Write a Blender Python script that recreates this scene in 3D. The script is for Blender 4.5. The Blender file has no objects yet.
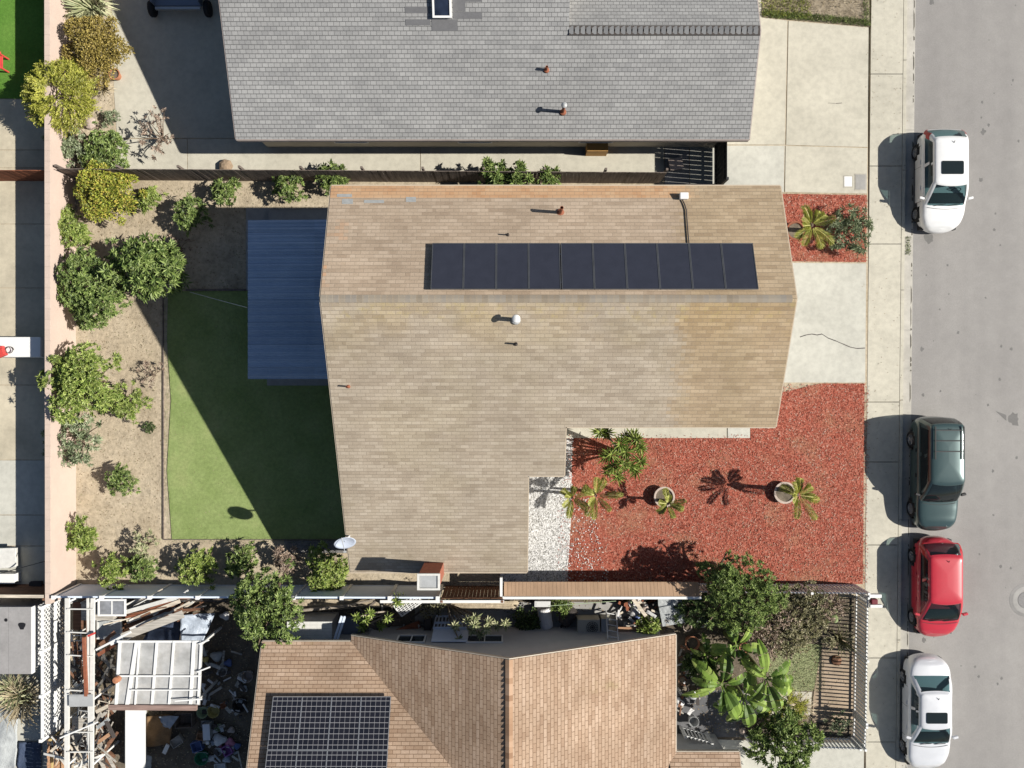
import bpy, math, random
import numpy as np
from mathutils import Vector, Matrix
random.seed(7); rng = np.random.default_rng(11)
S = bpy.context.scene
COL = S.collection
PI = math.pi; R = math.radians
# ------------------------------------------------------------------ camera geometry: straight down from a drone
H = 34.02; F = 820.0
def P(u, v, z=0.0):
    k = (H - z) / F
    return Vector(((u - 512) * k, (384 - v) * k, z))
def PX(u, z=0.0): return (u - 512) * (H - z) / F
def PY(v, z=0.0): return (384 - v) * (H - z) / F
# ------------------------------------------------------------------ materials
class N:
    def __init__(s, name):
        s.m = bpy.data.materials.new(name); s.m.use_nodes = True
        s.t = s.m.node_tree; s.t.nodes.clear()
        s.out = s.n('ShaderNodeOutputMaterial'); s.b = s.n('ShaderNodeBsdfPrincipled')
        s.l(s.b.outputs[0], s.out.inputs[0]); s._pos = None
    def n(s, k): return s.t.nodes.new(k)
    def l(s, a, b): s.t.links.new(a, b)
    def put(s, sock, v):
        if hasattr(v, 'links') or isinstance(v, bpy.types.NodeSocket): s.l(v, sock)
        else:
            if isinstance(v, (tuple, list)) and len(v) == 3 and sock.type == 'RGBA': v = (*v, 1)
            sock.default_value = v
    def pos(s):
        if s._pos is None: s._pos = s.n('ShaderNodeNewGeometry').outputs['Position']
        return s._pos
    def uv(s): return s.n('ShaderNodeUVMap').outputs[0]
    def island(s): return s.n('ShaderNodeNewGeometry').outputs['Random Per Island']
    def mapping(s, v, sc=(1, 1, 1), rot=(0, 0, 0), loc=(0, 0, 0)):
        m = s.n('ShaderNodeMapping'); s.l(v, m.inputs[0])
        m.inputs['Scale'].default_value = sc; m.inputs['Rotation'].default_value = rot; m.inputs['Location'].default_value = loc
        return m.outputs[0]
    def noise(s, scale, detail=4, rough=.6, vec=None, dist=0):
        k = s.n('ShaderNodeTexNoise'); s.l(vec if vec is not None else s.pos(), k.inputs['Vector'])
        k.inputs['Scale'].default_value = scale; k.inputs['Detail'].default_value = detail
        k.inputs['Roughness'].default_value = rough; k.inputs['Distortion'].default_value = dist
        return k.outputs[0]
    def voro(s, scale, vec=None, out='Color', feature='F1', rnd=1):
        k = s.n('ShaderNodeTexVoronoi'); k.feature = feature; s.l(vec if vec is not None else s.pos(), k.inputs['Vector'])
        k.inputs['Scale'].default_value = scale; k.inputs['Randomness'].default_value = rnd
        return k.outputs[out]
    def ramp(s, f, stops, interp='LINEAR'):
        k = s.n('ShaderNodeValToRGB'); k.color_ramp.interpolation = interp; s.l(f, k.inputs[0])
        e = k.color_ramp.elements
        while len(e) < len(stops): e.new(.5)
        for i, (p, c) in enumerate(stops):
            e[i].position = p
            e[i].color = (*c, 1) if isinstance(c, (tuple, list)) else (c, c, c, 1)
        return k.outputs[0]
    def mix(s, a, b, f=.5, mode='MIX'):
        k = s.n('ShaderNodeMix'); k.data_type = 'RGBA'; k.blend_type = mode
        s.put(k.inputs[0], f); s.put(k.inputs[6], a); s.put(k.inputs[7], b); return k.outputs[2]
    def math(s, op, a, b=0.0, c=None, clamp=False):
        k = s.n('ShaderNodeMath'); k.operation = op; k.use_clamp = clamp
        s.put(k.inputs[0], a); s.put(k.inputs[1], b)
        if c is not None: s.put(k.inputs[2], c)
        return k.outputs[0]
    def step(s, x, a, b):
        k = s.n('ShaderNodeMapRange'); k.interpolation_type = 'SMOOTHSTEP'; s.put(k.inputs[0], x)
        k.inputs[1].default_value = a; k.inputs[2].default_value = b; return k.outputs[0]
    def sep(s, v):
        k = s.n('ShaderNodeSeparateXYZ'); s.l(v, k.inputs[0]); return k.outputs
    def comb(s, x, y, z=0.0):
        k = s.n('ShaderNodeCombineXYZ'); s.put(k.inputs[0], x); s.put(k.inputs[1], y); s.put(k.inputs[2], z); return k.outputs[0]
    def bump(s, h, dist=.02, strength=1.0):
        k = s.n('ShaderNodeBump'); s.l(h, k.inputs['Height']); k.inputs['Distance'].default_value = dist
        k.inputs['Strength'].default_value = strength; s.l(k.outputs[0], s.b.inputs['Normal'])
    def done(s, col, rough=.8, metal=0, spec=.3, coat=0, coat_r=.03):
        s.put(s.b.inputs['Base Color'], col); s.put(s.b.inputs['Roughness'], rough); s.put(s.b.inputs['Metallic'], metal)
        s.b.inputs['Specular IOR Level'].default_value = spec
        if coat: s.b.inputs['Coat Weight'].default_value = coat; s.b.inputs['Coat Roughness'].default_value = coat_r
        return s.m
def sc(c, k): return tuple(min(1, x * k) for x in c)
def plain(name, c, rough=.7, metal=0, var=.18, scale=2.5, bump=0, bscale=30, spec=.3, coat=0):
    n = N(name)
    a = n.noise(scale, 5); b = n.noise(scale * 9, 3)
    f = n.math('ADD', n.math('MULTIPLY', a, .65), n.math('MULTIPLY', b, .35))
    col = n.ramp(f, [(.3, sc(c, 1 - var)), (.5, c), (.7, sc(c, 1 + var))])
    if bump: n.bump(n.noise(bscale, 4), bump)
    return n.done(col, rough, metal, spec, coat)
def concrete(name, c, blotch=.12, warm=None, dark=.6):
    n = N(name)
    a = n.noise(.55, 6, .62, dist=.4); b = n.noise(4, 5); g = n.noise(55, 3, .7)
    col = n.ramp(a, [(.3, sc(c, 1 - blotch)), (.52, c), (.72, sc(c, 1 + blotch * .7))])
    col = n.mix(col, n.ramp(b, [(.35, .82), (.6, 1.04)]), .55, 'MULTIPLY')
    col = n.mix(col, n.ramp(g, [(.3, .8), (.6, 1.06)]), .5, 'MULTIPLY')
    sp = n.noise(1.7, 8, .75); col = n.mix(col, sc(c, dark), n.math('MULTIPLY', n.step(sp, .62, .76), .5))
    n.bump(g, .004); return n.done(col, .88)
def shingle(name, c1, c2, c3, mortar, row=.185, width=.31, patch=None, noise_amt=.3, line=.75, deep=.02):
    n = N(name); uv = n.uv()
    br = n.n('ShaderNodeTexBrick'); n.l(uv, br.inputs['Vector']); br.offset = .5; br.squash = 1
    for k, v in (('Scale', 1), ('Mortar Size', .011), ('Mortar Smooth', .3), ('Bias', 0), ('Brick Width', width), ('Row Height', row)): br.inputs[k].default_value = v
    br.inputs['Color1'].default_value = (0, 0, 0, 1); br.inputs['Color2'].default_value = (1, 1, 1, 1); br.inputs['Mortar'].default_value = (.5, .5, .5, 1)
    xyz = n.sep(uv)
    rowid = n.math('FLOOR', n.math('DIVIDE', xyz[1], row))
    # long laid runs: strips of three tabs share a tone
    strip = n.math('FLOOR', n.math('ADD', n.math('DIVIDE', xyz[0], .93), n.math('MULTIPLY', rowid, .37)))
    wn = n.n('ShaderNodeTexWhiteNoise'); wn.noise_dimensions = '2D'; n.l(n.comb(strip, rowid), wn.inputs['Vector'])
    f = n.math('ADD', n.math('MULTIPLY', br.outputs['Color'], .45), n.math('MULTIPLY', wn.outputs['Value'], .55))
    col = n.ramp(f, [(.1, c1), (.5, c2), (.9, c3)])
    big = n.noise(.45, 6, .6); col = n.mix(col, n.ramp(big, [(.3, 1 - noise_amt), (.7, 1 + noise_amt * .5)]), 1, 'MULTIPLY')
    sm = n.noise(38, 3, .7); col = n.mix(col, n.ramp(sm, [(.3, .72), (.65, 1.1)]), .7, 'MULTIPLY')
    if patch: col = patch(n, col, xyz)
    # the butt edge of every course: its shade painted as a dark line, and a real step in the bump
    saw = n.math('FRACT', n.math('DIVIDE', xyz[1], row))
    col = n.mix(col, mortar, n.math('MULTIPLY', n.math('SUBTRACT', 1, n.step(saw, .02, .13)), line))
    col = n.mix(col, mortar, n.math('MULTIPLY', br.outputs['Fac'], min(.8, line * 1.1 + .15)))
    hgt = n.math('ADD', n.math('MULTIPLY', n.math('SUBTRACT', 1, saw), 1.0), n.math('MULTIPLY', br.outputs['Fac'], -.5))
    hgt = n.math('ADD', hgt, n.math('MULTIPLY', sm, .35)); n.bump(hgt, deep)
    return n.done(col, .92, spec=.15)
def foliage(name, stops, rough=.5, trans=.22, spec=.35):
    n = N(name); isl = n.island()
    col = n.ramp(isl, [(i / (len(stops) - 1), c) for i, c in enumerate(stops)])
    cl = n.noise(2.2, 2); col = n.mix(col, n.ramp(cl, [(.3, .72), (.7, 1.25)]), .8, 'MULTIPLY')
    n.done(col, rough, spec=spec)
    t = n.n('ShaderNodeBsdfTranslucent'); n.l(n.mix(col, (1.0, .95, .45), .25, 'MULTIPLY'), t.inputs[0])
    mx = n.n('ShaderNodeMixShader'); mx.inputs[0].default_value = trans
    n.l(n.b.outputs[0], mx.inputs[1]); n.l(t.outputs[0], mx.inputs[2]); n.l(mx.outputs[0], n.out.inputs[0])
    return n.m
def chips(name, stops, rough=.85):
    n = N(name); return n.done(n.ramp(n.island(), [(i / (len(stops) - 1), c) for i, c in enumerate(stops)]), rough)

M = {}
M['concrete'] = concrete('concrete', (.545, .515, .425))
M['concrete_cool'] = concrete('concrete_cool', (.54, .53, .465))
M['concrete_old'] = concrete('concrete_old', (.47, .44, .37), .25)
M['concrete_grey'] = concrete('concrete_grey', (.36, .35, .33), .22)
M['gutter'] = concrete('gutter_concrete', (.50, .475, .42), .2)
def asphalt():
    n = N('asphalt')
    a = n.noise(.16, 5, .55); g = n.noise(70, 2, .8); b = n.noise(2.2, 6, .7)
    lanes = n.noise(1, 3, .5, vec=n.mapping(n.pos(), (.75, .035, 1)))
    c = n.ramp(n.math('ADD', n.math('MULTIPLY', a, .5), n.math('MULTIPLY', lanes, .5)), [(.35, (.265, .253, .242)), (.65, (.345, .330, .312))])
    c = n.mix(c, n.ramp(g, [(.25, .72), (.5, 1), (.72, 1.22)]), .8, 'MULTIPLY')
    c = n.mix(c, n.ramp(b, [(.3, .9), (.7, 1.07)]), .7, 'MULTIPLY')
    c = n.mix(c, (.14, .13, .125), n.math('MULTIPLY', n.step(n.noise(.9, 8, .78), .66, .80), .6))
    n.bump(g, .006); return n.done(c, .9, spec=.2)
M['asphalt'] = asphalt()
def soil(name, c, d, e, lit=.5):
    n = N(name)
    a = n.noise(.5, 7, .65, dist=.5); b = n.noise(6, 6, .7); g = n.noise(45, 4, .75)
    col = n.ramp(a, [(.3, d), (.5, c), (.7, e)])
    col = n.mix(col, n.ramp(b, [(.32, .68), (.55, 1.0), (.75, 1.16)]), .8, 'MULTIPLY')
    col = n.mix(col, n.ramp(g, [(.3, .7), (.5, 1), (.7, 1.18)]), .5, 'MULTIPLY'); col = n.mix(col, n.ramp(n.noise(1.6, 7, .7, dist=.6), [(.35, .78), (.55, 1.06)]), .8, 'MULTIPLY')
    n.bump(n.math('ADD', b, n.math('MULTIPLY', g, .25)), .035); return n.done(col, .95, spec=.1)
M['soil'] = soil('dry_soil', (.49, .41, .295), (.40, .33, .23), (.56, .48, .36))
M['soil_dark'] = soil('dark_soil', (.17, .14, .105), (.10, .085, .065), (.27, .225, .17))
M['earth'] = soil('earth', (.30, .25, .18), (.22, .18, .13), (.38, .32, .24))
def lawn(t0=(.295, .37, .14), name='lawn_turf'):
    n = N(name)
    a = n.noise(.7, 5, .6); b = n.noise(9, 5, .7); g = n.noise(60, 3, .8)
    c = n.ramp(a, [(.3, tuple(q * k for q, k in zip(t0, (.8, .85, .75)))), (.55, t0), (.75, tuple(q * k for q, k in zip(t0, (1.25, 1.12, 1.25))))])
    c = n.mix(c, n.ramp(b, [(.3, .75), (.7, 1.18)]), .8, 'MULTIPLY'); c = n.mix(c, n.ramp(g, [(.3, .55), (.65, 1.3)]), .7, 'MULTIPLY')
    n.bump(g, .03); return n.done(c, .95, spec=.1)
M['lawn'] = lawn(); M['lawn_green'] = lawn((.125, .265, .045), 'green_turf'); M['lawn_pale'] = lawn((.33, .36, .19), 'pale_turf')
def mulch():
    n = N('red_mulch')
    v = n.voro(17, n.mapping(n.pos(), (1, 2.2, 1), (0, 0, .6)), 'Color'); w = n.voro(19, n.mapping(n.pos(), (2.3, 1, 1), (0, 0, .3)), 'Color')
    f = n.math('MULTIPLY', n.math('ADD', n.sep(v)[0], n.sep(w)[1]), .5)
    c = n.ramp(f, [(.12, (.15, .04, .026)), (.4, (.385, .097, .062)), (.65, (.485, .143, .094)), (.9, (.56, .27, .20))])
    p = n.noise(.45, 5, .6); c = n.mix(c, (.44, .25, .15), n.math('MULTIPLY', n.step(p, .5, .7), .6))
    c = n.mix(c, n.ramp(n.noise(2.4, 4), [(.3, .75), (.7, 1.12)]), .6, 'MULTIPLY')
    n.bump(f, .06); return n.done(c, .9, spec=.15)
M['mulch'] = mulch()
def pebbles():
    n = N('white_gravel')
    v = n.sep(n.voro(20, None, 'Color'))[0]
    c = n.ramp(v, [(.05, (.25, .24, .22)), (.35, (.60, .59, .56)), (.8, (.80, .79, .77))])
    c = n.mix(c, (.2, .19, .16), n.math('MULTIPLY', n.step(n.noise(5, 6, .75), .58, .72), .7))
    n.bump(v, .04); return n.done(c, .85)
M['gravel'] = pebbles()
M['gravel_dark'] = soil('grey_gravel', (.25, .24, .23), (.16, .155, .15), (.34, .33, .31))
def grey_patch(n, col, xyz):
    return n.mix(col, n.ramp(n.noise(.25, 3), [(.35, .93), (.65, 1.05)]), 1, 'MULTIPLY')
M['roof_grey'] = shingle('grey_shingles', (.285, .285, .283), (.33, .329, .324), (.375, .374, .367), (.125, .125, .127), .155, .22, grey_patch, .08, .7, .014)
M['roof_grey_shade'] = shingle('shaded_grey_shingles', (.27, .27, .268), (.31, .31, .306), (.35, .35, .343), (.14, .14, .14), .15, .22, None, .08, .6, .014)  # darker copy of the grey shingles, the north slope's shade put into the colour
def main_patch(n, col, xyz):
    p = n.sep(n.pos()); y = p[1]
    # everything below changes tab by tab, as laid shingles do
    row = n.math('FLOOR', n.math('DIVIDE', xyz[1], .135)); half = n.math('MULTIPLY', n.math('FRACT', n.math('MULTIPLY', row, .5)), .3)
    x = n.math('ADD', n.math('MULTIPLY', n.math('FLOOR', n.math('DIVIDE', n.math('ADD', xyz[0], half), .3)), .3), .15); tab = n.comb(x, n.math('MULTIPLY', row, .135))
    wob = n.math('MULTIPLY', n.math('SUBTRACT', n.noise(1.3, 4, vec=tab), .5), 1.6)
    # newer tan tabs on the street end
    f = n.step(n.math('ADD', x, wob), 5.2, 6.0)
    col = n.mix(col, n.mix(col, (.97, .86, .70), 1, 'MULTIPLY'), n.math('MULTIPLY', f, .8))
    # the weather side is a little more worn and mossy towards the ridge
    g = n.math('MULTIPLY', n.math('MULTIPLY', n.step(y, .4, 2.4), n.math('SUBTRACT', 1, n.step(y, 2.5, 2.7))), n.step(n.noise(.55, 5, .65), .36, .62))
    col = n.mix(col, n.mix(col, (1.02, .96, .80), 1, 'MULTIPLY'), n.math('MULTIPLY', g, .7))
    lich = n.math('MULTIPLY', n.math('SUBTRACT', 1, n.step(n.math('ABSOLUTE', n.math('SUBTRACT', y, 2.35)), .05, .55)), n.step(n.noise(3.0, 6, .7), .5, .7))
    col = n.mix(col, (.46, .37, .14), n.math('MULTIPLY', lich, .45))
    col = n.mix(col, n.mix(col, (1.03, .96, .92), 1, 'MULTIPLY'), n.math('MULTIPLY', n.step(y, 2.6, 2.75), n.math('SUBTRACT', 1, f)))
    s_ = n.math('MULTIPLY', n.math('SUBTRACT', 1, n.step(y, 2.6, 2.75)), n.step(n.noise(.5, 5, .6), .45, .62)); col = n.mix(col, n.mix(col, (.93, .93, .88), 1, 'MULTIPLY'), n.math('MULTIPLY', s_, .7))
    # the replaced orange courses along the north eave
    o = n.math('MULTIPLY', n.step(y, 6.22, 6.28), n.math('SUBTRACT', 1, n.step(n.math('ADD', x, wob), 5.6, 6.4)))
    col = n.mix(col, n.ramp(n.noise(2.2, 4, vec=tab), [(.35, (.46, .25, .125)), (.65, (.55, .36, .21))]), n.math('MULTIPLY', o, .85))
    e = n.math('MULTIPLY', n.math('MULTIPLY', n.math('SUBTRACT', 1, n.step(n.math('ADD', x, wob), -5.7, -5.2)), n.step(y, 2.8, 2.9)), n.step(n.noise(1.1, 3, vec=tab), .52, .58))
    col = n.mix(col, (.55, .30, .16), n.math('MULTIPLY', e, .6))
    return col
M['roof_tan'] = shingle('tan_shingles', (.35, .287, .218), (.425, .357, .275), (.49, .42, .332), (.24, .20, .155), .135, .30, main_patch, .14, .20, .005)
M['roof_brown'] = shingle('brown_shingles', (.365, .25, .172), (.435, .312, .22), (.50, .37, .272), (.15, .085, .05), .14, .31, lambda n, c, x: n.mix(c, (.30, .26, .11), n.math('MULTIPLY', n.step(n.noise(.5, 5), .62, .75), .4)), .2, .5, .012)
M['stucco'] = plain('cream_stucco', (.55, .50, .42), .9, var=.06, bump=.004)
M['stucco_tan'] = plain('tan_stucco', (.45, .38, .30), .9, var=.06, bump=.004)
M['stucco_grey'] = plain('grey_stucco', (.50, .50, .49), .9, var=.08, bump=.004)
M['block'] = plain('block_wall', (.60, .475, .40), .92, var=.07, scale=1.2, bump=.005)
M['block_cap'] = plain('block_cap', (.585, .47, .395), .92, var=.1, bump=.005)
M['white'] = plain('white_paint', (.78, .78, .76), .55, var=.05)
M['white_dirty'] = plain('weathered_white_paint', (.66, .65, .61), .7, var=.16, scale=5)
M['vinyl'] = plain('white_vinyl', (.70, .78, .90), .5, var=.05)
M['fascia'] = plain('tan_fascia', (.50, .42, .32), .7, var=.1)
M['fascia_dark'] = plain('brown_fascia', (.16, .10, .07), .7, var=.15)
def wood(name, c, var=.35, ax=(1, 14, 14)):
    n = N(name); k = n.noise(1.2, 5, .6, vec=n.mapping(n.pos(), ax))
    col = n.ramp(k, [(.3, sc(c, 1 - var)), (.7, sc(c, 1 + var))]); col = n.mix(col, n.ramp(n.noise(.8, 5), [(.3, .75), (.7, 1.15)]), .7, 'MULTIPLY')
    return n.done(col, .85, spec=.15)
M['wood_dark'] = wood('dark_weathered_wood', (.17, .14, .12), ax=(10, 10, 1))
M['wood_brown'] = wood('brown_wood', (.20, .105, .065))
M['wood_tan'] = wood('tan_wood', (.42, .25, .15))
M['wood_red'] = wood('redwood', (.24, .09, .05))
M['wood_grey'] = wood('grey_board', (.44, .41, .36))
M['wood_pale'] = wood('pale_board', (.60, .53, .43))
M['black'] = plain('black_paint', (.018, .018, .02), .5)
M['iron'] = plain('black_iron', (.03, .03, .032), .6)
M['rubber'] = plain('rubber', (.022, .022, .023), .85)
M['steel'] = plain('galvanised_steel', (.5, .51, .52), .4, .7, var=.1)
M['grey_metal'] = plain('grey_sheet_metal', (.42, .43, .43), .55, .1, var=.15)
M['rim'] = plain('alloy', (.50, .50, .50), .35, .7, var=.05)
M['brick'] = plain('chimney_brick', (.34, .12, .075), .9, var=.25, scale=8)
M['terracotta'] = plain('terracotta', (.46, .20, .11), .85, var=.2, scale=6)
M['pot_pale'] = plain('pale_pot', (.50, .41, .35), .85, var=.15, scale=6)
M['pot_dark'] = plain('dark_pot', (.07, .06, .055), .6)
M['bark'] = wood('bark', (.17, .125, .09), ax=(12, 12, 2))
M['bark_pale'] = wood('pale_bark', (.36, .31, .25), ax=(12, 12, 2))
M['rust'] = plain('rusty_brown', (.28, .10, .055), .8, var=.3, scale=6)
M['red_plastic'] = plain('red_plastic', (.60, .07, .06), .45)
M['blue_plastic'] = plain('blue_plastic', (.12, .17, .36), .45); M['navy_shade_tarp'] = plain('navy_shade_tarp', (.06, .08, .13), .4, var=.3, scale=4, bump=.05, bscale=5)
M['green_plastic'] = plain('green_plastic', (.04, .22, .12), .45)
M['purple_plastic'] = plain('purple_plastic', (.34, .14, .40), .5)
M['pink_plastic'] = plain('pink_plastic', (.55, .22, .32), .5)
M['yellow_plastic'] = plain('yellow_plastic', (.52, .44, .16), .5)
M['lime_plastic'] = plain('pale_green_plastic', (.40, .50, .30), .5)
M['beige'] = plain('beige_enamel', (.48, .45, .37), .5, var=.08)
M['cloth_white'] = plain('white_cloth', (.68, .67, .66), .9, var=.15, scale=6)
def glassy(name, c, rough=.06, spec=.5):
    n = N(name); col = n.ramp(n.noise(2.5, 3), [(.35, sc(c, .7)), (.65, sc(c, 1.3))]); return n.done(col, rough, spec=spec)
M['glass'] = glassy('window_glass', (.035, .05, .06))
def tinted(name, tint, f):
    n = N(name); n.done((.015, .022, .024), .04, spec=.6); t = n.n('ShaderNodeBsdfTransparent'); t.inputs[0].default_value = (*tint, 1)
    mx = n.n('ShaderNodeMixShader'); mx.inputs[0].default_value = f; n.l(t.outputs[0], mx.inputs[1]); n.l(n.b.outputs[0], mx.inputs[2]); n.l(mx.outputs[0], n.out.inputs[0]); return n.m
M['auto_glass'] = tinted('auto_glass', (.50, .68, .70), .42); M['auto_glass_dark'] = tinted('tinted_auto_glass', (.25, .30, .31), .75)
M['seat_cloth'] = plain('seat_cloth', (.30, .29, .27), .9)
M['tarp'] = plain('blue_tarp', (.36, .41, .48), .35, var=.3, scale=4, bump=.05, bscale=5)
M['tarp_grey'] = plain('grey_tarp', (.40, .42, .42), .5, var=.2, scale=4, bump=.05, bscale=5)
M['pool_panel'] = plain('solar_glass', (.034, .037, .052), .22, var=.12, spec=.5)
def pv():
    n = N('solar_cells'); uv = n.uv()
    br = n.n('ShaderNodeTexBrick'); n.l(uv, br.inputs['Vector']); br.offset = 0
    for k, v in (('Scale', 1), ('Mortar Size', .0045), ('Mortar Smooth', .2), ('Bias', 0), ('Brick Width', 1 / 6), ('Row Height', 1 / 10)): br.inputs[k].default_value = v
    br.inputs['Color1'].default_value = (.012, .013, .02, 1); br.inputs['Color2'].default_value = (.02, .02, .028, 1); br.inputs['Mortar'].default_value = (.34, .34, .35, 1)
    return n.done(br.outputs['Color'], .18, spec=.5)
M['pv'] = pv()
def corrugated():
    n = N('blue_corrugated'); p = n.sep(n.pos()); y = p[1]; x = p[0]
    w = n.math('SINE', n.math('MULTIPLY', y, 2 * PI / .14))
    sheet = n.math('FLOOR', n.math('DIVIDE', n.math('ADD', y, 20), .86)); lap = n.math('FLOOR', n.math('DIVIDE', n.math('ADD', x, 10.15), 2.6))
    wn = n.n('ShaderNodeTexWhiteNoise'); wn.noise_dimensions = '2D'; n.l(n.comb(lap, sheet), wn.inputs['Vector'])
    c = n.ramp(n.noise(.7, 5, dist=.5), [(.3, (.30, .39, .53)), (.7, (.39, .48, .61))])
    c = n.mix(c, n.ramp(wn.outputs['Value'], [(0, .92), (1, 1.10)]), 1, 'MULTIPLY')
    c = n.mix(c, n.ramp(n.noise(1, 5, vec=n.mapping(n.pos(), (.5, 5, 1))), [(.35, .93), (.65, 1.05)]), .7, 'MULTIPLY')
    c = n.mix(c, (.10, .13, .17), n.math('MULTIPLY', n.math('SUBTRACT', 1, n.step(n.math('FRACT', n.math('DIVIDE', n.math('ADD', y, 20), .86)), .01, .03)), .6))
    c = n.mix(c, (.42, .42, .40), n.math('MULTIPLY', n.step(n.noise(2.2, 8, .75), .6, .75), .35))
    n.bump(w, .015); return n.done(c, .4, .1, .4)
M['corrugated'] = corrugated()
def milky():
    n = N('milky_panel'); c = n.ramp(n.noise(2, 6), [(.3, (.55, .55, .53)), (.7, (.78, .78, .77))])
    n.done(c, .35); t = n.n('ShaderNodeBsdfTransparent'); mx = n.n('ShaderNodeMixShader')
    n.l(n.ramp(n.noise(1.3, 5), [(.3, .34), (.7, .72)]), mx.inputs[0]); n.l(t.outputs[0], mx.inputs[1]); n.l(n.b.outputs[0], mx.inputs[2]); n.l(mx.outputs[0], n.out.inputs[0]); return n.m
M['milky'] = milky()
def paint(name, c, rough=.3, metal=0, coat=1.0, var=.03):
    n = N(name); col = n.ramp(n.noise(3, 3), [(.35, sc(c, 1 - var)), (.65, sc(c, 1 + var))]); return n.done(col, rough, metal, .4, coat, .04)
M['car_white'] = paint('white_car_paint', (.80, .80, .79))
M['car_teal'] = paint('dark_green_car_paint', (.05, .085, .085), .30, .3)
M['car_red'] = paint('red_car_paint', (.50, .028, .045), .35)
M['car_silver'] = paint('silver_car_paint', (.72, .73, .75), .3, .12)
M['car_blue'] = paint('slate_car_paint', (.15, .18, .24), .4)
M['car_trim'] = plain('dark_trim', (.025, .025, .027), .55)
M['lamp_red'] = plain('red_lens', (.42, .015, .02), .2, spec=.5)
M['lamp_clear'] = plain('clear_lens', (.62, .63, .62), .15, spec=.5)
G = dict(
    green=[(.05, .085, .02), (.12, .18, .045), (.21, .28, .075), (.34, .42, .15)],
    deep=[(.022, .042, .014), (.06, .10, .03), (.11, .16, .05), (.22, .28, .11)],
    bright=[(.08, .13, .02), (.18, .25, .05), (.30, .37, .09), (.42, .48, .16)],
    lime=[(.16, .18, .022), (.34, .36, .055), (.50, .50, .09), (.58, .56, .15)],
    rustgold=[(.13, .10, .025), (.28, .22, .055), (.40, .32, .085), (.47, .36, .12)],
    orange=[(.15, .19, .03), (.30, .35, .05), (.46, .46, .08), (.52, .40, .09)],
    greyg=[(.07, .095, .05), (.16, .20, .10), (.27, .32, .18), (.42, .46, .31)],
    olive=[(.07, .07, .03), (.18, .17, .08), (.31, .29, .16), (.45, .41, .27)],
    pinkish=[(.11, .085, .065), (.28, .21, .155), (.43, .32, .25), (.53, .44, .35)],
    pale=[(.17, .20, .09), (.34, .37, .19), (.50, .50, .29), (.56, .54, .34)],
    dry=[(.24, .19, .11), (.38, .31, .19), (.50, .42, .28), (.60, .53, .37)],
    banana=[(.05, .10, .018), (.12, .20, .035), (.22, .33, .06), (.40, .50, .13)],
    palm=[(.20, .24, .05), (.40, .43, .10), (.56, .56, .17), (.66, .63, .28)])
for k, v in G.items(): M['leaf_' + k] = foliage('leaf_' + k, v, trans=.22 if k in ('banana', 'lime') else .1)
M['chip_red'] = chips('red_bark_chips', [(.15, .037, .025), (.34, .085, .053), (.43, .115, .073), (.49, .152, .10), (.54, .23, .16), (.57, .42, .34)])
M['chip_white'] = chips('white_stones', [(.30, .29, .27), (.58, .57, .54), (.78, .77, .75), (.82, .81, .80)])
M['litter'] = chips('dead_leaves', [(.14, .10, .06), (.28, .20, .12), (.45, .38, .27), (.20, .21, .09)])
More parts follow.
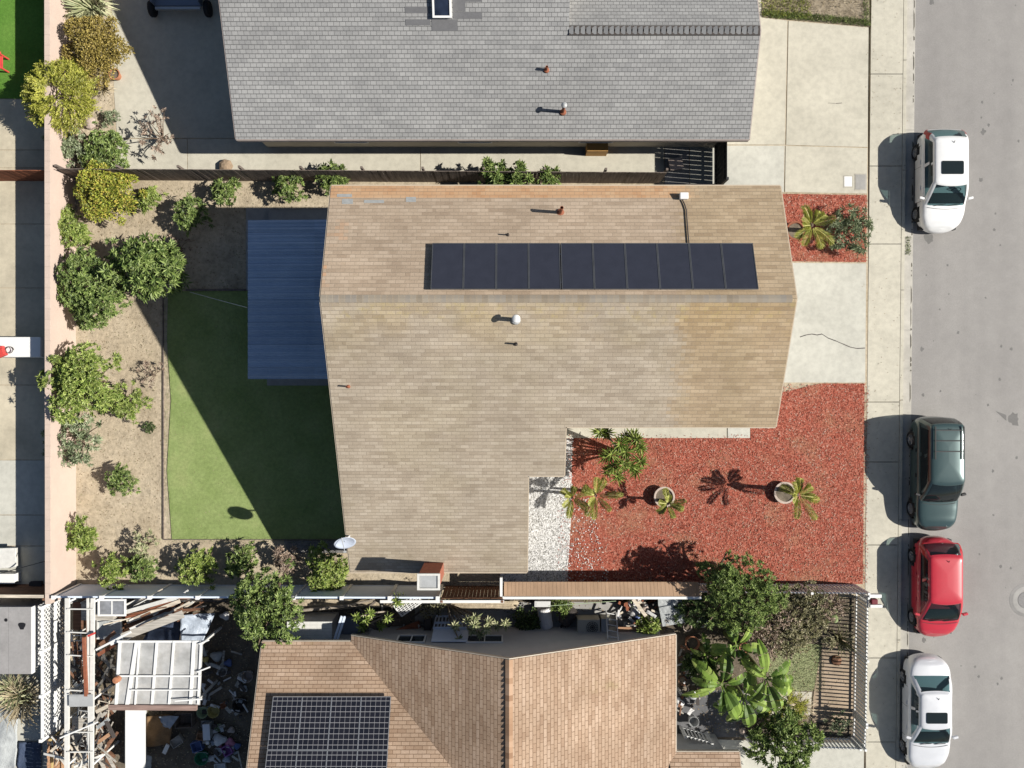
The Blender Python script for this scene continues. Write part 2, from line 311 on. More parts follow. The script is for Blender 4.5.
# ------------------------------------------------------------------ objects
def wl(o):
    v = Vector((0, 0, 0))
    while o: v = v + o.location; o = o.parent
    return v
def tag(o, label=None, cat=None, group=None, kind=None):
    if label: o['label'] = label
    if cat: o['category'] = cat
    if group: o['group'] = group
    if kind: o['kind'] = kind
    return o
def T(name, label, cat, loc, group=None, rz=0):
    o = bpy.data.objects.new(name, None); COL.objects.link(o); o.empty_display_size = .2
    o.location = loc; o.rotation_euler = (0, 0, rz); return tag(o, label, cat, group)
def dup(o, parent=None, loc=None, rz=None, label=None):
    c = o.copy(); COL.objects.link(c); c.parent = parent
    if loc is not None: c.location = loc
    if rz is not None: c.rotation_euler = (0, 0, rz)
    if label: c['label'] = label
    for ch in list(o.children): dup(ch, c)
    return c
class MB:
    def __init__(s): s.v = []; s.f = []; s.uv = []; s.has = False
    def add(s, vs, fs, uvs=None):
        b = len(s.v); s.v += [tuple(x) for x in vs]
        for i, f in enumerate(fs):
            s.f.append([b + k for k in f]); s.uv.append(uvs[i] if uvs else None)
        if uvs: s.has = True
        return s
    def box(s, x0, x1, y0, y1, z0, z1):
        return s.add([(x0, y0, z0), (x1, y0, z0), (x1, y1, z0), (x0, y1, z0), (x0, y0, z1), (x1, y0, z1), (x1, y1, z1), (x0, y1, z1)],
                     [(3, 2, 1, 0), (4, 5, 6, 7), (0, 1, 5, 4), (1, 2, 6, 5), (2, 3, 7, 6), (3, 0, 4, 7)])
    def obox(s, c, size, rot=(0, 0, 0)):
        m = Matrix.Rotation(rot[2], 3, 'Z') @ Matrix.Rotation(rot[1], 3, 'Y') @ Matrix.Rotation(rot[0], 3, 'X')
        hx, hy, hz = size[0] / 2, size[1] / 2, size[2] / 2; c = Vector(c)
        vs = [c + m @ Vector(p) for p in ((-hx, -hy, -hz), (hx, -hy, -hz), (hx, hy, -hz), (-hx, hy, -hz), (-hx, -hy, hz), (hx, -hy, hz), (hx, hy, hz), (-hx, hy, hz))]
        return s.add(vs, [(3, 2, 1, 0), (4, 5, 6, 7), (0, 1, 5, 4), (1, 2, 6, 5), (2, 3, 7, 6), (3, 0, 4, 7)])
    def bar(s, a, b, w, h):                                      # rectangular bar from a to b
        a = Vector(a); b = Vector(b); d = b - a; L = d.length; d.normalize()
        side = d.cross(Vector((0, 0, 1)))
        if side.length < 1e-4: side = Vector((1, 0, 0))
        side.normalize(); up = side.cross(d)
        vs = []
        for p in (a, b):
            for i, j in ((-1, -1), (1, -1), (1, 1), (-1, 1)): vs.append(p + side * (w / 2 * i) + up * (h / 2 * j))
        return s.add(vs, [(0, 1, 2, 3), (7, 6, 5, 4), (0, 4, 5, 1), (1, 5, 6, 2), (2, 6, 7, 3), (3, 7, 4, 0)])
    def prism(s, poly, z0, z1):
        a = sum(poly[i][0] * poly[(i + 1) % len(poly)][1] - poly[(i + 1) % len(poly)][0] * poly[i][1] for i in range(len(poly)))
        if a < 0: poly = poly[::-1]
        n = len(poly)
        return s.add([(p[0], p[1], z0) for p in poly] + [(p[0], p[1], z1) for p in poly],
                     [tuple(range(n))[::-1], tuple(range(n, 2 * n))] + [(i, (i + 1) % n, n + (i + 1) % n, n + i) for i in range(n)])
    def tube(s, pts, rad, n=8, cap=True):
        pts = [Vector(p) for p in pts]; b = len(s.v); vs = []; fs = []
        if not hasattr(rad, '__len__'): rad = [rad] * len(pts)
        for i, p in enumerate(pts):
            d = (pts[min(i + 1, len(pts) - 1)] - pts[max(i - 1, 0)]).normalized()
            a = d.cross(Vector((0, 0, 1)) if abs(d.z) < .95 else Vector((1, 0, 0))).normalized(); c = d.cross(a)
            for k in range(n):
                t = 2 * PI * k / n; vs.append(p + (a * math.cos(t) + c * math.sin(t)) * rad[i])
        for i in range(len(pts) - 1):
            for k in range(n): fs.append((i * n + k, i * n + (k + 1) % n, (i + 1) * n + (k + 1) % n, (i + 1) * n + k))
        if cap: fs += [tuple(range(n))[::-1], tuple(range((len(pts) - 1) * n, len(pts) * n))]
        return s.add(vs, fs)
    def lathe(s, prof, c=(0, 0, 0), n=24, axis='Z'):
        vs = []; fs = []; c = Vector(c)
        for r, z in prof:
            for k in range(n):
                t = 2 * PI * k / n; a, b = r * math.cos(t), r * math.sin(t)
                vs.append(c + (Vector((a, b, z)) if axis == 'Z' else Vector((z, a, b))))
        for i in range(len(prof) - 1):
            for k in range(n): fs.append((i * n + k, i * n + (k + 1) % n, (i + 1) * n + (k + 1) % n, (i + 1) * n + k))
        return s.add(vs, fs)
    def build(s, name, mat, parent=None, smooth=False, bevel=0, base=None):
        off = Vector((0, 0, 0)); o_loc = Vector((0, 0, 0))
        a = np.array([tuple(p) for p in s.v], dtype=float)
        if parent: off = wl(parent)
        else:
            mn = a.min(0); mx = a.max(0); o_loc = Vector(((mn[0] + mx[0]) / 2, (mn[1] + mx[1]) / 2, mn[2])) if base is None else Vector(base); off = o_loc
        a = a - np.array(off)
        me = bpy.data.meshes.new(name); me.from_pydata(a.tolist(), [], s.f)
        if s.has:
            lay = me.uv_layers.new(name='UVMap'); k = 0
            for i, f in enumerate(s.f):
                for j in range(len(f)):
                    if s.uv[i]: lay.data[k].uv = s.uv[i][j]
                    k += 1
        me.materials.append(M[mat] if isinstance(mat, str) else mat)
        if smooth: me.polygons.foreach_set('use_smooth', [True] * len(me.polygons))
        me.update()
        o = bpy.data.objects.new(name, me); COL.objects.link(o); o.location = o_loc
        if parent: o.parent = parent
        if bevel:
            b = o.modifiers.new('bevel', 'BEVEL'); b.width = bevel; b.segments = 2; b.limit_method = 'ANGLE'
        return o
def struct(o): o['kind'] = 'structure'; return o
def slab(name, px, z, mat, thick=.08):
    o = MB().prism([tuple(P(u, v, z)[:2]) for u, v in px], z - thick, z).build(name, mat); return struct(o)

# ------------------------------------------------------------------ ground, street, paving
struct(MB().prism([(-150, -150), (150, -150), (150, 150), (-150, 150)], -.6, -.16).build('ground', 'earth'))
struct(MB().prism([(PX(904), -120), (32, -120), (32, 120), (PX(904), 120)], -.20, -.12).build('road', 'asphalt'))
lot = slab('soil', [(-700, -900), (868, -900), (868, 1700), (-700, 1700)], 0, 'soil', .5)
def lean(u, v): return u - (v - 384) * .0105          # the street runs slightly askew of the frame
def strip(name, ua, ub, vs, z, mat, gap=1.0, thick=.3):
    for a, b in zip(vs[:-1], vs[1:]):
        slab(name, [(lean(ua, a), a + gap / 2), (lean(ub, a), a + gap / 2), (lean(ub, b), b - gap / 2), (lean(ua, b), b - gap / 2)], z, mat, thick)
strip('pavement', 867.5, 899.5, [-900, -420, -280, -140, -5, 74, 166, 244, 402, 462, 545, 658, 742, 830, 960, 1100, 1700], .012, 'concrete', .7)
strip('kerb', 900, 903.2, [-900, -300, -60, 60, 170, 290, 400, 520, 640, 760, 900, 1700], .014, 'concrete', .6, .4)
strip('gutter', 903.2, 911.5, [-900, -300, -40, 130, 330, 520, 720, 950, 1700], -.104, 'gutter', .5)
struct(MB().prism([(32.2, -120), (34.6, -120), (34.6, 120), (32.2, 120)], -.5, .02).build('pavement', 'concrete'))
struct(MB().prism([(34.7, -120), (60, -120), (60, 120), (34.7, 120)], -.5, 0).build('soil', 'soil'))
# the ragged dark seam where asphalt meets gutter
mb = MB(); y = -22.0
while y < 22:
    u0 = lean(911.8, 384 - y * F / H); w = random.uniform(.003, .035); l = random.choice((.05, .1, .2, .5, .8)) * random.uniform(.7, 1.3); x = PX(u0)
    mb.prism([(x - .03, y), (x + w, y + l * .2), (x + w * .8, y + l * .8), (x - .03, y + l)], -.119, -.099 - random.uniform(0, .006)); y += l + random.uniform(0, .7) ** 2
struct(mb.build('road_seam', M.setdefault('seam', plain('seam_dirt', (.12, .11, .09), .9, var=.4, scale=8))))
for pts in ([(782, 20), (786, 148), (731, 190), (700, 190), (700, 17), (762, 17)],):
    pass
slab('driveway', [(690, -20), (761, -20), (761.5, 17.5), (787.4, 20.5), (784.8, 144.5), (690, 144.5)], .02, 'concrete')
slab('driveway', [(788.6, 20.7), (868.6, 27.5), (867.6, 147), (786.2, 144.8)], .021, 'concrete')
slab('driveway', [(690, 145.6), (784.6, 145.6), (783.8, 192), (690, 192)], .020, 'concrete_cool')
slab('driveway', [(785.7, 145.8), (867.5, 148), (867, 193.5), (785, 192)], .021, 'concrete')
slab('driveway', [(745, 262.5), (866.2, 263.5), (865.2, 382.5), (745, 382.5)], .02, 'concrete_cool')
def crack(name, px, w, z, mat='pot_dark'):
    mb = MB()
    for (a, b) in zip(px[:-1], px[1:]): mb.bar(P(*a, z), P(*b, z), w * random.uniform(.6, 1.2), .004)
    return struct(mb.build(name, mat))
crack('driveway_crack', [(800, 337), (806, 335), (812, 334), (817, 335), (822, 334), (828, 338), (836, 341), (843, 344), (850, 347), (857, 348.5), (865, 348)], .035, .0225)
crack('driveway_crack', [(828, 103), (836, 103.4), (842, 103)], .02, .0235)
slab('path', [(555, 400), (726.8, 400), (726.8, 438), (555, 438)], .05, 'concrete')
slab('path', [(727.8, 400), (750, 400), (750, 438), (727.8, 438)], .05, 'concrete_cool')
slab('mulch_bed', [(560, 438), (750.5, 438), (750.5, 400), (820, 383.5), (864.5, 383.5), (862.8, 584), (567, 584), (571, 500)], .03, 'mulch')
slab('mulch_bed', [(760, 193.5), (866.8, 195), (866.2, 262), (760, 261)], .03, 'mulch')
slab('gravel_bed', [(500, 440), (572, 440), (571, 520), (567, 584), (500, 584)], .042, 'gravel')
# neighbour with the grey roof: side path and rear patio
slab('patio', [(108, -90), (330, -90), (330, 138), (246, 138), (117, 138), (114, 90), (113, 30)], .02, 'concrete')
slab('path', [(118, 139), (187, 139), (187, 173), (116, 173)], .02, 'concrete')
slab('path', [(187.8, 139), (420, 139), (420, 174.5), (187.8, 173)], .02, 'concrete')
slab('path', [(420.8, 139), (664, 139), (664, 176), (420.8, 174.5)], .021, 'concrete')
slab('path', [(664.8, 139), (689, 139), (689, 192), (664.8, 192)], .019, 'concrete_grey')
# back yard
slab('lawn', [(168, 291), (350, 291), (350, 540), (172, 540), (167, 470), (171, 400), (167, 340)], .035, 'lawn')
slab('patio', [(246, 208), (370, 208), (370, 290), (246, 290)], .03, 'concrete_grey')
slab('gravel_path', [(284, 540.5), (372, 540.5), (372, 553), (288, 553)], .02, 'gravel_dark')
tag(MB().bar(P(163.5, 296, .02), P(163.5, 539, .02), .03, .10).bar(P(164, 539.5, .02), P(345, 539.5, .02), .03, .10).bar(P(186, 290, .03), P(246, 290, .03), .07, .10).build('lawn_edging', 'wood_dark'), 'thin dark board edging the green lawn and bare soil', 'edging')
# left neighbour
slab('lawn', [(-300, -400), (66, -400), (66, 98.5), (-300, 98.5)], .02, 'lawn_green')
vs = [99, 150, 168, 224, 288, 385, 460, 515, 546, 590]
for i, (a, b) in enumerate(zip(vs[:-1], vs[1:])): slab('patio', [(-300, a + .4), (68, a + .4), (68, b - .4), (-300, b - .4)], .02 + .001 * (i % 2), M.setdefault('concrete_warm', concrete('warm_concrete', (.55, .49, .37), .2)) if i < 6 else 'concrete_cool')
slab('patio', [(-300, 600), (60, 600), (60, 1000), (-300, 1000)], .02, 'concrete_cool')
# neighbour to the south
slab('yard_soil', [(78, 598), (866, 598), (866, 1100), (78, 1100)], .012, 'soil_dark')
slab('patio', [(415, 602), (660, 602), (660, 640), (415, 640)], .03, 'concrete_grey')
slab('lawn', [(775, 640), (822, 645), (824, 690), (778, 692), (766, 668)], .03, 'lawn_pale')
slab('paving', [(823, 640), (853, 640), (853, 722), (812, 722), (814, 690)], .035, M.setdefault('pavers', concrete('tan_pavers', (.40, .31, .22), .35)))
slab('path', [(745, 690), (812, 692), (810, 715), (745, 715)], .03, 'concrete')
slab('driveway', [(660, 738), (864, 743.5), (862, 1000), (660, 1000)], .03, 'concrete_cool')
slab('path', [(676, 690), (745, 690), (745, 737), (676, 737)], .028, M.setdefault('shade_concrete', concrete('shaded_concrete', (.15, .15, .155), .3)))  # slab coloured dark to carry the shade of the banana plants
# manhole, meter lids
t = T('manhole', 'round manhole cover with pale collar in the grey asphalt street', 'manhole', P(1026, 600, -.12))
c = P(1026, 600, -.12)
MB().lathe([(.0, .004), (.69, .004), (.70, 0)], c, 40).build('collar', M.setdefault('collar', concrete('manhole_collar', (.27, .262, .25), .2)), t)
MB().lathe([(.36, .007), (.52, .009), (.56, .006)], c, 40).build('ring', M.setdefault('collar2', concrete('manhole_ring', (.36, .35, .33), .2)), t)
MB().lathe([(0, .012), (.33, .012), (.345, .005)], c, 32).build('cover', M.setdefault('castiron', plain('cast_iron', (.22, .215, .21), .7, var=.2, scale=20)), t)
def lid(name, label, u, v, w, d, m):
    q = P(u, v, .02); t = T(name, label, 'utility lid', q)
    MB().box(q.x - w / 2, q.x + w / 2, q.y - d / 2, q.y + d / 2, .018, .034).build('lid', m, t, bevel=.006)
    MB().box(q.x - w / 2 - .04, q.x + w / 2 + .04, q.y - d / 2 - .04, q.y + d / 2 + .04, .017, .027).build('frame', 'concrete_old', t)
lid('meter_lid', 'small bright white utility lid set in the driveway beside the pavement', 848, 181.5, .32, .42, 'white')
lid('meter_lid', 'larger grey concrete utility lid in the driveway next to the white one', 860.5, 182, .42, .62, 'concrete_grey')
# stains on the asphalt
def blot(u, v, r, z=-.118):
    q = P(u, v, z); k = 14; pts = []
    for i in range(k):
        a = 2 * PI * i / k; rr = r * random.uniform(.55, 1.15); pts.append((q.x + rr * math.cos(a), q.y + rr * math.sin(a) * 1.2))
    return MB().prism(pts, z - .001, z)
M['stain'] = plain('oil_stain', (.17, .165, .158), .8)
for (u, v, r) in ((1014, 419, .27), (929, 239, .22), (983, 132, .12), (981, 180, .09), (982, 102, .06), (932, 2, .12), (922, 157 + 192, .09), (923, 395, .07), (988, 405, .06), (924, 640, .1), (993, 471, .06)):
    struct(blot(u, v, r).build('road_stain', 'stain'))
struct(MB().prism([tuple(P(997, 411)[:2]), tuple(P(1008, 415)[:2]), tuple(P(1008, 421)[:2])], -.1195, -.1182).build('road_stain', 'stain'))

# ------------------------------------------------------------------ houses
def roofplane(mb, pts, e, thick=.11):
    e = Vector(e).normalized(); pts = [Vector(p) for p in pts]
    nrm = (pts[1] - pts[0]).cross(pts[2] - pts[1])
    if nrm.z < 0: pts = pts[::-1]
    nrm = Vector((0, 0, 0))
    for i in range(len(pts)): nrm += pts[i].cross(pts[(i + 1) % len(pts)])
    if nrm.z < 0: pts = pts[::-1]; nrm = -nrm
    nrm.normalize(); s = nrm.cross(e)
    if s.z < 0: s = -s; 
    uv = [(p.dot(e), p.dot(s)) for p in pts]; n = len(pts)
    low = [p - Vector((0, 0, thick)) for p in pts]
    fs = [tuple(range(n)), tuple(range(n, 2 * n))[::-1]] + [(n + i, n + (i + 1) % n, (i + 1) % n, i) for i in range(n)]
    us = [uv, uv[::-1]] + [[uv[i], uv[(i + 1) % n], uv[(i + 1) % n], uv[i]] for i in range(n)]
    mb.add(pts + low, fs, us)
def ridge(mb, a, b, w=.12, step=.19, fill=1.12):
    a = Vector(a); b = Vector(b); d = b - a; L = d.length; d.normalize(); side = Vector((0, 0, 1)).cross(d).normalized()
    k = int(L / step)
    for i in range(k):
        p = a + d * (i * step); q = p + d * (step * fill); j = .012
        vs = []
        for (pt, hh) in ((p, .002), (q, .055)): vs += [pt - side * w + Vector((0, 0, -w * .42 + hh)), pt + Vector((0, 0, hh + j)), pt + side * w + Vector((0, 0, -w * .42 + hh))]
        mb.add(vs + [v - Vector((0, 0, .02)) for v in vs], [(0, 1, 4, 3), (1, 2, 5, 4), (3, 4, 10, 9), (4, 5, 11, 10)], [[(0, 0), (.3, 0), (.3, .17), (0, .17)]] * 4)
def window(parent, c, w, h, nrm, mat='white', bars=1):
    # frame with glass in a wall; nrm is the wall's outward axis (+-x or +-y)
    c = Vector(c); nx = Vector(nrm); t = Vector((0, 0, 1)).cross(nx)
    mb = MB()
    def bx(a0, a1, z0, z1, d0, d1, m):
        pts = []
        for d in (d0, d1):
            for (a, z) in ((a0, z0), (a1, z0), (a1, z1), (a0, z1)): pts.append(c + t * a + Vector((0, 0, z)) + nx * d)
        m.add(pts, [(3, 2, 1, 0), (4, 5, 6, 7), (0, 1, 5, 4), (1, 2, 6, 5), (2, 3, 7, 6), (3, 0, 4, 7)])
    bx(-w / 2, w / 2, -h / 2, -h / 2 + .06, -.02, .05, mb); bx(-w / 2, w / 2, h / 2 - .06, h / 2, -.02, .05, mb)
    bx(-w / 2, -w / 2 + .06, -h / 2 + .06, h / 2 - .06, -.02, .05, mb); bx(w / 2 - .06, w / 2, -h / 2 + .06, h / 2 - .06, -.02, .05, mb)
    for i in range(bars):
        x = -w / 2 + w * (i + 1) / (bars + 1); bx(x - .02, x + .02, -h / 2 + .06, h / 2 - .06, -.018, .04, mb)
    fr = mb.build('window', mat, parent); g = MB(); bx(-w / 2 + .05, w / 2 - .05, -h / 2 + .05, h / 2 - .05, .005, .02, g); g.build('pane', 'glass', fr)
def vent(parent, p, r, h, mat, cap=None, dirt=True):
    p = Vector(p); mb = MB(); mb.lathe([(r * 2.2, -.02), (r * 2.0, .03), (r, .06), (r, h), (r * .75, h), (r * .75, h - .05)], p, 14)
    o = mb.build('vent_pipe', mat, parent, smooth=False)
    if cap: MB().lathe([(0, .05), (r * 1.7, .03), (r * 1.9, 0), (r * 1.6, -.02)], p + Vector((0, 0, h + .05)), 16).build('cap', cap, o, smooth=True)
# --- the tan roofed house
ZR = 7.9; YR = 2.72; SL = .495
def zS(y): return ZR - SL * (YR - y)
def zN(y): return ZR - .40 * (y - YR)
XL, XRr = -6.11, 9.07
hs = T('house', 'tan shingled two storey house carrying dark solar panels, centre of the photo', 'house', (1, 0, 0))
rf = MB()
roofplane(rf, [(XL, YR, ZR), (XRr, YR, ZR), (XRr, 6.70, zN(6.70)), (XL, 6.70, zN(6.70))], (1, 0, 0))
pl = [(XL, YR), (XL, -7.12), (.57, -7.12), (.57, -3.26), (1.85, -3.26), (1.85, -1.5), (XRr, -1.5), (XRr, YR)]
# split into rectangles so that faces stay planar and simple
for (x0, x1, y0, y1) in ((XL, .57, -7.12, YR), (.57, 1.85, -3.26, YR), (1.85, XRr, -1.48, YR)):
    roofplane(rf, [(x0, y0, zS(y0)), (x1, y0, zS(y0)), (x1, y1, zS(y1)), (x0, y1, zS(y1))], (1, 0, 0))
roof = rf.build('roof', 'roof_tan', hs)
rc = MB(); ridge(rc, (XL, YR, ZR), (XRr, YR, ZR)); rc.build('ridge_cap', M.setdefault('cap_tan', chips('ridge_cap_shingles', [(.36, .30, .225), (.42, .355, .275), (.46, .40, .315), (.38, .34, .29)])), roof)
fa = MB()
def edge(mb, a, b, out, h=.2, t=.035, drop=.02):
    a = Vector(a) + Vector(out) * (t / 2 + .004); b = Vector(b) + Vector(out) * (t / 2 + .004); dz = Vector((0, 0, -drop)); 
    vs = []
    for p in (a, b):
        for (o, z) in ((-t / 2, -h), (t / 2, -h), (t / 2, 0), (-t / 2, 0)): vs.append(p + dz + Vector(out) * o + Vector((0, 0, z)))
    mb.add(vs, [(0, 1, 2, 3), (7, 6, 5, 4), (0, 4, 5, 1), (1, 5, 6, 2), (2, 6, 7, 3), (3, 7, 4, 0)])
for x, o in ((XL, (-1, 0, 0)), (XRr, (1, 0, 0))):
    edge(fa, (x, YR, ZR), (x, 6.70, zN(6.70)), o)
edge(fa, (XL, YR, ZR), (XL, -7.12, zS(-7.12)), (-1, 0, 0)); edge(fa, (XRr, YR, ZR), (XRr, -1.48, zS(-1.48)), (1, 0, 0))
edge(fa, (XL, 6.70, zN(6.70)), (XRr, 6.70, zN(6.70)), (0, 1, 0)); edge(fa, (XL, -7.12, zS(-7.12)), (.57, -7.12, zS(-7.12)), (0, -1, 0))
edge(fa, (.57, -7.12, zS(-7.12)), (.57, -3.30, zS(-3.30)), (1, 0, 0)); edge(fa, (.61, -3.26, zS(-3.26)), (1.85, -3.26, zS(-3.26)), (0, -1, 0))
edge(fa, (1.85, -3.26, zS(-3.26)), (1.85, -1.52, zS(-1.52)), (1, 0, 0)); edge(fa, (1.89, -1.48, zS(-1.48)), (XRr, -1.48, zS(-1.48)), (0, -1, 0))
fa.build('fascia', 'fascia', roof)
def gable(mb, x0, x1, prof):                                  # prof: list of (y, z) outline, extruded along x
    n = len(prof); vs = [(x0, y, z) for y, z in prof] + [(x1, y, z) for y, z in prof]
    mb.add(vs, [tuple(range(n)), tuple(range(n, 2 * n))[::-1]] + [(i, n + i, n + (i + 1) % n, (i + 1) % n) for i in range(n)])
wa = MB(); d = .13
gable(wa, -5.75, 8.7, [(6.3, 0), (6.3, zN(6.3) - d), (YR, ZR - d), (-1.1, zS(-1.1) - d), (-1.1, 0)])
gable(wa, -5.75, .2, [(-1.104, 0), (-1.104, zS(-1.104) - d), (-6.8, zS(-6.8) - d), (-6.8, 0)])
gable(wa, .204, 1.5, [(-1.104, 0), (-1.104, zS(-1.104) - d), (-2.9, zS(-2.9) - d), (-2.9, 0)])
wa.build('wall', 'stucco', hs)
gd = MB()
for i in range(4): gd.box(8.7, 8.745, .3, 5.1, .05 + i * .55, .58 + i * .55)
gd.build('garage_door', 'white', hs)
for (y, z, w) in ((.6, 4.2, 1.4), (4.6, 4.2, 1.6)): window(hs, (8.7, y, z), w, 1.2, (1, 0, 0))
for (y, z, w) in ((4.5, 4.3, 1.4), (-.2, 4.0, 1.2), (-5.0, 1.6, 1.6)): window(hs, (-5.75, y, z), w, 1.1, (-1, 0, 0))
window(hs, (-5.75, 2.6, 1.1), 1.9, 2.1, (-1, 0, 0)); window(hs, (.2, -4.8, 1.4), 1.5, 1.3, (1, 0, 0)); window(hs, (5, -1.1, 1.5), 2.0, 1.3, (0, -1, 0)); window(hs, (4.2, -1.1, 4.0), 1.6, 1.1, (0, -1, 0))
dr = MB().box(2.2, 3.1, -1.15, -1.1, .05, 2.1).build('door', 'wood_red', hs); MB().box(2.3, 2.34, -1.2, -1.15, 1.0, 1.15).build('handle', 'steel', dr)
def hit(u, v, zf):                                            # the roof point seen through pixel u,v
    z = 4.0
    for _ in range(40): z = zf(PY(v, z))
    return P(u, v, z)
vent(hs, hit(560.5, 212.5, zN), .06, .75, 'rust'); vent(hs, hit(508, 235, zN), .025, .25, 'pot_dark')
vent(hs, hit(516, 320, zS), .07, .5, 'grey_metal', 'white'); vent(hs, hit(516, 344, zS), .03, .3, 'pot_dark'); vent(hs, hit(348.5, 386.5, zS), .03, .3, 'rust')
q = hit(683, 197, zN); jb = MB().obox(q + Vector((0, 0, .12)), (.28, .22, .2)).build('junction_box', 'white', hs, bevel=.02)
pth = [hit(u, v, zN) + Vector((0, 0, .05)) for (u, v) in ((681, 198), (684, 204), (686, 210), (687, 225), (688.5, 243))]
MB().tube(pth, .022, 6).build('conduit', 'pot_dark', jb)
M['blue_shingle'] = plain('blue_grey_shingle', (.33, .34, .335), .9, var=.2, scale=9)
for (ua, ub, va, vb) in ((337, 352, 194, 197), (342, 353, 199, 204), (364, 384, 200, 203), (406, 416, 197, 202)):
    k = [hit(u, v, zN) + Vector((0, 0, .006)) for (u, v) in ((ua, vb), (ub, vb), (ub, va), (ua, va))]
    MB().add(k + [p - Vector((0, 0, .012)) for p in k], [(0, 1, 2, 3), (7, 6, 5, 4), (0, 4, 5, 1), (1, 5, 6, 2), (2, 6, 7, 3), (3, 7, 4, 0)]).build('repair_shingle', 'blue_shingle', roof)
# chimney on the low eave
cq = P(431.5, 565, 2.9); cx = -2.93; cy = -6.72
ch = MB().box(cx - .36, cx + .36, cy - .48, cy + .02, 0, 5.15).build('chimney', 'brick', hs)
cm = MB(); a0, a1, b0, b1 = cx - .40, cx + .40, cy - .52, cy + .06
cm.box(a0, a1, b1 - .07, b1, 5.15, 5.24); cm.box(a0, a1, b0, b0 + .07, 5.15, 5.24); cm.box(a0, a0 + .08, b0 + .07, b1 - .07, 5.15, 5.24); cm.box(a1 - .08, a1, b0 + .07, b1 - .07, 5.15, 5.24)
cm.build('chimney_cap', 'white_dirty', ch); MB().box(a0 + .09, a1 - .09, b0 + .08, b1 - .08, 5.153, 5.20).build('spark_arrestor', 'grey_metal', ch)
# dark solar collectors
ar = T('solar_array', 'long row of ten near black solar panels on the tan shingle roof', 'solar panels', (2.7, 3.95, zN(3.95)))
y0, y1 = hit(500, 291.5, zN).y, hit(500, 246, zN).y; nv = Vector((0, .40, 1)).normalized(); up = .17
x = hit(432.5, 265, zN).x; WP = (hit(754.5, 265, zN).x - x) / 10
for i in range(10):
    w = WP; gp = .035 if i != 3 else .06
    a = [Vector((x, y0, zN(y0))), Vector((x + w - gp, y0, zN(y0))), Vector((x + w - gp, y1, zN(y1))), Vector((x, y1, zN(y1)))]
    top = [p + nv * up for p in a]; bot = [p + nv * (up - .05) for p in a]
    def ins(ps, k):
        c = sum(ps, Vector()) / 4; return [p + (c - p).normalized() * k for p in ps]
    mb = MB(); mb.add(ins(top, .03) + ins(bot, .03), [(0, 1, 2, 3), (7, 6, 5, 4), (0, 4, 5, 1), (1, 5, 6, 2), (2, 6, 7, 3), (3, 7, 4, 0)])
    pn = mb.build('solar_panel', 'pool_panel', ar)
    fr = MB(); t2 = [p + nv * .008 for p in top]
    for j in range(4): fr.bar(t2[j] - nv * .02, t2[(j + 1) % 4] - nv * .02, .025, .045)
    fr.build('frame', M.setdefault('dark_frame', plain('anodised_frame', (.10, .105, .115), .45, .3)), pn); x += w
rl = MB()
for yy in (y0 + .3, y1 - .3): rl.bar((-2.6, yy, zN(yy) + .05), (7.7, yy, zN(yy) + .05), .04, .08)
rl.build('rail', 'steel', ar)
# satellite dish on the eave corner
dq = P(345, 543, 4.35); t = T('satellite_dish', 'grey oval satellite dish on a white mast at the tan roof corner', 'satellite dish', (XL - .06, -6.2, 3.4))
dn = Vector((.20, -.72, .66)).normalized(); a = dn.cross(Vector((0, 0, 1))).normalized(); b = dn.cross(a)
mb = MB(); vs = []; fs = []; nr = 6; na = 28
for i in range(nr + 1):
    r = i / nr
    for k in range(na):
        th = 2 * PI * k / na; vs.append(dq + a * (.40 * r * math.cos(th)) + b * (.36 * r * math.sin(th)) + dn * (.09 * r * r - .09))
for i in range(nr):
    for k in range(na): fs.append((i * na + k, i * na + (k + 1) % na, (i + 1) * na + (k + 1) % na, (i + 1) * na + k))
mb.add(vs, fs); dd = mb.build('reflector', M.setdefault('dish', plain('dish_grey', (.50, .55, .64), .35, var=.04)), t, smooth=True); sd = dd.modifiers.new('thick', 'SOLIDIFY'); sd.thickness = .015
MB().tube([(XL + .12, -5.6, zS(-5.6)), (XL + .10, -5.62, zS(-5.6) + .35), dq - dn * .10], [.03, .03, .03], 8).build('mast', 'white', t)
MB().tube([dq - b * .38 + dn * .0, dq + dn * .42 + b * -.1], .015, 6).obox(dq + dn * .42 + b * -.1, (.09, .06, .06)).build('feed_arm', 'grey_metal', t)
# blue corrugated patio roof
pc = T('patio_cover', 'blue corrugated patio roof standing in the shade behind the tan house', 'patio cover', P(287, 300))
x0, x1 = PX(247.5, 2.6), -5.86; yt, yb = PY(220, 2.6), PY(379, 2.6)
mb = MB(); k = 140
for i in range(k):
    ya = yb + (yt - yb) * i / k; yc = yb + (yt - yb) * (i + 1) / k
    za = .012 * math.sin(ya * 2 * PI / .28); zb = .012 * math.sin(yc * 2 * PI / .28)
    mb.add([(x0, ya, 2.56 + za), (x1, ya, 2.74 + za), (x1, yc, 2.74 + zb), (x0, yc, 2.56 + zb)], [(0, 1, 2, 3)])
ro = mb.build('roof_sheet', 'corrugated', pc); so = ro.modifiers.new('t', 'SOLIDIFY'); so.thickness = .01
mb = MB(); mb.box(x0 + .08, x0 + .18, yb, yt, 2.38, 2.53); mb.box(x1 - .15, x1 - .02, yb, yt, 2.55, 2.70)
for yy in np.linspace(yb + .1, yt - .1, 7): mb.bar((x0 + .2, yy, 2.47), (x1 - .16, yy, 2.63), .05, .13)
mb.build('rafter_frame', 'white_dirty', pc)
for yy in (yb + .15, (yb + yt) / 2, yt - .15): MB().box(x0 + .08, x0 + .18, yy - .05, yy + .05, .03, 2.38).build('post', 'white_dirty', pc)
slab('patio', [(267, 290), (370, 290), (370, 385.5), (267, 385.5)], .042, 'concrete_grey')
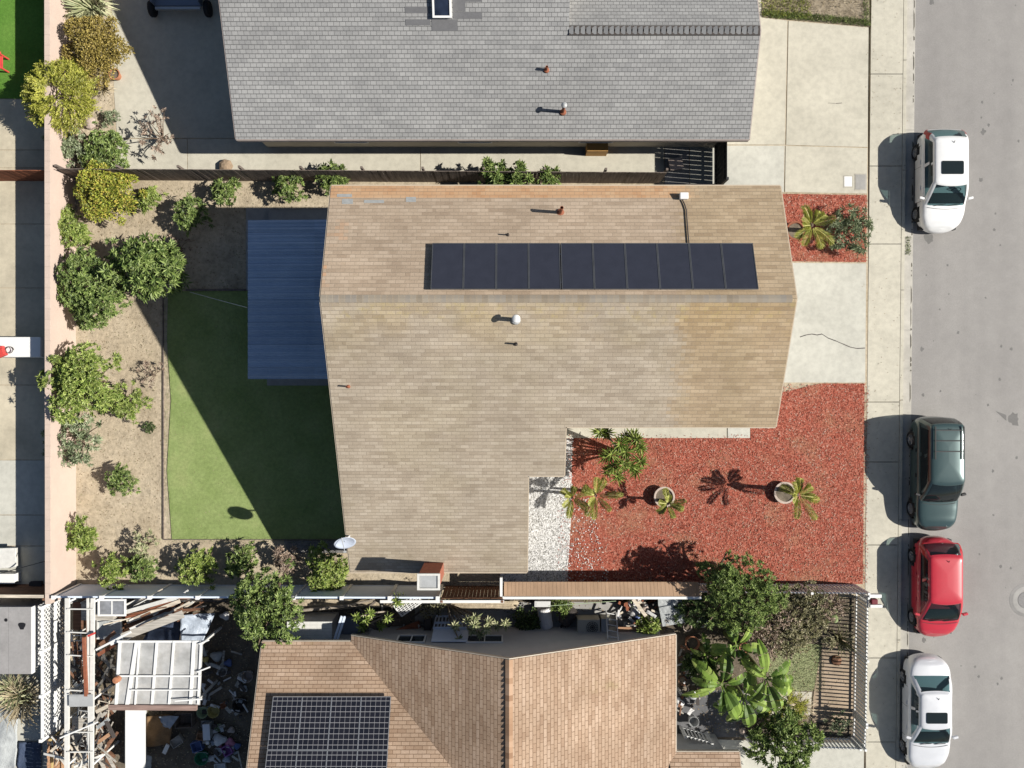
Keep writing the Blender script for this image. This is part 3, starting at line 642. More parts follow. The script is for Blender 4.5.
tag(MB().box(PX(268, .25), -5.9, PY(222, .25), PY(210, .25), .03, .22).build('step', 'concrete_grey'), 'low concrete step in shade at the north end of the blue patio roof', 'step')
tag(MB().tube([P(190, 292, .35), P(215, 299, 1.2), P(247, 307.5, 2.5)], .012, 5).build('cord', 'white_dirty'), 'thin pale cord running from the lawn corner up to the blue patio roof', 'cord')
# --- grey roofed neighbour
gh = T('house', 'large grey shingled house with a skylight, at the top of the photo', 'house', (-.7, 14, 0))
GS = .40
def zG(y): return 2.7 + GS * (y - 9.35)
GL, GR = -10.54, 9.06; xm = 2.08; yr1 = 12.9; yr2 = 17.2
g = MB()
roofplane(g, [(GL, 9.35, zG(9.35)), (GR, 9.35, zG(9.35)), (GR, yr1, zG(yr1)), (GL, yr1, zG(yr1))], (1, 0, 0))
roofplane(g, [(GL, yr1, zG(yr1)), (xm, yr1, zG(yr1)), (xm, yr2, zG(yr2)), (GL, yr2, zG(yr2))], (1, 0, 0))
roofplane(g, [(GL, yr2, zG(yr2)), (xm, yr2, zG(yr2)), (xm, 25, zG(yr2) - .4 * 7.8), (GL, 25, zG(yr2) - .4 * 7.8)], (1, 0, 0))
gr = g.build('roof', 'roof_grey', gh)
g2 = MB(); roofplane(g2, [(xm + .02, yr1, zG(yr1) - .002), (GR, yr1, zG(yr1) - .002), (GR, 17.5, zG(yr1) - .30 * 4.6), (xm + .02, 17.5, zG(yr1) - .30 * 4.6)], (1, 0, 0)); g2.build('roof_slope', 'roof_grey_shade', gr)
MB().bar((xm, yr1, zG(yr1) - .025), (GR - .01, yr1, zG(yr1) - .025), .34, .05).build('ridge_gap_shade', 'pot_dark', gr)  # dark strip standing in for the shade in gaps between ridge tabs
rc = MB(); ridge(rc, (xm, yr1, zG(yr1) + .03), (GR, yr1, zG(yr1) + .03), .15, .21, .74); rc2 = MB(); ridge(rc2, (GL, yr2, zG(yr2)), (xm, yr2, zG(yr2)), .13, .2); rc.build('ridge_cap', M.setdefault('cap_grey', chips('grey_ridge_shingles', [(.30, .30, .298), (.34, .34, .336), (.40, .40, .39)])), gr)
rc2.build('ridge_cap', M['cap_grey'], gr)
fa = MB(); edge(fa, (GL, 9.35, 2.7), (GR, 9.35, 2.7), (0, -1, 0)); edge(fa, (GL, 9.35, 2.7), (GL, yr2, zG(yr2)), (-1, 0, 0)); edge(fa, (GR, 9.35, 2.7), (GR, yr1, zG(yr1)), (1, 0, 0)); edge(fa, (GR, yr1, zG(yr1)), (GR, 17.5, zG(yr1) - 1.38), (1, 0, 0))
fa.build('fascia', M.setdefault('fascia_pink', plain('taupe_fascia', (.40, .34, .31), .7)), gr)
wa = MB(); gable(wa, GL + .4, xm - .02, [(9.82, 0), (9.82, zG(9.82) - .13), (yr2, zG(yr2) - .13), (24.5, zG(yr2) - 3.05), (24.5, 0)]); gable(wa, xm - .018, GR - .4, [(9.82, 0), (9.82, zG(9.82) - .13), (yr1, zG(yr1) - .13), (17, zG(yr1) - .3 * 4.1 - .13), (17, 0)])
wa.build('wall', 'stucco', gh)
# skylight
def zGf(y): return zG(y)
s0 = hit(433, 18, zGf); s1 = hit(451.5, 0, zGf); nv = Vector((0, -.4, 1)).normalized()
def skyl(mb, x0, x1, y0, y1, h0, h1):
    vs = [Vector((x, y, zG(y))) + nv * h for h in (h0, h1) for (x, y) in ((x0, y0), (x1, y0), (x1, y1), (x0, y1))]
    mb.add(vs, [(3, 2, 1, 0), (4, 5, 6, 7), (0, 1, 5, 4), (1, 2, 6, 5), (2, 3, 7, 6), (3, 0, 4, 7)])
mb = MB(); x0, x1, ya, yb2 = s0.x, s1.x, s0.y, s0.y + 1.25
skyl(mb, x0, x1, ya, ya + .07, 0, .17); skyl(mb, x0, x1, yb2 - .07, yb2, 0, .17); skyl(mb, x0, x0 + .07, ya + .07, yb2 - .07, 0, .17); skyl(mb, x1 - .07, x1, ya + .07, yb2 - .07, 0, .17)
sk = mb.build('skylight', 'white', gr); mb = MB(); skyl(mb, x0 + .06, x1 - .06, ya + .06, yb2 - .06, .05, .14); mb.build('pane', M.setdefault('sky_glass', glassy('skylight_glass', (.02, .028, .05), .12, .3)), sk)
mb = MB()
for (xa, xb, ya2, yb3) in ((x0 - 1.0, x0 - .1, ya + .55, ya + .75), (x0 - 1.0, x0 - .1, ya + .15, ya + .35), (x0 - 1.0, x0 - .1, ya - .22, ya - .04), (x0 - .05, x1 + .2, ya - .4, ya - .04), (x1 + .05, x1 + 1.1, ya - .02, ya + .18), (x1 + .05, x1 + .5, ya + .2, ya + .9), (x1 + .5, x1 + 1.1, ya + .5, ya + .7)): skyl(mb, xa, xb, ya2, yb3, .003, .012)
mb.build('repair_shingles', M.setdefault('dark_shingle', plain('dark_grey_shingle', (.15, .15, .155), .9, var=.12, scale=9)), gr)
vent(gh, hit(546.5, 70, zGf), .05, .32, 'rust'); vent(gh, hit(563, 112, zGf), .06, .72, 'rust', 'grey_metal')
for x in (-6.5, -1.5, 3.4): window(gh, (x, 9.82, 1.3), 1.4, 1.1, (0, -1, 0))
MB().box(3.05, 3.9, 9.45, 9.8, .02, .75).build('utility_cabinet', M.setdefault('amber', plain('amber_box', (.45, .25, .08), .7)), gh)
# --- brown roofed neighbour
bh = T('house', 'brown shingled house with crossing slopes and gridded solar panels, bottom of the photo', 'house', (-1.5, -13, 0))
bs = .447; ze = 2.75; ye = -9.83; xr = -.1; yg = -9.61; zr = 5.45
def zB(y): return ze + bs * (ye - y)                    # north slope
xe = 6.28; xwl = -9.53; ybk = ye - (zr - ze) / bs          # ridge line of the rear body
zrr = 5.9; yrr = ye - (zrr - ze) / bs
def zE(x): return zr - bs * abs(x - xr)
b = MB()
# valley from eave to ridge
vx0 = xr - (zr - ze) / bs                              # where west slope reaches eave height
vy1 = ye - (zr - ze) / bs                              # where it meets the front ridge
roofplane(b, [(xwl, ye, ze), (vx0, ye, ze), (xr, vy1, zr), (xr + 1.0, yrr, zrr), (xwl, yrr, zrr)] if False else [(xwl, ye, ze), (vx0, ye, ze), (xr, vy1, zr), (xwl, vy1, zr)], (1, 0, 0))
roofplane(b, [(xwl, vy1, zr), (xr, vy1, zr), (xr, vy1 - 6, zr - bs * 6), (xwl, vy1 - 6, zr - bs * 6)], (1, 0, 0))
roofplane(b, [(vx0, yg, ze), (xr, yg, zr), (xr, vy1, zr), (vx0, ye, ze)], (0, 1, 0))
roofplane(b, [(xr, yg, zr), (xe, yg, zE(xe)), (xe, -18, zE(xe)), (xr, -18, zr)], (0, 1, 0))
roofplane(b, [(xe - .25, -14.12, 2.58), (8.72, -14.12, 2.58), (8.72, -18, 2.58 + .4 * 3.88), (xe - .25, -18, 2.58 + .4 * 3.88)], (1, 0, 0))
br = b.build('roof', 'roof_brown', bh)
rc = MB(); ridge(rc, (xr, yg, zr + .01), (xr, -18, zr + .01), .13, .2)
rc.build('ridge_cap', M.setdefault('cap_brown', chips('brown_ridge_shingles', [(.26, .15, .09), (.38, .24, .15), (.46, .31, .21)])), br)
fa = MB(); edge(fa, (xwl, ye, ze), (vx0 + .02, ye, ze), (0, 1, 0), .16); edge(fa, (vx0, yg, ze), (xr, yg, zr), (0, 1, 0), .16); edge(fa, (xr, yg, zr), (xe, yg, zE(xe)), (0, 1, 0), .16); edge(fa, (xe, yg, zE(xe)), (xe, -14.1, zE(xe)), (1, 0, 0), .16); edge(fa, (xwl, ye, ze), (xwl, vy1, zr), (-1, 0, 0), .16); edge(fa, (xe + .04, -14.12, 2.58), (8.72, -14.12, 2.58), (0, 1, 0), .14); edge(fa, (8.72, -14.12, 2.58), (8.72, -18, 4.13), (1, 0, 0), .14)
fa.build('fascia', M.setdefault('fascia_cream', plain('cream_fascia', (.50, .44, .36), .7)), br)
wa = MB()
def gabx(mb, y0, y1, prof):
    n = len(prof); vs = [(x, y0, z) for x, z in prof] + [(x, y1, z) for x, z in prof]
    mb.add(vs, [tuple(range(n)), tuple(range(n, 2 * n))[::-1]] + [(i, n + i, n + (i + 1) % n, (i + 1) % n) for i in range(n)])
gabx(wa, -10.05, -18, [(vx0 + .4, 0), (vx0 + .4, zE(vx0 + .4) - .13), (xr, zr - .13), (xe - .4, zE(xe - .4) - .13), (xe - .4, 0)])
gable(wa, xwl + .4, vx0 + .396, [(ye - .4, 0), (ye - .4, zB(ye - .4) - .13), (vy1, zr - .13), (vy1 - 5.6, zr - .13 - bs * 5.6), (vy1 - 5.6, 0)])
wa.box(xe - .396, 8.4, -18, -14.5, 0, 2.6)
wa.build('wall', 'stucco_grey', bh)
for (ua, ub) in ((396, 425), (466, 503)):
    xa, xb = PX(ua, 2.0), PX(ub, 2.0); window(bh, ((xa + xb) / 2, -10.05, 1.75), xb - xa, .9, (0, 1, 0))
# PV array
pvz = .24; nv = Vector((0, bs, 1)).normalized()
pa = T('solar_array', 'black solar panels with pale cell grid on the brown shingle roof', 'solar panels', (-7.2, -12.5, zB(-12.5)))
xa = PX(276, zB(-11.3)); px_w = (PX(393, 3.6) - PX(276, 3.6)) / 4; yt = None
def solve_y(v):
    z = 3.5
    for _ in range(30): z = zB(PY(v, z))
    return PY(v, z)
ya = solve_y(697); yb1 = solve_y(749.5); ydl = ya - yb1
for rw in range(2):
    for cl in range(4):
        X0 = xa + cl * px_w + .008; X1 = X0 + px_w - .016; Y1 = ya - rw * (ydl + .03); Y0 = Y1 - ydl
        a = [Vector((x, y, zB(y))) for (x, y) in ((X0, Y0), (X1, Y0), (X1, Y1), (X0, Y1))]
        mb = MB(); uv = [(0.02, .02), (.98, .02), (.98, .98), (.02, .98)]
        mb.add([p + nv * pvz for p in a] + [p + nv * (pvz - .04) for p in a], [(0, 1, 2, 3), (7, 6, 5, 4), (0, 4, 5, 1), (1, 5, 6, 2), (2, 6, 7, 3), (3, 7, 4, 0)], [uv, uv] + [[(0, 0)] * 4] * 4)
        pn = mb.build('solar_panel', 'pv', pa); fr = MB()
        for j in range(4): fr.bar(a[j] + nv * (pvz - .012), a[(j + 1) % 4] + nv * (pvz - .012), .022, .045)
        fr.build('frame', 'steel', pn)
rl = MB()
for yy in (ya - .4, ya - 1.5, ya - 2.6): rl.bar((xa, yy, zB(yy) + .1), (xa + 4 * px_w, yy, zB(yy) + .1), .04, .16)
rl.build('rail', 'steel', pa)

# ------------------------------------------------------------------ walls and fences
t = T('block_wall', 'long pinkish block wall between the back yard and the left neighbour', 'wall', (-18.2, 3, 0))
# south end at v=595, the wall runs up out of the frame
def wall_run(y0, y1, xb0, xb1):
    mb = MB(); h = 1.86
    for (ya, yb_, k) in ((y0, y1, 1),):
        pass
    mb.add([(xb0 - .19, y0, -.3), (xb0, y0, -.3), (xb1, y1, -.3), (xb1 - .19, y1, -.3), (xb0 - .19, y0, h), (xb0, y0, h), (xb1, y1, h), (xb1 - .19, y1, h)],
           [(3, 2, 1, 0), (4, 5, 6, 7), (0, 1, 5, 4), (1, 2, 6, 5), (2, 3, 7, 6), (3, 0, 4, 7)])
    mb.build('wall', 'block', t)
    mb = MB()
    n = int((y1 - y0) / .41)
    for i in range(n):
        a = i / n; b_ = (i + 1) / n; g_ = .002 / (y1 - y0)
        xa, xb = xb0 + (xb1 - xb0) * a, xb0 + (xb1 - xb0) * b_
        ya, yb_ = y0 + (y1 - y0) * (a + g_), y0 + (y1 - y0) * (b_ - g_)
        mb.add([(xa - .20, ya, h), (xa + .01, ya, h), (xb + .01, yb_, h), (xb - .20, yb_, h), (xa - .20, ya, h + .06), (xa + .01, ya, h + .06), (xb + .01, yb_, h + .06), (xb - .20, yb_, h + .06)],
               [(3, 2, 1, 0), (4, 5, 6, 7), (0, 1, 5, 4), (1, 2, 6, 5), (2, 3, 7, 6), (3, 0, 4, 7)])
    mb.build('coping', 'block_cap', t)
wall_run(-8.62, 24, -18.08, -18.12)
def plank_fence(name, label, a, b, h, mat, w=.145, gap=.008, z0=0, cap=None, post=2.4, face=1, pm=None, lean_=0, cat='fence'):
    a = Vector((a[0], a[1], z0)); b = Vector((b[0], b[1], z0)); d = b - a; L = d.length; d.normalize(); s = Vector((-d.y, d.x, 0)) * face
    t = T(name, label, cat, (a + b) / 2); mb = MB(); n = max(1, int(L / w))
    for i in range(n):
        p = a + d * (L * (i + .5) / n); ww = L / n - gap; j = random.uniform(-.03, .03)
        o = s * random.uniform(-.004, .004) + s * lean_ * 0
        q0 = p + o; q1 = p + o + Vector((0, 0, h + j)) + s * lean_
        vs = []
        for q in (q0, q1):
            for (x, y) in ((-ww / 2, -.009), (ww / 2, -.009), (ww / 2, .009), (-ww / 2, .009)): vs.append(q + d * x + s * y)
        mb.add(vs, [(3, 2, 1, 0), (4, 5, 6, 7), (0, 1, 5, 4), (1, 2, 6, 5), (2, 3, 7, 6), (3, 0, 4, 7)])
    mb.build('planks', mat, t)
    rl = MB()
    for z in (.3, h - .25): rl.bar(a - s * .045 + Vector((0, 0, z)) + s * lean_ * z / h, b - s * .045 + Vector((0, 0, z)) + s * lean_ * z / h, .05, .09)
    rl.build('rail', pm or mat, t)
    k = max(1, int(L / post))
    for i in range(k + 1):
        p = a + d * (L * i / k) - s * .12; MB().box(p.x - .045, p.x + .045, p.y - .045, p.y + .045, z0, h + .05).build('post', pm or mat, t)
    if cap: MB().bar(a + Vector((0, 0, h + .05)) + s * lean_, b + Vector((0, 0, h + .05)) + s * lean_, .12, .035).build('cap_board', cap, t)
    return t
plank_fence('plank_fence', 'dark weathered plank fence between the tan house and grey house', (-17.95, 8.47), (6.1, 8.32), 1.75, 'wood_dark', face=-1, cap=None)
plank_fence('plank_fence', 'short reddish plank fence across the left neighbour concrete yard', (-21.5, 8.42), (-18.35, 8.42), 1.7, 'wood_red', face=-1)
plank_fence('plank_fence', 'dark brown plank fence in shade beside the left neighbour grey shed', (-21.5, -8.30), (-18.35, -8.32), 1.85, 'wood_brown', face=1, cap='wood_pale')
# white solid vinyl fence on the south side
def panel_fence(name, label, a, b, h, mat, n, cap, face=1):
    a = Vector((*a, 0)); b = Vector((*b, 0)); t = T(name, label, 'fence', (a + b) / 2); d = (b - a); L = d.length; d.normalize()
    for i in range(n):
        p = a + d * (L * i / n + .06); q = a + d * (L * (i + 1) / n - .06)
        mb = MB(); mb.bar(p + Vector((0, 0, h / 2 + .03)), q + Vector((0, 0, h / 2 + .03)), .045, h - .1)
        mb.bar(p + Vector((0, 0, h - .05)), q + Vector((0, 0, h - .05)), .07, .11); mb.bar(p + Vector((0, 0, .12)), q + Vector((0, 0, .12)), .07, .12)
        mb.build('panel', mat, t)
    for i in range(n + 1):
        p = a + d * (L * i / n); mb = MB(); mb.box(p.x - .06, p.x + .06, p.y - .06, p.y + .06, 0, h + .06); mb.box(p.x - .075, p.x + .075, p.y - .075, p.y + .075, h + .061, h + .09); mb.build('post', cap, t)
panel_fence('vinyl_fence', 'long white panel fence in shade along the south edge of the back yard', (-17.9, -8.33), (-2.9, -8.36), 1.95, 'vinyl', 8, 'white')
plank_fence('plank_fence', 'dark brown plank fence in deep shade below the chimney', (-2.75, -8.38), (-.38, -8.38), 1.95, 'wood_brown', face=1)
# sloping tan plank lean-to along the gravel and mulch
t = T('plank_awning', 'low tan plank lean-to roof between the white gravel and the cluttered side yard', 'awning', P(597, 580))
mb = MB(); xa, xb = PX(504, 1.7), PX(700, 1.7); n = 52
for i in range(n):
    x0 = xa + (xb - xa) * i / n; x1 = xa + (xb - xa) * (i + 1) / n - .006
    ya_, za_, yb_, zb_ = -7.86, 1.45, -8.36, 1.72
    j = random.uniform(-.004, .004)
    mb.add([(x0, ya_, za_ + j), (x1, ya_, za_ + j), (x1, yb_, zb_ + j), (x0, yb_, zb_ + j), (x0, ya_, za_ - .02), (x1, ya_, za_ - .02), (x1, yb_, zb_ - .02), (x0, yb_, zb_ - .02)], [(0, 1, 2, 3), (7, 6, 5, 4), (0, 4, 5, 1), (1, 5, 6, 2), (2, 6, 7, 3), (3, 7, 4, 0)])
mb.build('planks', M.setdefault('awning_wood', wood('tan_awning_planks', (.43, .29, .19), .12, (10, 1, 1))), t)
MB().box(xa - .05, xb + .05, -8.47, -8.37, 1.62, 1.76).build('edge_rail', 'white', t)
MB().box(xa - .16, xa - .06, -8.42, -7.62, 1.55, 1.75).build('end_board', 'white', t)
for i in range(6):
    x = xa + (xb - xa) * i / 5; MB().box(x - .045, x + .045, -8.46, -8.37, 0, 1.615).build('post', 'wood_brown', t)
MB().box(xa, xb, -8.365, -8.345, .02, 1.45).build('back_board', 'wood_brown', t)
tag(MB().box(PX(380, 2), PX(504, 2), -8.56, -8.45, 1.9, 1.98).build('rail', 'white'), 'white rail lying along the top of the dark fence behind the chimney', 'rail')
# black gate beside the grey house
t = T('side_gate', 'black slatted side gate between the two driveways', 'gate', P(714, 167))
xg = PX(714); mb = MB(); y0, y1 = PY(190), PY(148)
n = 9
for i in range(n):
    y = y0 + (y1 - y0) * (i + .5) / n; w = (y1 - y0) / n
    mb.box(xg - .012, xg + .012, y - w / 2 + .006, y + w / 2 - .006, .08, 2.05)
mb.build('slats', 'black', t)
mb = MB()
for z in (.35, 1.75): mb.box(xg - .05, xg - .014, y0, y1, z, z + .07)
mb.build('rail', 'black', t)
for y in (y0 - .05, y1 + .05): MB().box(xg - .05, xg + .05, y - .05, y + .05, 0, 2.15).build('post', 'iron', t)
MB().box(xg + .014, xg + .05, y1 - .5, y1 - .38, 1.0, 1.12).build('latch', 'steel', t)
tag(MB().box(PX(683), PX(712), PY(189), PY(187), .02, .55).build('low_wall', 'block'), 'low pale wall stub beside the black side gate', 'wall')
tag(MB().obox(P(676, 164, .2) , (.5, .42, .34), (0, 0, .2)).obox(P(676, 164, .41), (.56, .48, .04), (0, 0, .2)).build('storage_box', 'pot_pale', bevel=.01), 'dusty pinkish storage box in the shade of the black side gate', 'box')
# white picket fence round the south neighbour front yard
def picket(name, label, runs, h, sp=.15, finial=False):
    t = T(name, label, 'fence', runs[0][0])
    for (a, b) in runs:
        a = Vector(a); b = Vector(b); d = b - a; L = d.length; d.normalize(); n = int(L / sp); mb = MB()
        for i in range(n):
            p = a + d * (L * (i + .5) / n); mb.add([], [])
            mb.bar(p + Vector((0, 0, .06)), p + Vector((0, 0, h)), .05, .05); mb.tube([p + Vector((0, 0, h)), p + Vector((0, 0, h + .12))], [.028, .004], 4)
        mb.build('pickets', 'white', t); rl = MB()
        for z in (.16, h - .06): rl.bar(a + Vector((0, 0, z)), b + Vector((0, 0, z)), .045, .05)
        rl.build('rail', 'white', t)
        k = max(1, round(L / 2.2))
        for i in range(k + 1):
            p = a + d * (L * i / k); MB().box(p.x - .045, p.x + .045, p.y - .045, p.y + .045, 0, h + .1).build('post', 'white', t)
picket('picket_fence', 'white picket fence between the red mulch bed and the brown hedge', [(P(690, 583), P(853, 584.5))], 1.45)
picket('picket_fence', 'white picket fence along the pavement beside the striped shade paving', [(P(855, 590), P(853, 711)), (P(853, 714), P(852, 736))], 1.25)
picket('picket_fence', 'white picket fence at the foot of the front yard above the concrete drive', [(P(745, 735), P(849, 737.5))], 1.05)
picket('picket_fence', 'short white picket gate tucked into the corner of the brown roof', [(P(680, 726), P(706, 733))], 1.0)
t = T('mailbox', 'small white and dark red mailbox at the fence corner by the pavement', 'mailbox', P(860, 590))
q = P(861, 589)
MB().box(q.x - .05, q.x + .05, q.y - .4, q.y - .3, 0, 1.15).build('post', 'white', t)
MB().box(q.x - .25, q.x + .25, q.y - .02, q.y + .12, 1.16, 1.36).build('box', 'white', t, bevel=.02)
MB().box(q.x - .2, q.x + .3, q.y - .42, q.y - .30, 1.16, 1.33).build('box', 'white', t, bevel=.02)
MB().box(q.x - .18, q.x + .08, q.y - .27, q.y - .06, 1.16, 1.42).build('newspaper_box', M.setdefault('maroon', plain('maroon_paint', (.16, .02, .03), .5)), t, bevel=.03)

# ------------------------------------------------------------------ plants
class Leaves:
    def __init__(s): s.V = []; s.F = []; s.n = 0
    def blades(s, B, D, L, W, fold=.25, droop=.15):
        # rhombic leaves folded along the midrib
        B = np.asarray(B); D = np.asarray(D); n = len(B); D = D / (np.linalg.norm(D, axis=1, keepdims=True) + 1e-9)
        up = np.tile([0, 0, 1.0], (n, 1)) + rng.normal(0, .35, (n, 3)); sd = np.cross(D, up); sd /= np.linalg.norm(sd, axis=1, keepdims=True) + 1e-9
        nn = np.cross(sd, D); L = np.broadcast_to(L, (n,))[:, None] * rng.uniform(.75, 1.2, (n, 1)); W = np.broadcast_to(W, (n,))[:, None] * rng.uniform(.8, 1.2, (n, 1))
        mid = B + D * L * .45; tip = B + D * L - np.array([0, 0, 1.0]) * L * droop
        l = mid + sd * W / 2 + nn * W * fold; r = mid - sd * W / 2 + nn * W * fold
        V = np.stack([B, l, tip, r], 1).reshape(-1, 3); i = s.n + 4 * np.arange(n)[:, None]
        s.V.append(V); s.F += np.concatenate([i + [0, 2, 1], i + [0, 3, 2]], 1).reshape(-1, 3).tolist(); s.n += 4 * n
    def ribbon(s, pts, wid, fold=.15):                           # one long leaf as its own island
        pts = [Vector(p) for p in pts]; m = len(pts); V = []
        for i, p in enumerate(pts):
            d = (pts[min(i + 1, m - 1)] - pts[max(i - 1, 0)]).normalized(); sd = d.cross(Vector((0, 0, 1)))
            if sd.length < 1e-3: sd = Vector((1, 0, 0))
            sd.normalize(); nn = sd.cross(d); w = wid[i] if hasattr(wid, '__len__') else wid
            V += [tuple(p + sd * w / 2 + nn * w * fold), tuple(p), tuple(p - sd * w / 2 + nn * w * fold)]
        b = s.n; s.V.append(np.array(V)); s.n += 3 * m
        for i in range(m - 1):
            a = b + 3 * i
            for (x, y) in ((0, 1), (1, 2)): s.F += [(a + x, a + y, a + y + 3), (a + x, a + y + 3, a + x + 3)]
    def build(s, name, mat, parent):
        V = np.concatenate(s.V) - np.array(wl(parent)); me = bpy.data.meshes.new(name)
        me.from_pydata(V.tolist(), [], s.F); me.materials.append(M[mat] if isinstance(mat, str) else mat); me.update()
        o = bpy.data.objects.new(name, me); COL.objects.link(o); o.parent = parent; return o
def unit(n, zlo=-.25):
    d = rng.normal(size=(n, 3)); d /= np.linalg.norm(d, axis=1, keepdims=True); d[:, 2] = np.where(d[:, 2] < zlo, -d[:, 2], d[:, 2]); return d
def lobes(c, r, hz, k, ell=1.0):
    out = []
    for i in range(k):
        a = 2 * PI * (i + random.uniform(-.35, .35)) / max(1, k - 1); q = r * random.uniform(.35, .74) if i else 0
        rr = r * random.uniform(.26, .46) * (1 if i else 1.25)
        out.append((np.array([c[0] + q * math.cos(a), c[1] + q * math.sin(a) * ell, c[2] + hz * random.uniform(-.35, .35) * (1 if i else .4) + (hz * .25 if not i else 0)]), rr))
    return out
def shrub(name, label, cat, u, v, rpx, h, mat, kind='rosette', dens=1.0, leaf=.16, wid=.06, ell=1.0, group=None, trunk='bark', nl=None, zb=0.0, stem=True):
    zc = zb + h * .62; c = P(u, v, zc); r = rpx * 1.06 * (H - zc) / F
    t = T(name, label, cat, (c.x, c.y, zb), group); lf = Leaves(); hz = h * .38
    lb = lobes((c.x, c.y, zc), r, hz, nl or max(5, min(13, int(5 + r * 4))), ell)
    for _ in range(random.randint(5, 9)):
        a = random.uniform(0, 2 * PI); q = r * random.uniform(.72, 1.08); lb.append((np.array([c.x + q * math.cos(a), c.y + q * math.sin(a) * ell, zc + hz * random.uniform(-.6, .35)]), r * random.uniform(.10, .19)))
    wsum = sum(k[1] ** 2 for k in lb); area = PI * r * r
    if kind == 'rosette':
        n = int((80 * area + 14) * dens * (.16 / leaf) ** 1.2)
        for (lc, lr) in lb:
            k = max(2, int(n * lr * lr / wsum * random.uniform(.75, 1.2))); d = unit(k); B = lc + d * lr * (rng.uniform(.25, 1, (k, 1)) ** .45) * np.array([1, ell, min(1.2, hz / (r * .5 + .01))])
            m = 8; BB = np.repeat(B, m, 0); th = np.tile(np.arange(m) * 2 * PI / m, k) + np.repeat(rng.uniform(0, 6, k), m)
            ax = np.repeat(d * .7 + np.array([0, 0, .55]), m, 0); ax /= np.linalg.norm(ax, axis=1, keepdims=True)
            a1 = np.cross(ax, np.array([.3, .9, .1])); a1 /= np.linalg.norm(a1, axis=1, keepdims=True); a2 = np.cross(ax, a1)
            D = a1 * np.cos(th)[:, None] + a2 * np.sin(th)[:, None] + ax * rng.uniform(.1, .9, (k * m, 1))
            lf.blades(BB, D, leaf * np.repeat(rng.uniform(.6, 1.25, k), m), wid * np.repeat(rng.uniform(.7, 1.2, k), m))
    elif kind == 'fine':
        n = int((1500 * area + 100) * dens * (.09 / leaf) ** 1.4)
        for (lc, lr) in lb:
            k = max(4, int(n * lr * lr / wsum * random.uniform(.75, 1.2))); d = unit(k); B = lc + d * lr * (rng.uniform(.1, 1, (k, 1)) ** .4) * np.array([1, ell, min(1.2, hz / (r * .5 + .01))])
            D = d * .6 + rng.normal(0, .6, (k, 3)) + np.array([0, 0, .2]); lf.blades(B, D, leaf, wid)
    elif kind == 'spray':                                        # feathery upright sprays of small leaflets
        n = int(44 * area * dens) + 10
        for i in range(n):
            a = random.uniform(0, 2 * PI); q = r * math.sqrt(random.uniform(.02, .85)); out = q / r
            b0 = np.array([c.x + q * .8 * math.cos(a), c.y + q * .8 * math.sin(a) * ell, zc - hz * .2 + hz * (1 - out * out) * random.uniform(.5, 1.2)])
            dr = np.array([math.cos(a + random.uniform(-.5, .5)) * (.35 + out), math.sin(a + random.uniform(-.5, .5)) * (.35 + out), random.uniform(.35, 1.0)]); dr /= np.linalg.norm(dr)
            L = random.uniform(.35, .6); k = 16; tt = np.linspace(.1, 1, k)[:, None]; B = b0 + dr * L * tt - np.array([0, 0, 1]) * (tt ** 2) * L * .25
            sd = np.cross(dr, [0, 0, 1.0]); sd /= np.linalg.norm(sd) + 1e-6; sg = np.where(np.arange(k) % 2 == 0, 1, -1)[:, None]
            lf.blades(B, dr * .8 + sd * sg * .9 + rng.normal(0, .15, (k, 3)), leaf, wid)
    lf.build('foliage', mat, t)
    if stem:
        mb = MB(); tr = max(.018, min(.13, .035 * h)); base = Vector((c.x + random.uniform(-.1, .1), c.y + random.uniform(-.1, .1), zb - .03)); fork = Vector((c.x, c.y, zb + h * .28))
        mb.tube([base, (base + fork) / 2 + Vector((random.uniform(-.05, .05), random.uniform(-.05, .05), 0)), fork], [tr * 1.25, tr, tr * .85], 8); mb.build('trunk' if h > 2.2 else 'stem', trunk, t)
        mb = MB()
        for (lc, lr) in lb: mb.tube([fork - Vector((0, 0, .05)), fork.lerp(Vector(lc), .55) + Vector((0, 0, .08)), Vector(lc) + Vector((0, 0, lr * .3))], [tr * .6, tr * .4, tr * .15], 6)
        mb.build('branch', trunk, t)
    return t
def strap(name, label, cat, u, v, rpx, h, mat, n=120, wid=.035, group=None, zb=0):
    c = P(u, v, zb + h * .5); r = rpx * (H - h) / F; t = T(name, label, cat, (c.x, c.y, zb), group); lf = Leaves()
    for i in range(n):
        a = random.uniform(0, 2 * PI); L = r * random.uniform(.55, 1.1); up = h * random.uniform(.5, 1.15); b0 = Vector((c.x, c.y, zb)) + Vector((math.cos(a), math.sin(a), 0)) * random.uniform(0, r * .25)
        dv = Vector((math.cos(a), math.sin(a), 0)); lf.ribbon([b0, b0 + dv * L * .3 + Vector((0, 0, up * .75)), b0 + dv * L * .65 + Vector((0, 0, up)), b0 + dv * L + Vector((0, 0, up * .72))], [wid, wid * 1.1, wid * .8, wid * .1])
    lf.build('foliage', mat, t); MB().tube([(c.x, c.y, zb - .02), (c.x, c.y, zb + h * .2)], [.05, .03], 7).build('stem', 'bark', t); return t
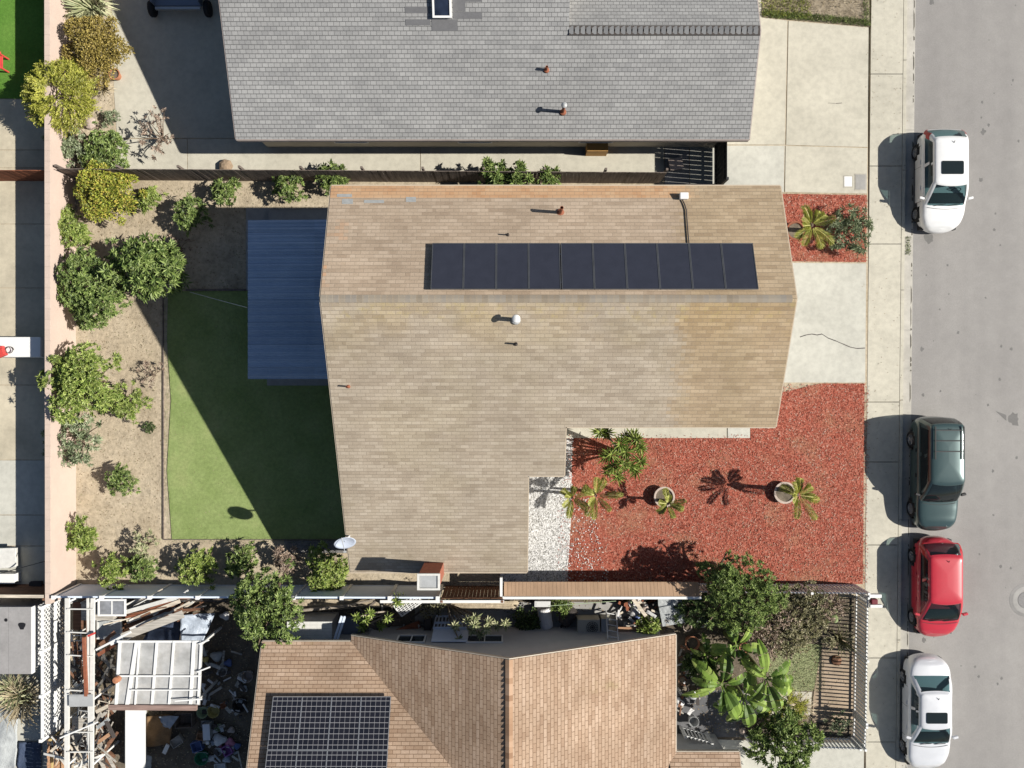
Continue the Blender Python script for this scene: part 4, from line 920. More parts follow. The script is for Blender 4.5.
def frond(lf, b0, a, L, up, leafl=.3, w=.028, n=22, dr=.6):
    dv = np.array([math.cos(a), math.sin(a), 0]); tt = np.linspace(.12, 1, n)[:, None]
    Pn = np.array(b0) + dv * L * tt * (1 - .12 * tt) + np.array([0, 0, 1.0]) * (up * tt * 1.7 - dr * L * tt ** 2.2)
    tan = np.gradient(Pn, axis=0); tan /= np.linalg.norm(tan, axis=1, keepdims=True); sd = np.cross(tan, [0, 0, 1.0]); sd /= np.linalg.norm(sd, axis=1, keepdims=True)
    ll = (leafl * np.sin(np.clip(tt, .1, .97) * PI) ** .6)[:, 0]
    for sg in (1, -1): lf.blades(Pn, tan * .95 + sd * sg * .8 + np.array([0, 0, .10]), ll, w, fold=.1, droop=.2)
    lf.ribbon([tuple(p) for p in Pn[::5]], .02)
def palm(name, label, u, v, rpx, zh, mat, n=13, trunk=.09, group=None, zb=0, up=.45):
    c = P(u, v, zh); r = rpx * (H - zh) / F; t = T(name, label, 'palm', (c.x, c.y, zb), group); lf = Leaves()
    for i in range(n):
        a = 2 * PI * i / n + random.uniform(-.45, .45); k = random.uniform(.55, 1.15) * (1 + .25 * math.cos(a + .5)); frond(lf, (c.x, c.y, zh - .05), a, r * k, up * random.uniform(.0, 1.5), leafl=r * .32, w=.024, n=28, dr=.40)
    lf.build('crown', mat, t)
    MB().tube([(c.x, c.y, zb - .03), (c.x + .02, c.y, (zb + zh) / 2), (c.x, c.y, zh)], [trunk * 1.3, trunk, trunk * .75], 10).build('trunk', 'bark', t); return t
def pot(name, label, u, v, r, h, mat, zb=0, cat='pot', group=None):
    c = P(u, v, zb); t = T(name, label, cat, (c.x, c.y, zb), group)
    MB().lathe([(0, .004), (r * .7, .004), (r * .96, h * .9), (r * 1.08, h * .9), (r * 1.08, h), (r * .9, h), (r * .86, h * .8), (0, h * .78)], c, 22).build('pot', mat, t)
    MB().lathe([(0, h * .83), (r * .84, h * .82)], c, 18).build('potting_soil', 'soil_dark', t); return t
def rosette_plant(name, label, heads, base, zb, mat, cat='plant', leaf=.34, wid=.09, group=None, m=13, bark='bark_pale', rad=.035):
    # branching stems, each ending in a whorl of long leaves
    b = P(*base, zb); t = T(name, label, cat, b, group); lf = Leaves(); mb = MB()
    for (u, v, z) in heads:
        p = P(u, v, z); mid = b.lerp(p, .5) + Vector((random.uniform(-.12, .12), random.uniform(-.12, .12), .06)); mb.tube([b - Vector((0, 0, .02)), mid, p], [rad * 1.3, rad, rad * .8], 7)
        for ring, k in ((0, m), (1, m // 2)):
            th = np.arange(k) * 2 * PI / k + random.uniform(0, 6); D = np.stack([np.cos(th), np.sin(th), np.full(k, .25 + .7 * ring) + rng.uniform(-.15, .2, k)], 1)
            lf.blades(np.tile(np.array(p), (k, 1)) + rng.normal(0, .015, (k, 3)), D, leaf * (1 - .3 * ring), wid, fold=.15, droop=.22)
    lf.build('foliage', mat, t); mb.build('stem', bark, t); return t
NB = 'shrubs along the back yard fences'
# bed beside the grey house patio
slab('planting_bed', [(54, -60), (110, -60), (112, 30), (114, 90), (116, 172), (80, 172), (80, 60)], .015, 'soil')
strap('strap_plant', 'grassy pale green strap leaved clump at the very top of the left bed', 'plant', 92, 8, 27, 1.1, 'leaf_pale', 150, .05)
shrub('shrub', 'dense olive and rust coloured round bush in the grey house bed', 'shrub', 96, 50, 30, 1.9, 'leaf_rustgold', 'fine', 1.5, .10, .055)
shrub('shrub', 'feathery bright lime shrub leaning over the block wall', 'shrub', 62, 97, 35, 2.3, 'leaf_lime', 'spray', 1.7, .13, .045)
shrub('shrub', 'grey green succulent clump in the wall corner by the dark plank fence', 'shrub', 68, 147, 21, 1.1, 'leaf_greyg', 'rosette', 1, .15, .06)
shrub('shrub', 'leafy green bush beside the succulent clump at the plank fence', 'shrub', 104, 149, 24, 1.25, 'leaf_green', 'rosette', 1.1, .17, .075)
shrub('shrub', 'small thin grey weed in the bare earth of the left bed', 'weed', 110, 118, 10, .5, 'leaf_greyg', 'rosette', .6, .10, .035)
shrub('shrub', 'small pinkish brown leaved shrub standing alone on the pale patio', 'shrub', 158, 135, 21, 1.3, 'leaf_pinkish', 'rosette', .22, .17, .05)
strap('grass_tuft', 'dry brown grass tuft between the lime shrub and the patio', 'grass tuft', 104, 88, 11, .45, 'leaf_dry', 60, .03)
pot('pot', 'terracotta pot at the foot of the rust coloured bush', 118, 77, .22, .35, 'terracotta', cat='pot')
tag(MB().lathe([(0, .02), (.22, .02), (.30, .12), (.27, .22), (.14, .3), (0, .33)], P(227, 167, 0), 7).build('rock', M.setdefault('rock', plain('brown_rock', (.30, .22, .15), .9, var=.35, scale=9))), 'lone brown rock on the side path by the plank fence', 'rock')
tag(MB().lathe([(0, .02), (.22, .02), (.26, .16), (.1, .24), (0, .25)], P(92, 124, 0), 9).build('rock', 'pot_pale'), 'pale rock half buried in the bed under the lime shrub', 'rock')
# back yard, from the top corner round
shrub('shrub', 'yellow and orange tipped shrub in the top left corner of the back yard', 'shrub', 110, 194, 29, 1.9, 'leaf_orange', 'fine', 1.5, .12, .06)
shrub('shrub', 'green bush growing up the pink block wall below the orange shrub', 'shrub', 72, 228, 20, 1.3, 'leaf_bright', 'rosette', 1.1, .16, .06)
shrub('shrub', 'small green shrub to the right of the orange tipped shrub', 'shrub', 149, 199, 14, .9, 'leaf_bright', 'rosette', 1, .14, .055)
shrub('shrub', 'rounded green shrub in front of the shaded bare yard corner', 'shrub', 190, 216, 18, 1.2, 'leaf_green', 'rosette', 1, .16, .06)
for (u, v, r, l) in ((226, 191, 13, 'leftmost of the row of small green shrubs under the dark plank fence'), (288, 187, 17, 'middle and largest of the row of small green shrubs under the dark plank fence'), (333, 178, 15, 'small green shrub touching the top left corner of the tan roof')):
    shrub('shrub', l, 'shrub', u, v, r, 1.2, 'leaf_green', 'rosette', 1, .17, .065, group=NB)
for (u, v, r, l) in ((495, 177, 17, 'left one of two green shrubs peeping over the tan roof north eave'), (517, 180, 15, 'middle green shrub peeping over the tan roof north eave'), (548, 181, 13, 'right one of the green shrubs peeping over the tan roof north eave')):
    shrub('shrub', l, 'shrub', u, v, r, 2.1, 'leaf_green', 'rosette', 1, .18, .07, group='shrubs over the north eave')
shrub('tree', 'wide leafy green tree with large pale leaves at the lawn corner', 'tree', 146, 266, 42, 2.7, 'leaf_green', 'rosette', 1.0, .26, .085, ell=.68)
shrub('tree', 'dark green tree in the shadow of the large leaved tree', 'tree', 92, 288, 42, 2.0, 'leaf_green', 'rosette', 1.15, .17, .065, ell=.85)
shrub('tree', 'big dense round tree halfway down the block wall', 'tree', 82, 381, 37, 2.6, 'leaf_bright', 'rosette', 1.5, .17, .07)
shrub('shrub', 'small fine leaved bush on the right side of the big round tree', 'shrub', 128, 403, 18, 1.2, 'leaf_bright', 'rosette', .9, .15, .05)
shrub('shrub', 'loose grey green shrub against the wall below the big round tree', 'shrub', 75, 438, 29, 1.5, 'leaf_greyg', 'rosette', .65, .20, .065)
shrub('shrub', 'lone small bush in the middle of the bare soil', 'shrub', 123, 480, 16, .9, 'leaf_green', 'rosette', 1, .14, .05)
shrub('weed', 'brown withered weed beside the lawn edging', 'weed', 152, 375, 13, .55, 'leaf_pinkish', 'rosette', .18, .13, .04)
shrub('weed', 'tiny dark dry weed right of the small bush by the lawn', 'weed', 150, 428, 6, .3, 'leaf_deep', 'rosette', .7, .09, .03)
shrub('weed', 'brown weed between the large leaved tree and the shaded yard', 'weed', 178, 247, 12, .7, 'leaf_pinkish', 'rosette', .25, .13, .045)
for (u, v, r, m, l, h) in ((83, 537, 18, 'leaf_bright', 'leftmost low green bush beside the pink wall near the white fence', 1.1), (112, 570, 16, 'leaf_bright', 'bright round bush first along the white fence', 1.2), (143, 568, 15, 'leaf_green', 'mottled green bush second along the white fence', 1.1), (198, 568, 19, 'leaf_bright', 'tall lit green bush third along the white fence', 1.3), (243, 563, 17, 'leaf_green', 'green bush in front of the tall tree at the white fence', 1.2), (286, 560, 12, 'leaf_pinkish', 'withered pinkish shrub right of the tall tree', 1.0), (326, 571, 23, 'leaf_bright', 'wide green bush under the satellite dish', 1.5)):
    shrub('shrub', l, 'shrub', u, v, r, h, m, 'rosette', 1.05, .16, .06, group=NB)
shrub('shrub', 'pale yellowish thin shrub at the soil corner near the lawn end', 'shrub', 143, 547, 14, 1.0, 'leaf_pale', 'rosette', .5, .13, .05)
shrub('tree', 'tall loose tree rising across the white fence next to the brown roof', 'tree', 263, 606, 36, 3.9, 'leaf_green', 'rosette', 1.0, .17, .065, ell=1.25)
# front garden
def planter_palm():
    pot('pot', 'round pale stone pot in the middle of the red mulch bed', 663, 496, .40, .34, 'pot_pale', .03)
    palm('palm', 'small palm in the pale pot in the middle of the red mulch', 668, 504, 19, 1.25, 'leaf_palm', 9, zb=.33, trunk=.06)
planter_palm()
pot('pot', 'pale broken stone ring round the palm nearest the pavement in the red mulch', 783, 492, .42, .26, 'pot_pale', .03)
palm('palm', 'yellow green palm nearest the pavement in the red mulch bed', 798, 495, 25, 1.9, 'leaf_palm', 10, zb=.2, trunk=.08)
palm('palm', 'yellow green young palm at the white gravel edge, left of its twin', 572, 498, 20, 1.5, 'leaf_palm', 9, zb=.03, trunk=.06)
palm('palm', 'yellow green palm at the white gravel edge, leaning over the mulch', 596, 496, 22, 1.5, 'leaf_palm', 9, zb=.03, trunk=.06)
rosette_plant('dragon_tree', 'branching green tufted plant casting spiky shadows on the entrance path', [(633, 436, 2.2), (626, 452, 2.3), (614, 466, 2.0), (631, 466, 2.1), (620, 444, 2.5), (606, 457, 1.9), (640, 448, 1.9), (618, 476, 1.6), (608, 471, 1.7), (600, 432, 1.6), (637, 440, 2.4), (641, 461, 1.8), (626, 438, 2.0), (612, 454, 2.4), (636, 470, 1.7), (624, 464, 2.3), (606, 433, 1.4)], (619, 452), .03, 'leaf_bright', 'plant', .42, .07, m=18)
pot('pot', 'rusty ring shaped pot in the small red bed by the driveway', 793, 232, .36, .35, 'rust', .03)
palm('palm', 'yellow green palm in the small red bed beside the driveway', 812, 225, 26, 1.5, 'leaf_palm', 11, zb=.03, trunk=.09)
shrub('shrub', 'grey green spiky shrub beside the palm in the small red bed', 'shrub', 849, 229, 24, 1.0, 'leaf_greyg', 'rosette', .9, .19, .05)
# south neighbour
shrub('tree', 'dark bushy tree leaning over the red mulch bed', 'tree', 738, 594, 36, 3.1, 'leaf_green', 'rosette', .9, .15, .05, ell=1.1)
shrub('tree', 'dark green leafy crown above the red mulch at the picket fence', 'tree', 724, 577, 24, 3.1, 'leaf_green', 'rosette', .9, .16, .06)
shrub('hedge', 'wide brownish olive hedge behind the picket fence', 'hedge', 790, 620, 52, 1.7, 'leaf_olive', 'rosette', .62, .13, .05, ell=.66)
shrub('hedge', 'dry brown thicket left of the olive hedge', 'shrub', 765, 632, 30, 1.9, 'leaf_pinkish', 'fine', .55, .12, .055)
shrub('shrub', 'glossy green bush at the foot of the front yard over the concrete drive', 'shrub', 781, 742, 33, 2.2, 'leaf_green', 'rosette', 1.05, .20, .08)
shrub('shrub', 'yellow green shrub between the banana plant and the glossy bush', 'shrub', 783, 706, 17, 1.2, 'leaf_lime', 'spray', 1, .11, .035)
shrub('shrub', 'small pale green shrub beside the cluttered side yard ladder', 'shrub', 650, 628, 12, 1.3, 'leaf_bright', 'rosette', 1, .18, .06)
strap('grass_tuft', 'dry brown grass clump on the soil by the foot picket fence', 'grass tuft', 800, 706, 15, .35, 'leaf_dry', 110, .02)
strap('grass_tuft', 'dry tuft inside the pavement fence over the striped shade', 'grass tuft', 840, 640, 18, .8, 'leaf_olive', 70, .03)
strap('grass_tuft', 'thin dry tuft at the fence corner by the mailbox', 'grass tuft', 836, 604, 14, .9, 'leaf_olive', 60, .03)
shrub('shrub', 'low dark weed in the corner of the pavement fence', 'weed', 838, 722, 13, .6, 'leaf_greyg', 'rosette', .5, .12, .04)
def prickly():
    c = P(829, 615, .6); t = T('cactus', 'pale green prickly pear cactus beside the brown hedge', 'cactus', (c.x, c.y, 0)); mb = MB()
    for (dx, dy, z, s, a, tl) in ((0, 0, .25, .26, .3, .5), (.1, .16, .62, .24, 1.2, .9), (-.16, .1, .6, .2, 2.2, .8), (.18, -.1, .66, .2, .1, .9), (-.05, -.2, .5, .18, 1.7, 1.0)):
        m = Matrix.Rotation(a, 3, 'Z') @ Matrix.Rotation(tl, 3, 'X'); vs = []; fs = []; n = 14
        for i in range(7):
            ph = PI * i / 6
            for k in range(n):
                th = 2 * PI * k / n; vs.append(Vector((c.x + dx, c.y + dy, z)) + m @ Vector((s * .8 * math.sin(ph) * math.cos(th), .045 * math.sin(ph) * math.sin(th), s * 1.1 * math.cos(ph))))
        for i in range(6):
            for k in range(n): fs.append((i * n + k, i * n + (k + 1) % n, (i + 1) * n + (k + 1) % n, (i + 1) * n + k))
        mb.add(vs, fs)
    mb.build('pads', M.setdefault('cactus', plain('cactus_green', (.24, .30, .13), .6, var=.2, scale=8)), t, smooth=True); MB().tube([(c.x, c.y, -.02), (c.x, c.y, .2)], [.08, .06], 8).build('stem', 'bark_pale', t)
prickly()
def banana(label, u, v, z, specs):
    c = P(u, v, z * .6); t = T('banana_plant', label, 'banana plant', (c.x, c.y, 0)); lf = Leaves()
    for (deg, L, w, up) in specs[:7]:
        w *= 1.05; L *= 1.08
        a = R(deg + random.uniform(-12, 12)); dv = Vector((math.cos(a), math.sin(a), 0)); ro = random.uniform(-.75, .75); sd = Vector((-dv.y, dv.x, 0)) * math.cos(ro) + Vector((0, 0, math.sin(ro))); L *= random.uniform(.8, 1.12); up += random.uniform(-.15, .35); b0 = Vector((c.x, c.y, z)); m = 12; pts = []
        for i in range(m + 1):
            s_ = i / m; pts.append(b0 + dv * L * s_ * (1 - .15 * s_) + Vector((0, 0, up * s_ * 1.6 - (up * 1.1 + .5) * s_ ** 2.3)))
        stem_n = 2
        lf.ribbon(pts, .05, .3)
        # blade with torn segments
        for sg in (1, -1):
            k = stem_n
            while k < m:
                e = min(m, k + random.choice((2, 3, 4, 6))); row = []
                for i in range(k, e + 1):
                    s_ = (i - stem_n) / (m - stem_n); ww = w * (math.sin(PI * min(.985, .08 + s_ * .9))) ** .7 * random.uniform(.93, 1.05)
                    inn = pts[i] + Vector((0, 0, .01)); tilt = .22 - .5 * s_ + random.uniform(-.06, .06)
                    sh = -.04 if i == e and e < m else 0
                    row.append((inn, inn + sd * sg * ww * .55 + Vector((0, 0, ww * .30)) + dv * sh, inn + sd * sg * ww + Vector((0, 0, ww * tilt)) + dv * sh))
                b = lf.n; lf.V.append(np.array([tuple(p) for r_ in row for p in r_])); lf.n += 3 * len(row)
                for i in range(len(row) - 1):
                    q = b + 3 * i
                    for x in (0, 1): lf.F.append((q + x, q + x + 1, q + x + 4, q + x + 3))
                k = e
    lf.build('leaves', 'leaf_banana', t)
    MB().tube([(c.x, c.y, -.02), (c.x, c.y, z * .5), (c.x, c.y, z + .05)], [.13, .11, .06], 12).build('trunk', M.setdefault('banana_stem', plain('banana_stem', (.17, .20, .07), .6, var=.3)), t)
banana('banana plant with broad torn leaves nearest the brown roof', 716, 676, 2.2, [(-60, 1.6, .30, .5), (-95, 1.5, .28, .45), (-165, 1.55, .27, .4), (80, 1.4, .25, .7), (130, 1.5, .26, .5), (20, 1.3, .27, .6), (165, 1.2, .22, .8), (-20, 1.4, .26, .6), (-130, 1.5, .27, .4), (50, 1.3, .25, .9), (105, 1.3, .24, 1.0)])
banana('taller banana plant with broad torn leaves nearer the pavement', 757, 668, 2.7, [(-65, 1.7, .31, .5), (-125, 1.5, .28, .5), (-35, 1.5, .28, .5), (5, 1.5, .27, .5), (40, 1.4, .27, .55), (100, 1.9, .25, .7), (150, 1.3, .26, .6), (-160, 1.2, .26, .6), (70, 1.3, .26, .5)])
banana('small banana sucker at the dark yard corner by the brown roof', 704, 650, 1.3, [(100, .9, .16, .5), (160, .9, .16, .5), (30, .9, .16, .5), (-50, .8, .15, .4), (230, .8, .15, .5)])
banana('third banana plant with broad torn leaves in the middle of the clump', 738, 690, 1.9, [(-70, 1.4, .28, .5), (-110, 1.3, .26, .5), (-20, 1.3, .26, .5), (25, 1.2, .25, .6), (70, 1.3, .25, .8), (140, 1.2, .25, .6), (190, 1.3, .26, .5), (-150, 1.2, .25, .5)])
banana('low banana plant at the back of the clump under the dark tree', 732, 640, 1.6, [(-70, 1.2, .22, .5), (-10, 1.1, .22, .5), (60, 1.1, .2, .6), (120, 1.2, .22, .6), (180, 1.2, .22, .5), (230, 1.2, .22, .5)])
shrub('shrub', 'low leafy undergrowth between the banana plants and brown roof', 'shrub', 703, 665, 20, .8, 'leaf_deep', 'rosette', .8, .2, .07)
shrub('shrub', 'dark straggly bush left of the leaning tree, over the grey sheet', 'shrub', 697, 606, 24, 1.6, 'leaf_deep', 'rosette', .7, .15, .05)
shrub('shrub', 'brown green tangle of foliage at the middle of the picket fence', 'shrub', 765, 598, 24, 2.0, 'leaf_green', 'rosette', .55, .13, .045)
shrub('shrub', 'scrubby reddish bush at the pavement end of the picket fence', 'shrub', 822, 606, 20, 1.5, 'leaf_pinkish', 'rosette', .5, .13, .045)
rosette_plant('frangipani', 'pale green frangipani with whorled leaves left of the white gridded panel', [(371, 613, 2.2), (366, 620, 2.1), (357, 617, 2.0), (388, 618, 2.1), (381, 626, 1.9), (397, 602, 2.0), (362, 627, 1.7)], (392, 612), 0, 'leaf_bright', 'plant', .26, .085, m=12)
rosette_plant('frangipani', 'spreading frangipani with whorled leaves right of the white gridded panel', [(468, 621, 2.3), (476, 618, 2.4), (489, 622, 2.2), (497, 626, 2.1), (506, 624, 2.2), (472, 631, 2.1), (480, 634, 2.0), (459, 640, 2.0), (464, 645, 1.9), (486, 629, 2.4), (455, 626, 2.3), (475, 625, 2.5)], (447, 604), 0, 'leaf_pale', 'plant', .26, .085, m=13)
rosette_plant('strap_plant', 'leafy green plant sprouting at the small lattice by the south fence', [(396, 600, 1.7), (402, 599, 1.6)], (398, 598), 0, 'leaf_bright', 'plant', .36, .06, m=14)
shrub('shrub', 'straggly brown creeper on the bank below the dark fence', 'shrub', 430, 600, 15, .9, 'leaf_olive', 'fine', .5, .1, .05)
shrub('shrub', 'weedy green plant in the shade at the left of the two barrels', 'weed', 528, 622, 16, .6, 'leaf_deep', 'fine', .6, .12, .06)
shrub('shrub', 'lush green weed hanging at the awning edge above the barrels', 'weed', 561, 605, 11, 1.1, 'leaf_green', 'fine', .7, .1, .05)
strap('grass_tuft', 'big dry straw coloured clump beside the left neighbour grey shed', 'grass tuft', 22, 698, 30, .9, 'leaf_dry', 190, .035)
strap('grass_tuft', 'olive grass clump in the bottom left corner yard under the shed', 'grass tuft', 15, 690, 20, 1.0, 'leaf_pale', 110, .04)
# grass strip at the top right
slab('grass_verge', [(755, -400), (869.5, -400), (869.5, 26.8), (762, 17)], .028, 'earth')
def scatter(name, px, n, size, asp, mat, z, up=.25, tall=False):
    poly = [tuple(P(u, v, 0)[:2]) for u, v in px]; xs = [p[0] for p in poly]; ys = [p[1] for p in poly]
    out = []
    while len(out) < n:
        k = rng.uniform([min(xs), min(ys)], [max(xs), max(ys)], (n, 2))
        ins = np.zeros(n, bool); j = len(poly) - 1
        for i in range(len(poly)):
            xi, yi = poly[i]; xj, yj = poly[j]
            ins ^= ((yi > k[:, 1]) != (yj > k[:, 1])) & (k[:, 0] < (xj - xi) * (k[:, 1] - yi) / (yj - yi + 1e-12) + xi); j = i
        out += k[ins].tolist()
    p = np.array(out[:n]); B = np.column_stack([p, np.full(n, z) + rng.uniform(0, .012, n)])
    th = rng.uniform(0, 2 * PI, n); D = np.column_stack([np.cos(th), np.sin(th), rng.uniform(0, up, n) if not tall else rng.uniform(.6, 2.2, n)])
    lf = Leaves(); lf.blades(B, D, size, size * asp, fold=.1, droop=0)
    o = bpy.data.objects.new(name, None); V = np.concatenate(lf.V); me = bpy.data.meshes.new(name); me.from_pydata(V.tolist(), [], lf.F); me.materials.append(M[mat] if isinstance(mat, str) else mat); me.update()
    bpy.data.objects.remove(o); o = bpy.data.objects.new(name, me); COL.objects.link(o); return o
def stuff(o, label, cat): return tag(o, label, cat, kind='stuff')
stuff(scatter('grass', [(757, -60), (795, -60), (812, 20.5), (762, 16)], 3800, .14, .16, M.setdefault('verge', foliage('verge_grass', [(.14, .17, .03), (.28, .32, .06), (.42, .44, .12)], trans=.1)), .03, tall=True), 'yellow green grass on the verge at the top right', 'grass')
stuff(scatter('grass', [(762, 11), (830, 16), (869, 21), (869.5, 27), (835, 23.5), (762, 17.5)], 1900, .12, .16, 'leaf_green', .03, tall=True), 'green grass edge of the verge above the driveway', 'grass')
stuff(scatter('grass', [(862, -60), (869.5, -60), (869.5, 27), (863, 26)], 900, .12, .16, 'leaf_green', .03, tall=True), 'green grass edge of the verge beside the pavement', 'grass')
stuff(scatter('dry_grass', [(795, -60), (862, -60), (863, 24), (808, 19)], 2000, .11, .16, 'leaf_dry', .03, tall=True), 'dry straw coloured grass on the verge at the top right', 'grass')
stuff(scatter('grass', [(775, 640), (822, 645), (824, 690), (778, 692), (766, 668)], 2600, .10, .14, 'leaf_pale', .035, tall=True), 'patch of short pale grass behind the banana plants', 'grass')
stuff(scatter('mulch', [(563, 438), (750.5, 438), (750.5, 423), (772, 423), (779, 384), (864.5, 384), (862.8, 583), (570, 583), (571, 480)], 15000, .10, .28, 'chip_red', .032), 'red bark chips spread over the front bed', 'mulch')
stuff(scatter('mulch', [(774, 194.5), (866.8, 195.5), (866, 262), (785, 261)], 1900, .10, .28, 'chip_red', .032), 'red bark chips spread over the small bed by the driveway', 'mulch')
stuff(scatter('gravel', [(522, 474), (560, 474), (564, 436), (573, 436), (571, 500), (568, 583), (522, 583)], 3800, .06, .8, 'chip_white', .043), 'white stones in the strip beside the tan roof', 'gravel')
stuff(scatter('gravel', [(571, 490), (592, 500), (610, 584), (568, 584)], 260, .06, .8, 'chip_white', .045), 'white stones strayed into the red mulch', 'gravel')
stuff(scatter('mulch', [(560, 450), (572, 450), (572, 583), (556, 583)], 160, .09, .3, 'chip_red', .05), 'red chips strayed into the white gravel', 'mulch')
stuff(scatter('leaf_litter', [(78, 188), (200, 188), (200, 292), (162, 300), (162, 552), (340, 552), (340, 580), (78, 580)], 2400, .07, .4, 'litter', .004), 'dead leaves on the bare back yard soil', 'leaf litter')
stuff(scatter('leaf_litter', [(205, 184), (325, 184), (325, 292), (190, 292)], 700, .08, .4, 'litter', .004), 'dead leaves in the shaded yard corner', 'leaf litter')
stuff(scatter('leaf_litter', [(78, 598), (860, 598), (852, 735), (690, 735), (690, 620), (250, 625), (250, 768), (78, 768)], 5200, .09, .45, 'litter', .02), 'dead leaves in the south neighbour yard', 'leaf litter')
stuff(scatter('leaf_litter', [(52, 0), (112, 0), (114, 165), (80, 165)], 500, .09, .4, 'litter', .018), 'dead leaves in the bed by the grey house', 'leaf litter')
stuff(scatter('leaf_litter', [(862, 0), (908, 0), (905, 768), (862, 768)], 260, .06, .4, 'litter', .016), 'dead leaves blown along the pavement', 'leaf litter')
for px, n_ in (([(163.5, 291), (172, 291), (170, 345), (165, 345)], 260), ([(164, 345), (170, 345), (174, 400), (168, 400)], 260), ([(165, 400), (173, 400), (170, 470), (164, 470)], 300), ([(164, 470), (170, 470), (175, 540), (169, 540)], 300), ([(170, 536), (350, 536), (350, 543), (170, 543)], 700)):
    stuff(scatter('grass', px, n_, .05, .3, M.setdefault('turf_blades', foliage('turf_blades', [(.17, .22, .07), (.29, .36, .13), (.40, .45, .21)], trans=.1)), .03, tall=True), 'frayed turf blades along the lawn edge', 'grass')
stuff(scatter('leaf_litter', [(166, 292), (345, 292), (345, 540), (170, 540)], 170, .06, .45, 'litter', .04), 'a few dead leaves on the lawn', 'leaf litter')
stuff(scatter('leaf_litter', [(249, 222), (325, 222), (325, 378), (249, 378)], 60, .07, .45, 'litter', 2.76), 'dead leaves on the blue patio roof', 'leaf litter') if False else None
stuff(scatter('mulch', [(863.5, 384), (869, 384), (867, 583), (862, 583)], 260, .08, .3, 'chip_red', .018), 'red chips spilt along the pavement edge', 'mulch')
stuff(scatter('mulch', [(568, 434), (750, 434), (750, 440), (568, 440)], 90, .08, .3, 'chip_red', .052), 'red chips spilt on the entrance path', 'mulch')
stuff(scatter('leaf_litter', [(800, 425), (862, 425), (860, 583), (640, 583), (620, 480)], 500, .07, .4, 'litter', .05), 'dead leaves lying on the red mulch', 'leaf litter')
for k in range(46):
    u, v = random.choice(((random.uniform(914, 962), random.uniform(120, 768)), (random.uniform(975, 1020), random.uniform(0, 768)))); struct(blot(u, v, random.uniform(.02, .07)).build('road_stain', 'stain'))
stuff(scatter('grass', [(907, 236), (911, 236), (911, 254), (907, 254)], 160, .1, .2, 'leaf_green', -.1, tall=True), 'weeds in the gutter below the white hatchback', 'weeds')

# ------------------------------------------------------------------ vehicles
def interp(tab, x):
    xs = [a for a, _ in tab]; ys = [b for _, b in tab]
    if x <= xs[0]: return ys[0]
    if x >= xs[-1]: return ys[-1]
    for i in range(len(xs) - 1):
        if xs[i] <= x <= xs[i + 1]:
            f = (x - xs[i]) / (xs[i + 1] - xs[i]); f = f * f * (3 - 2 * f); return ys[i] + (ys[i + 1] - ys[i]) * f
def loft_faces(rings):
    n = len(rings[0]); vs = [p for r in rings for p in r]
    fs = [(i * n + k, i * n + (k + 1) % n, (i + 1) * n + (k + 1) % n, (i + 1) * n + k) for i in range(len(rings) - 1) for k in range(n)]
    return vs, fs
def patch(vs, fs, cond, off, parent, name, mat, smooth=True, thick=None):
    # a piece of a lofted surface lifted off it by a few millimetres: lamps, glass, trim
    nrm = [Vector((0, 0, 0)) for _ in vs]
    for f in fs:
        a, b, c = vs[f[0]], vs[f[1]], vs[f[2]]; k = (b - a).cross(vs[f[2]] - b)
        if k.length < 1e-12: k = (vs[f[2]] - b).cross(vs[f[3]] - vs[f[2]])
        for i in f: nrm[i] += k
    mb = MB(); idx = {}
    for f in fs:
        c = sum((vs[i] for i in f), Vector()) / len(f)
        if not cond(c): continue
        q = []
        for i in f:
            if i not in idx: idx[i] = len(mb.v); mb.v.append(tuple(vs[i] + (nrm[i].normalized() if nrm[i].length else Vector((0, 0, 1))) * off))
            q.append(idx[i])
        mb.f.append(q); mb.uv.append(None)
    if not mb.f: return None
    return mb.build(name, mat, parent, smooth=smooth)
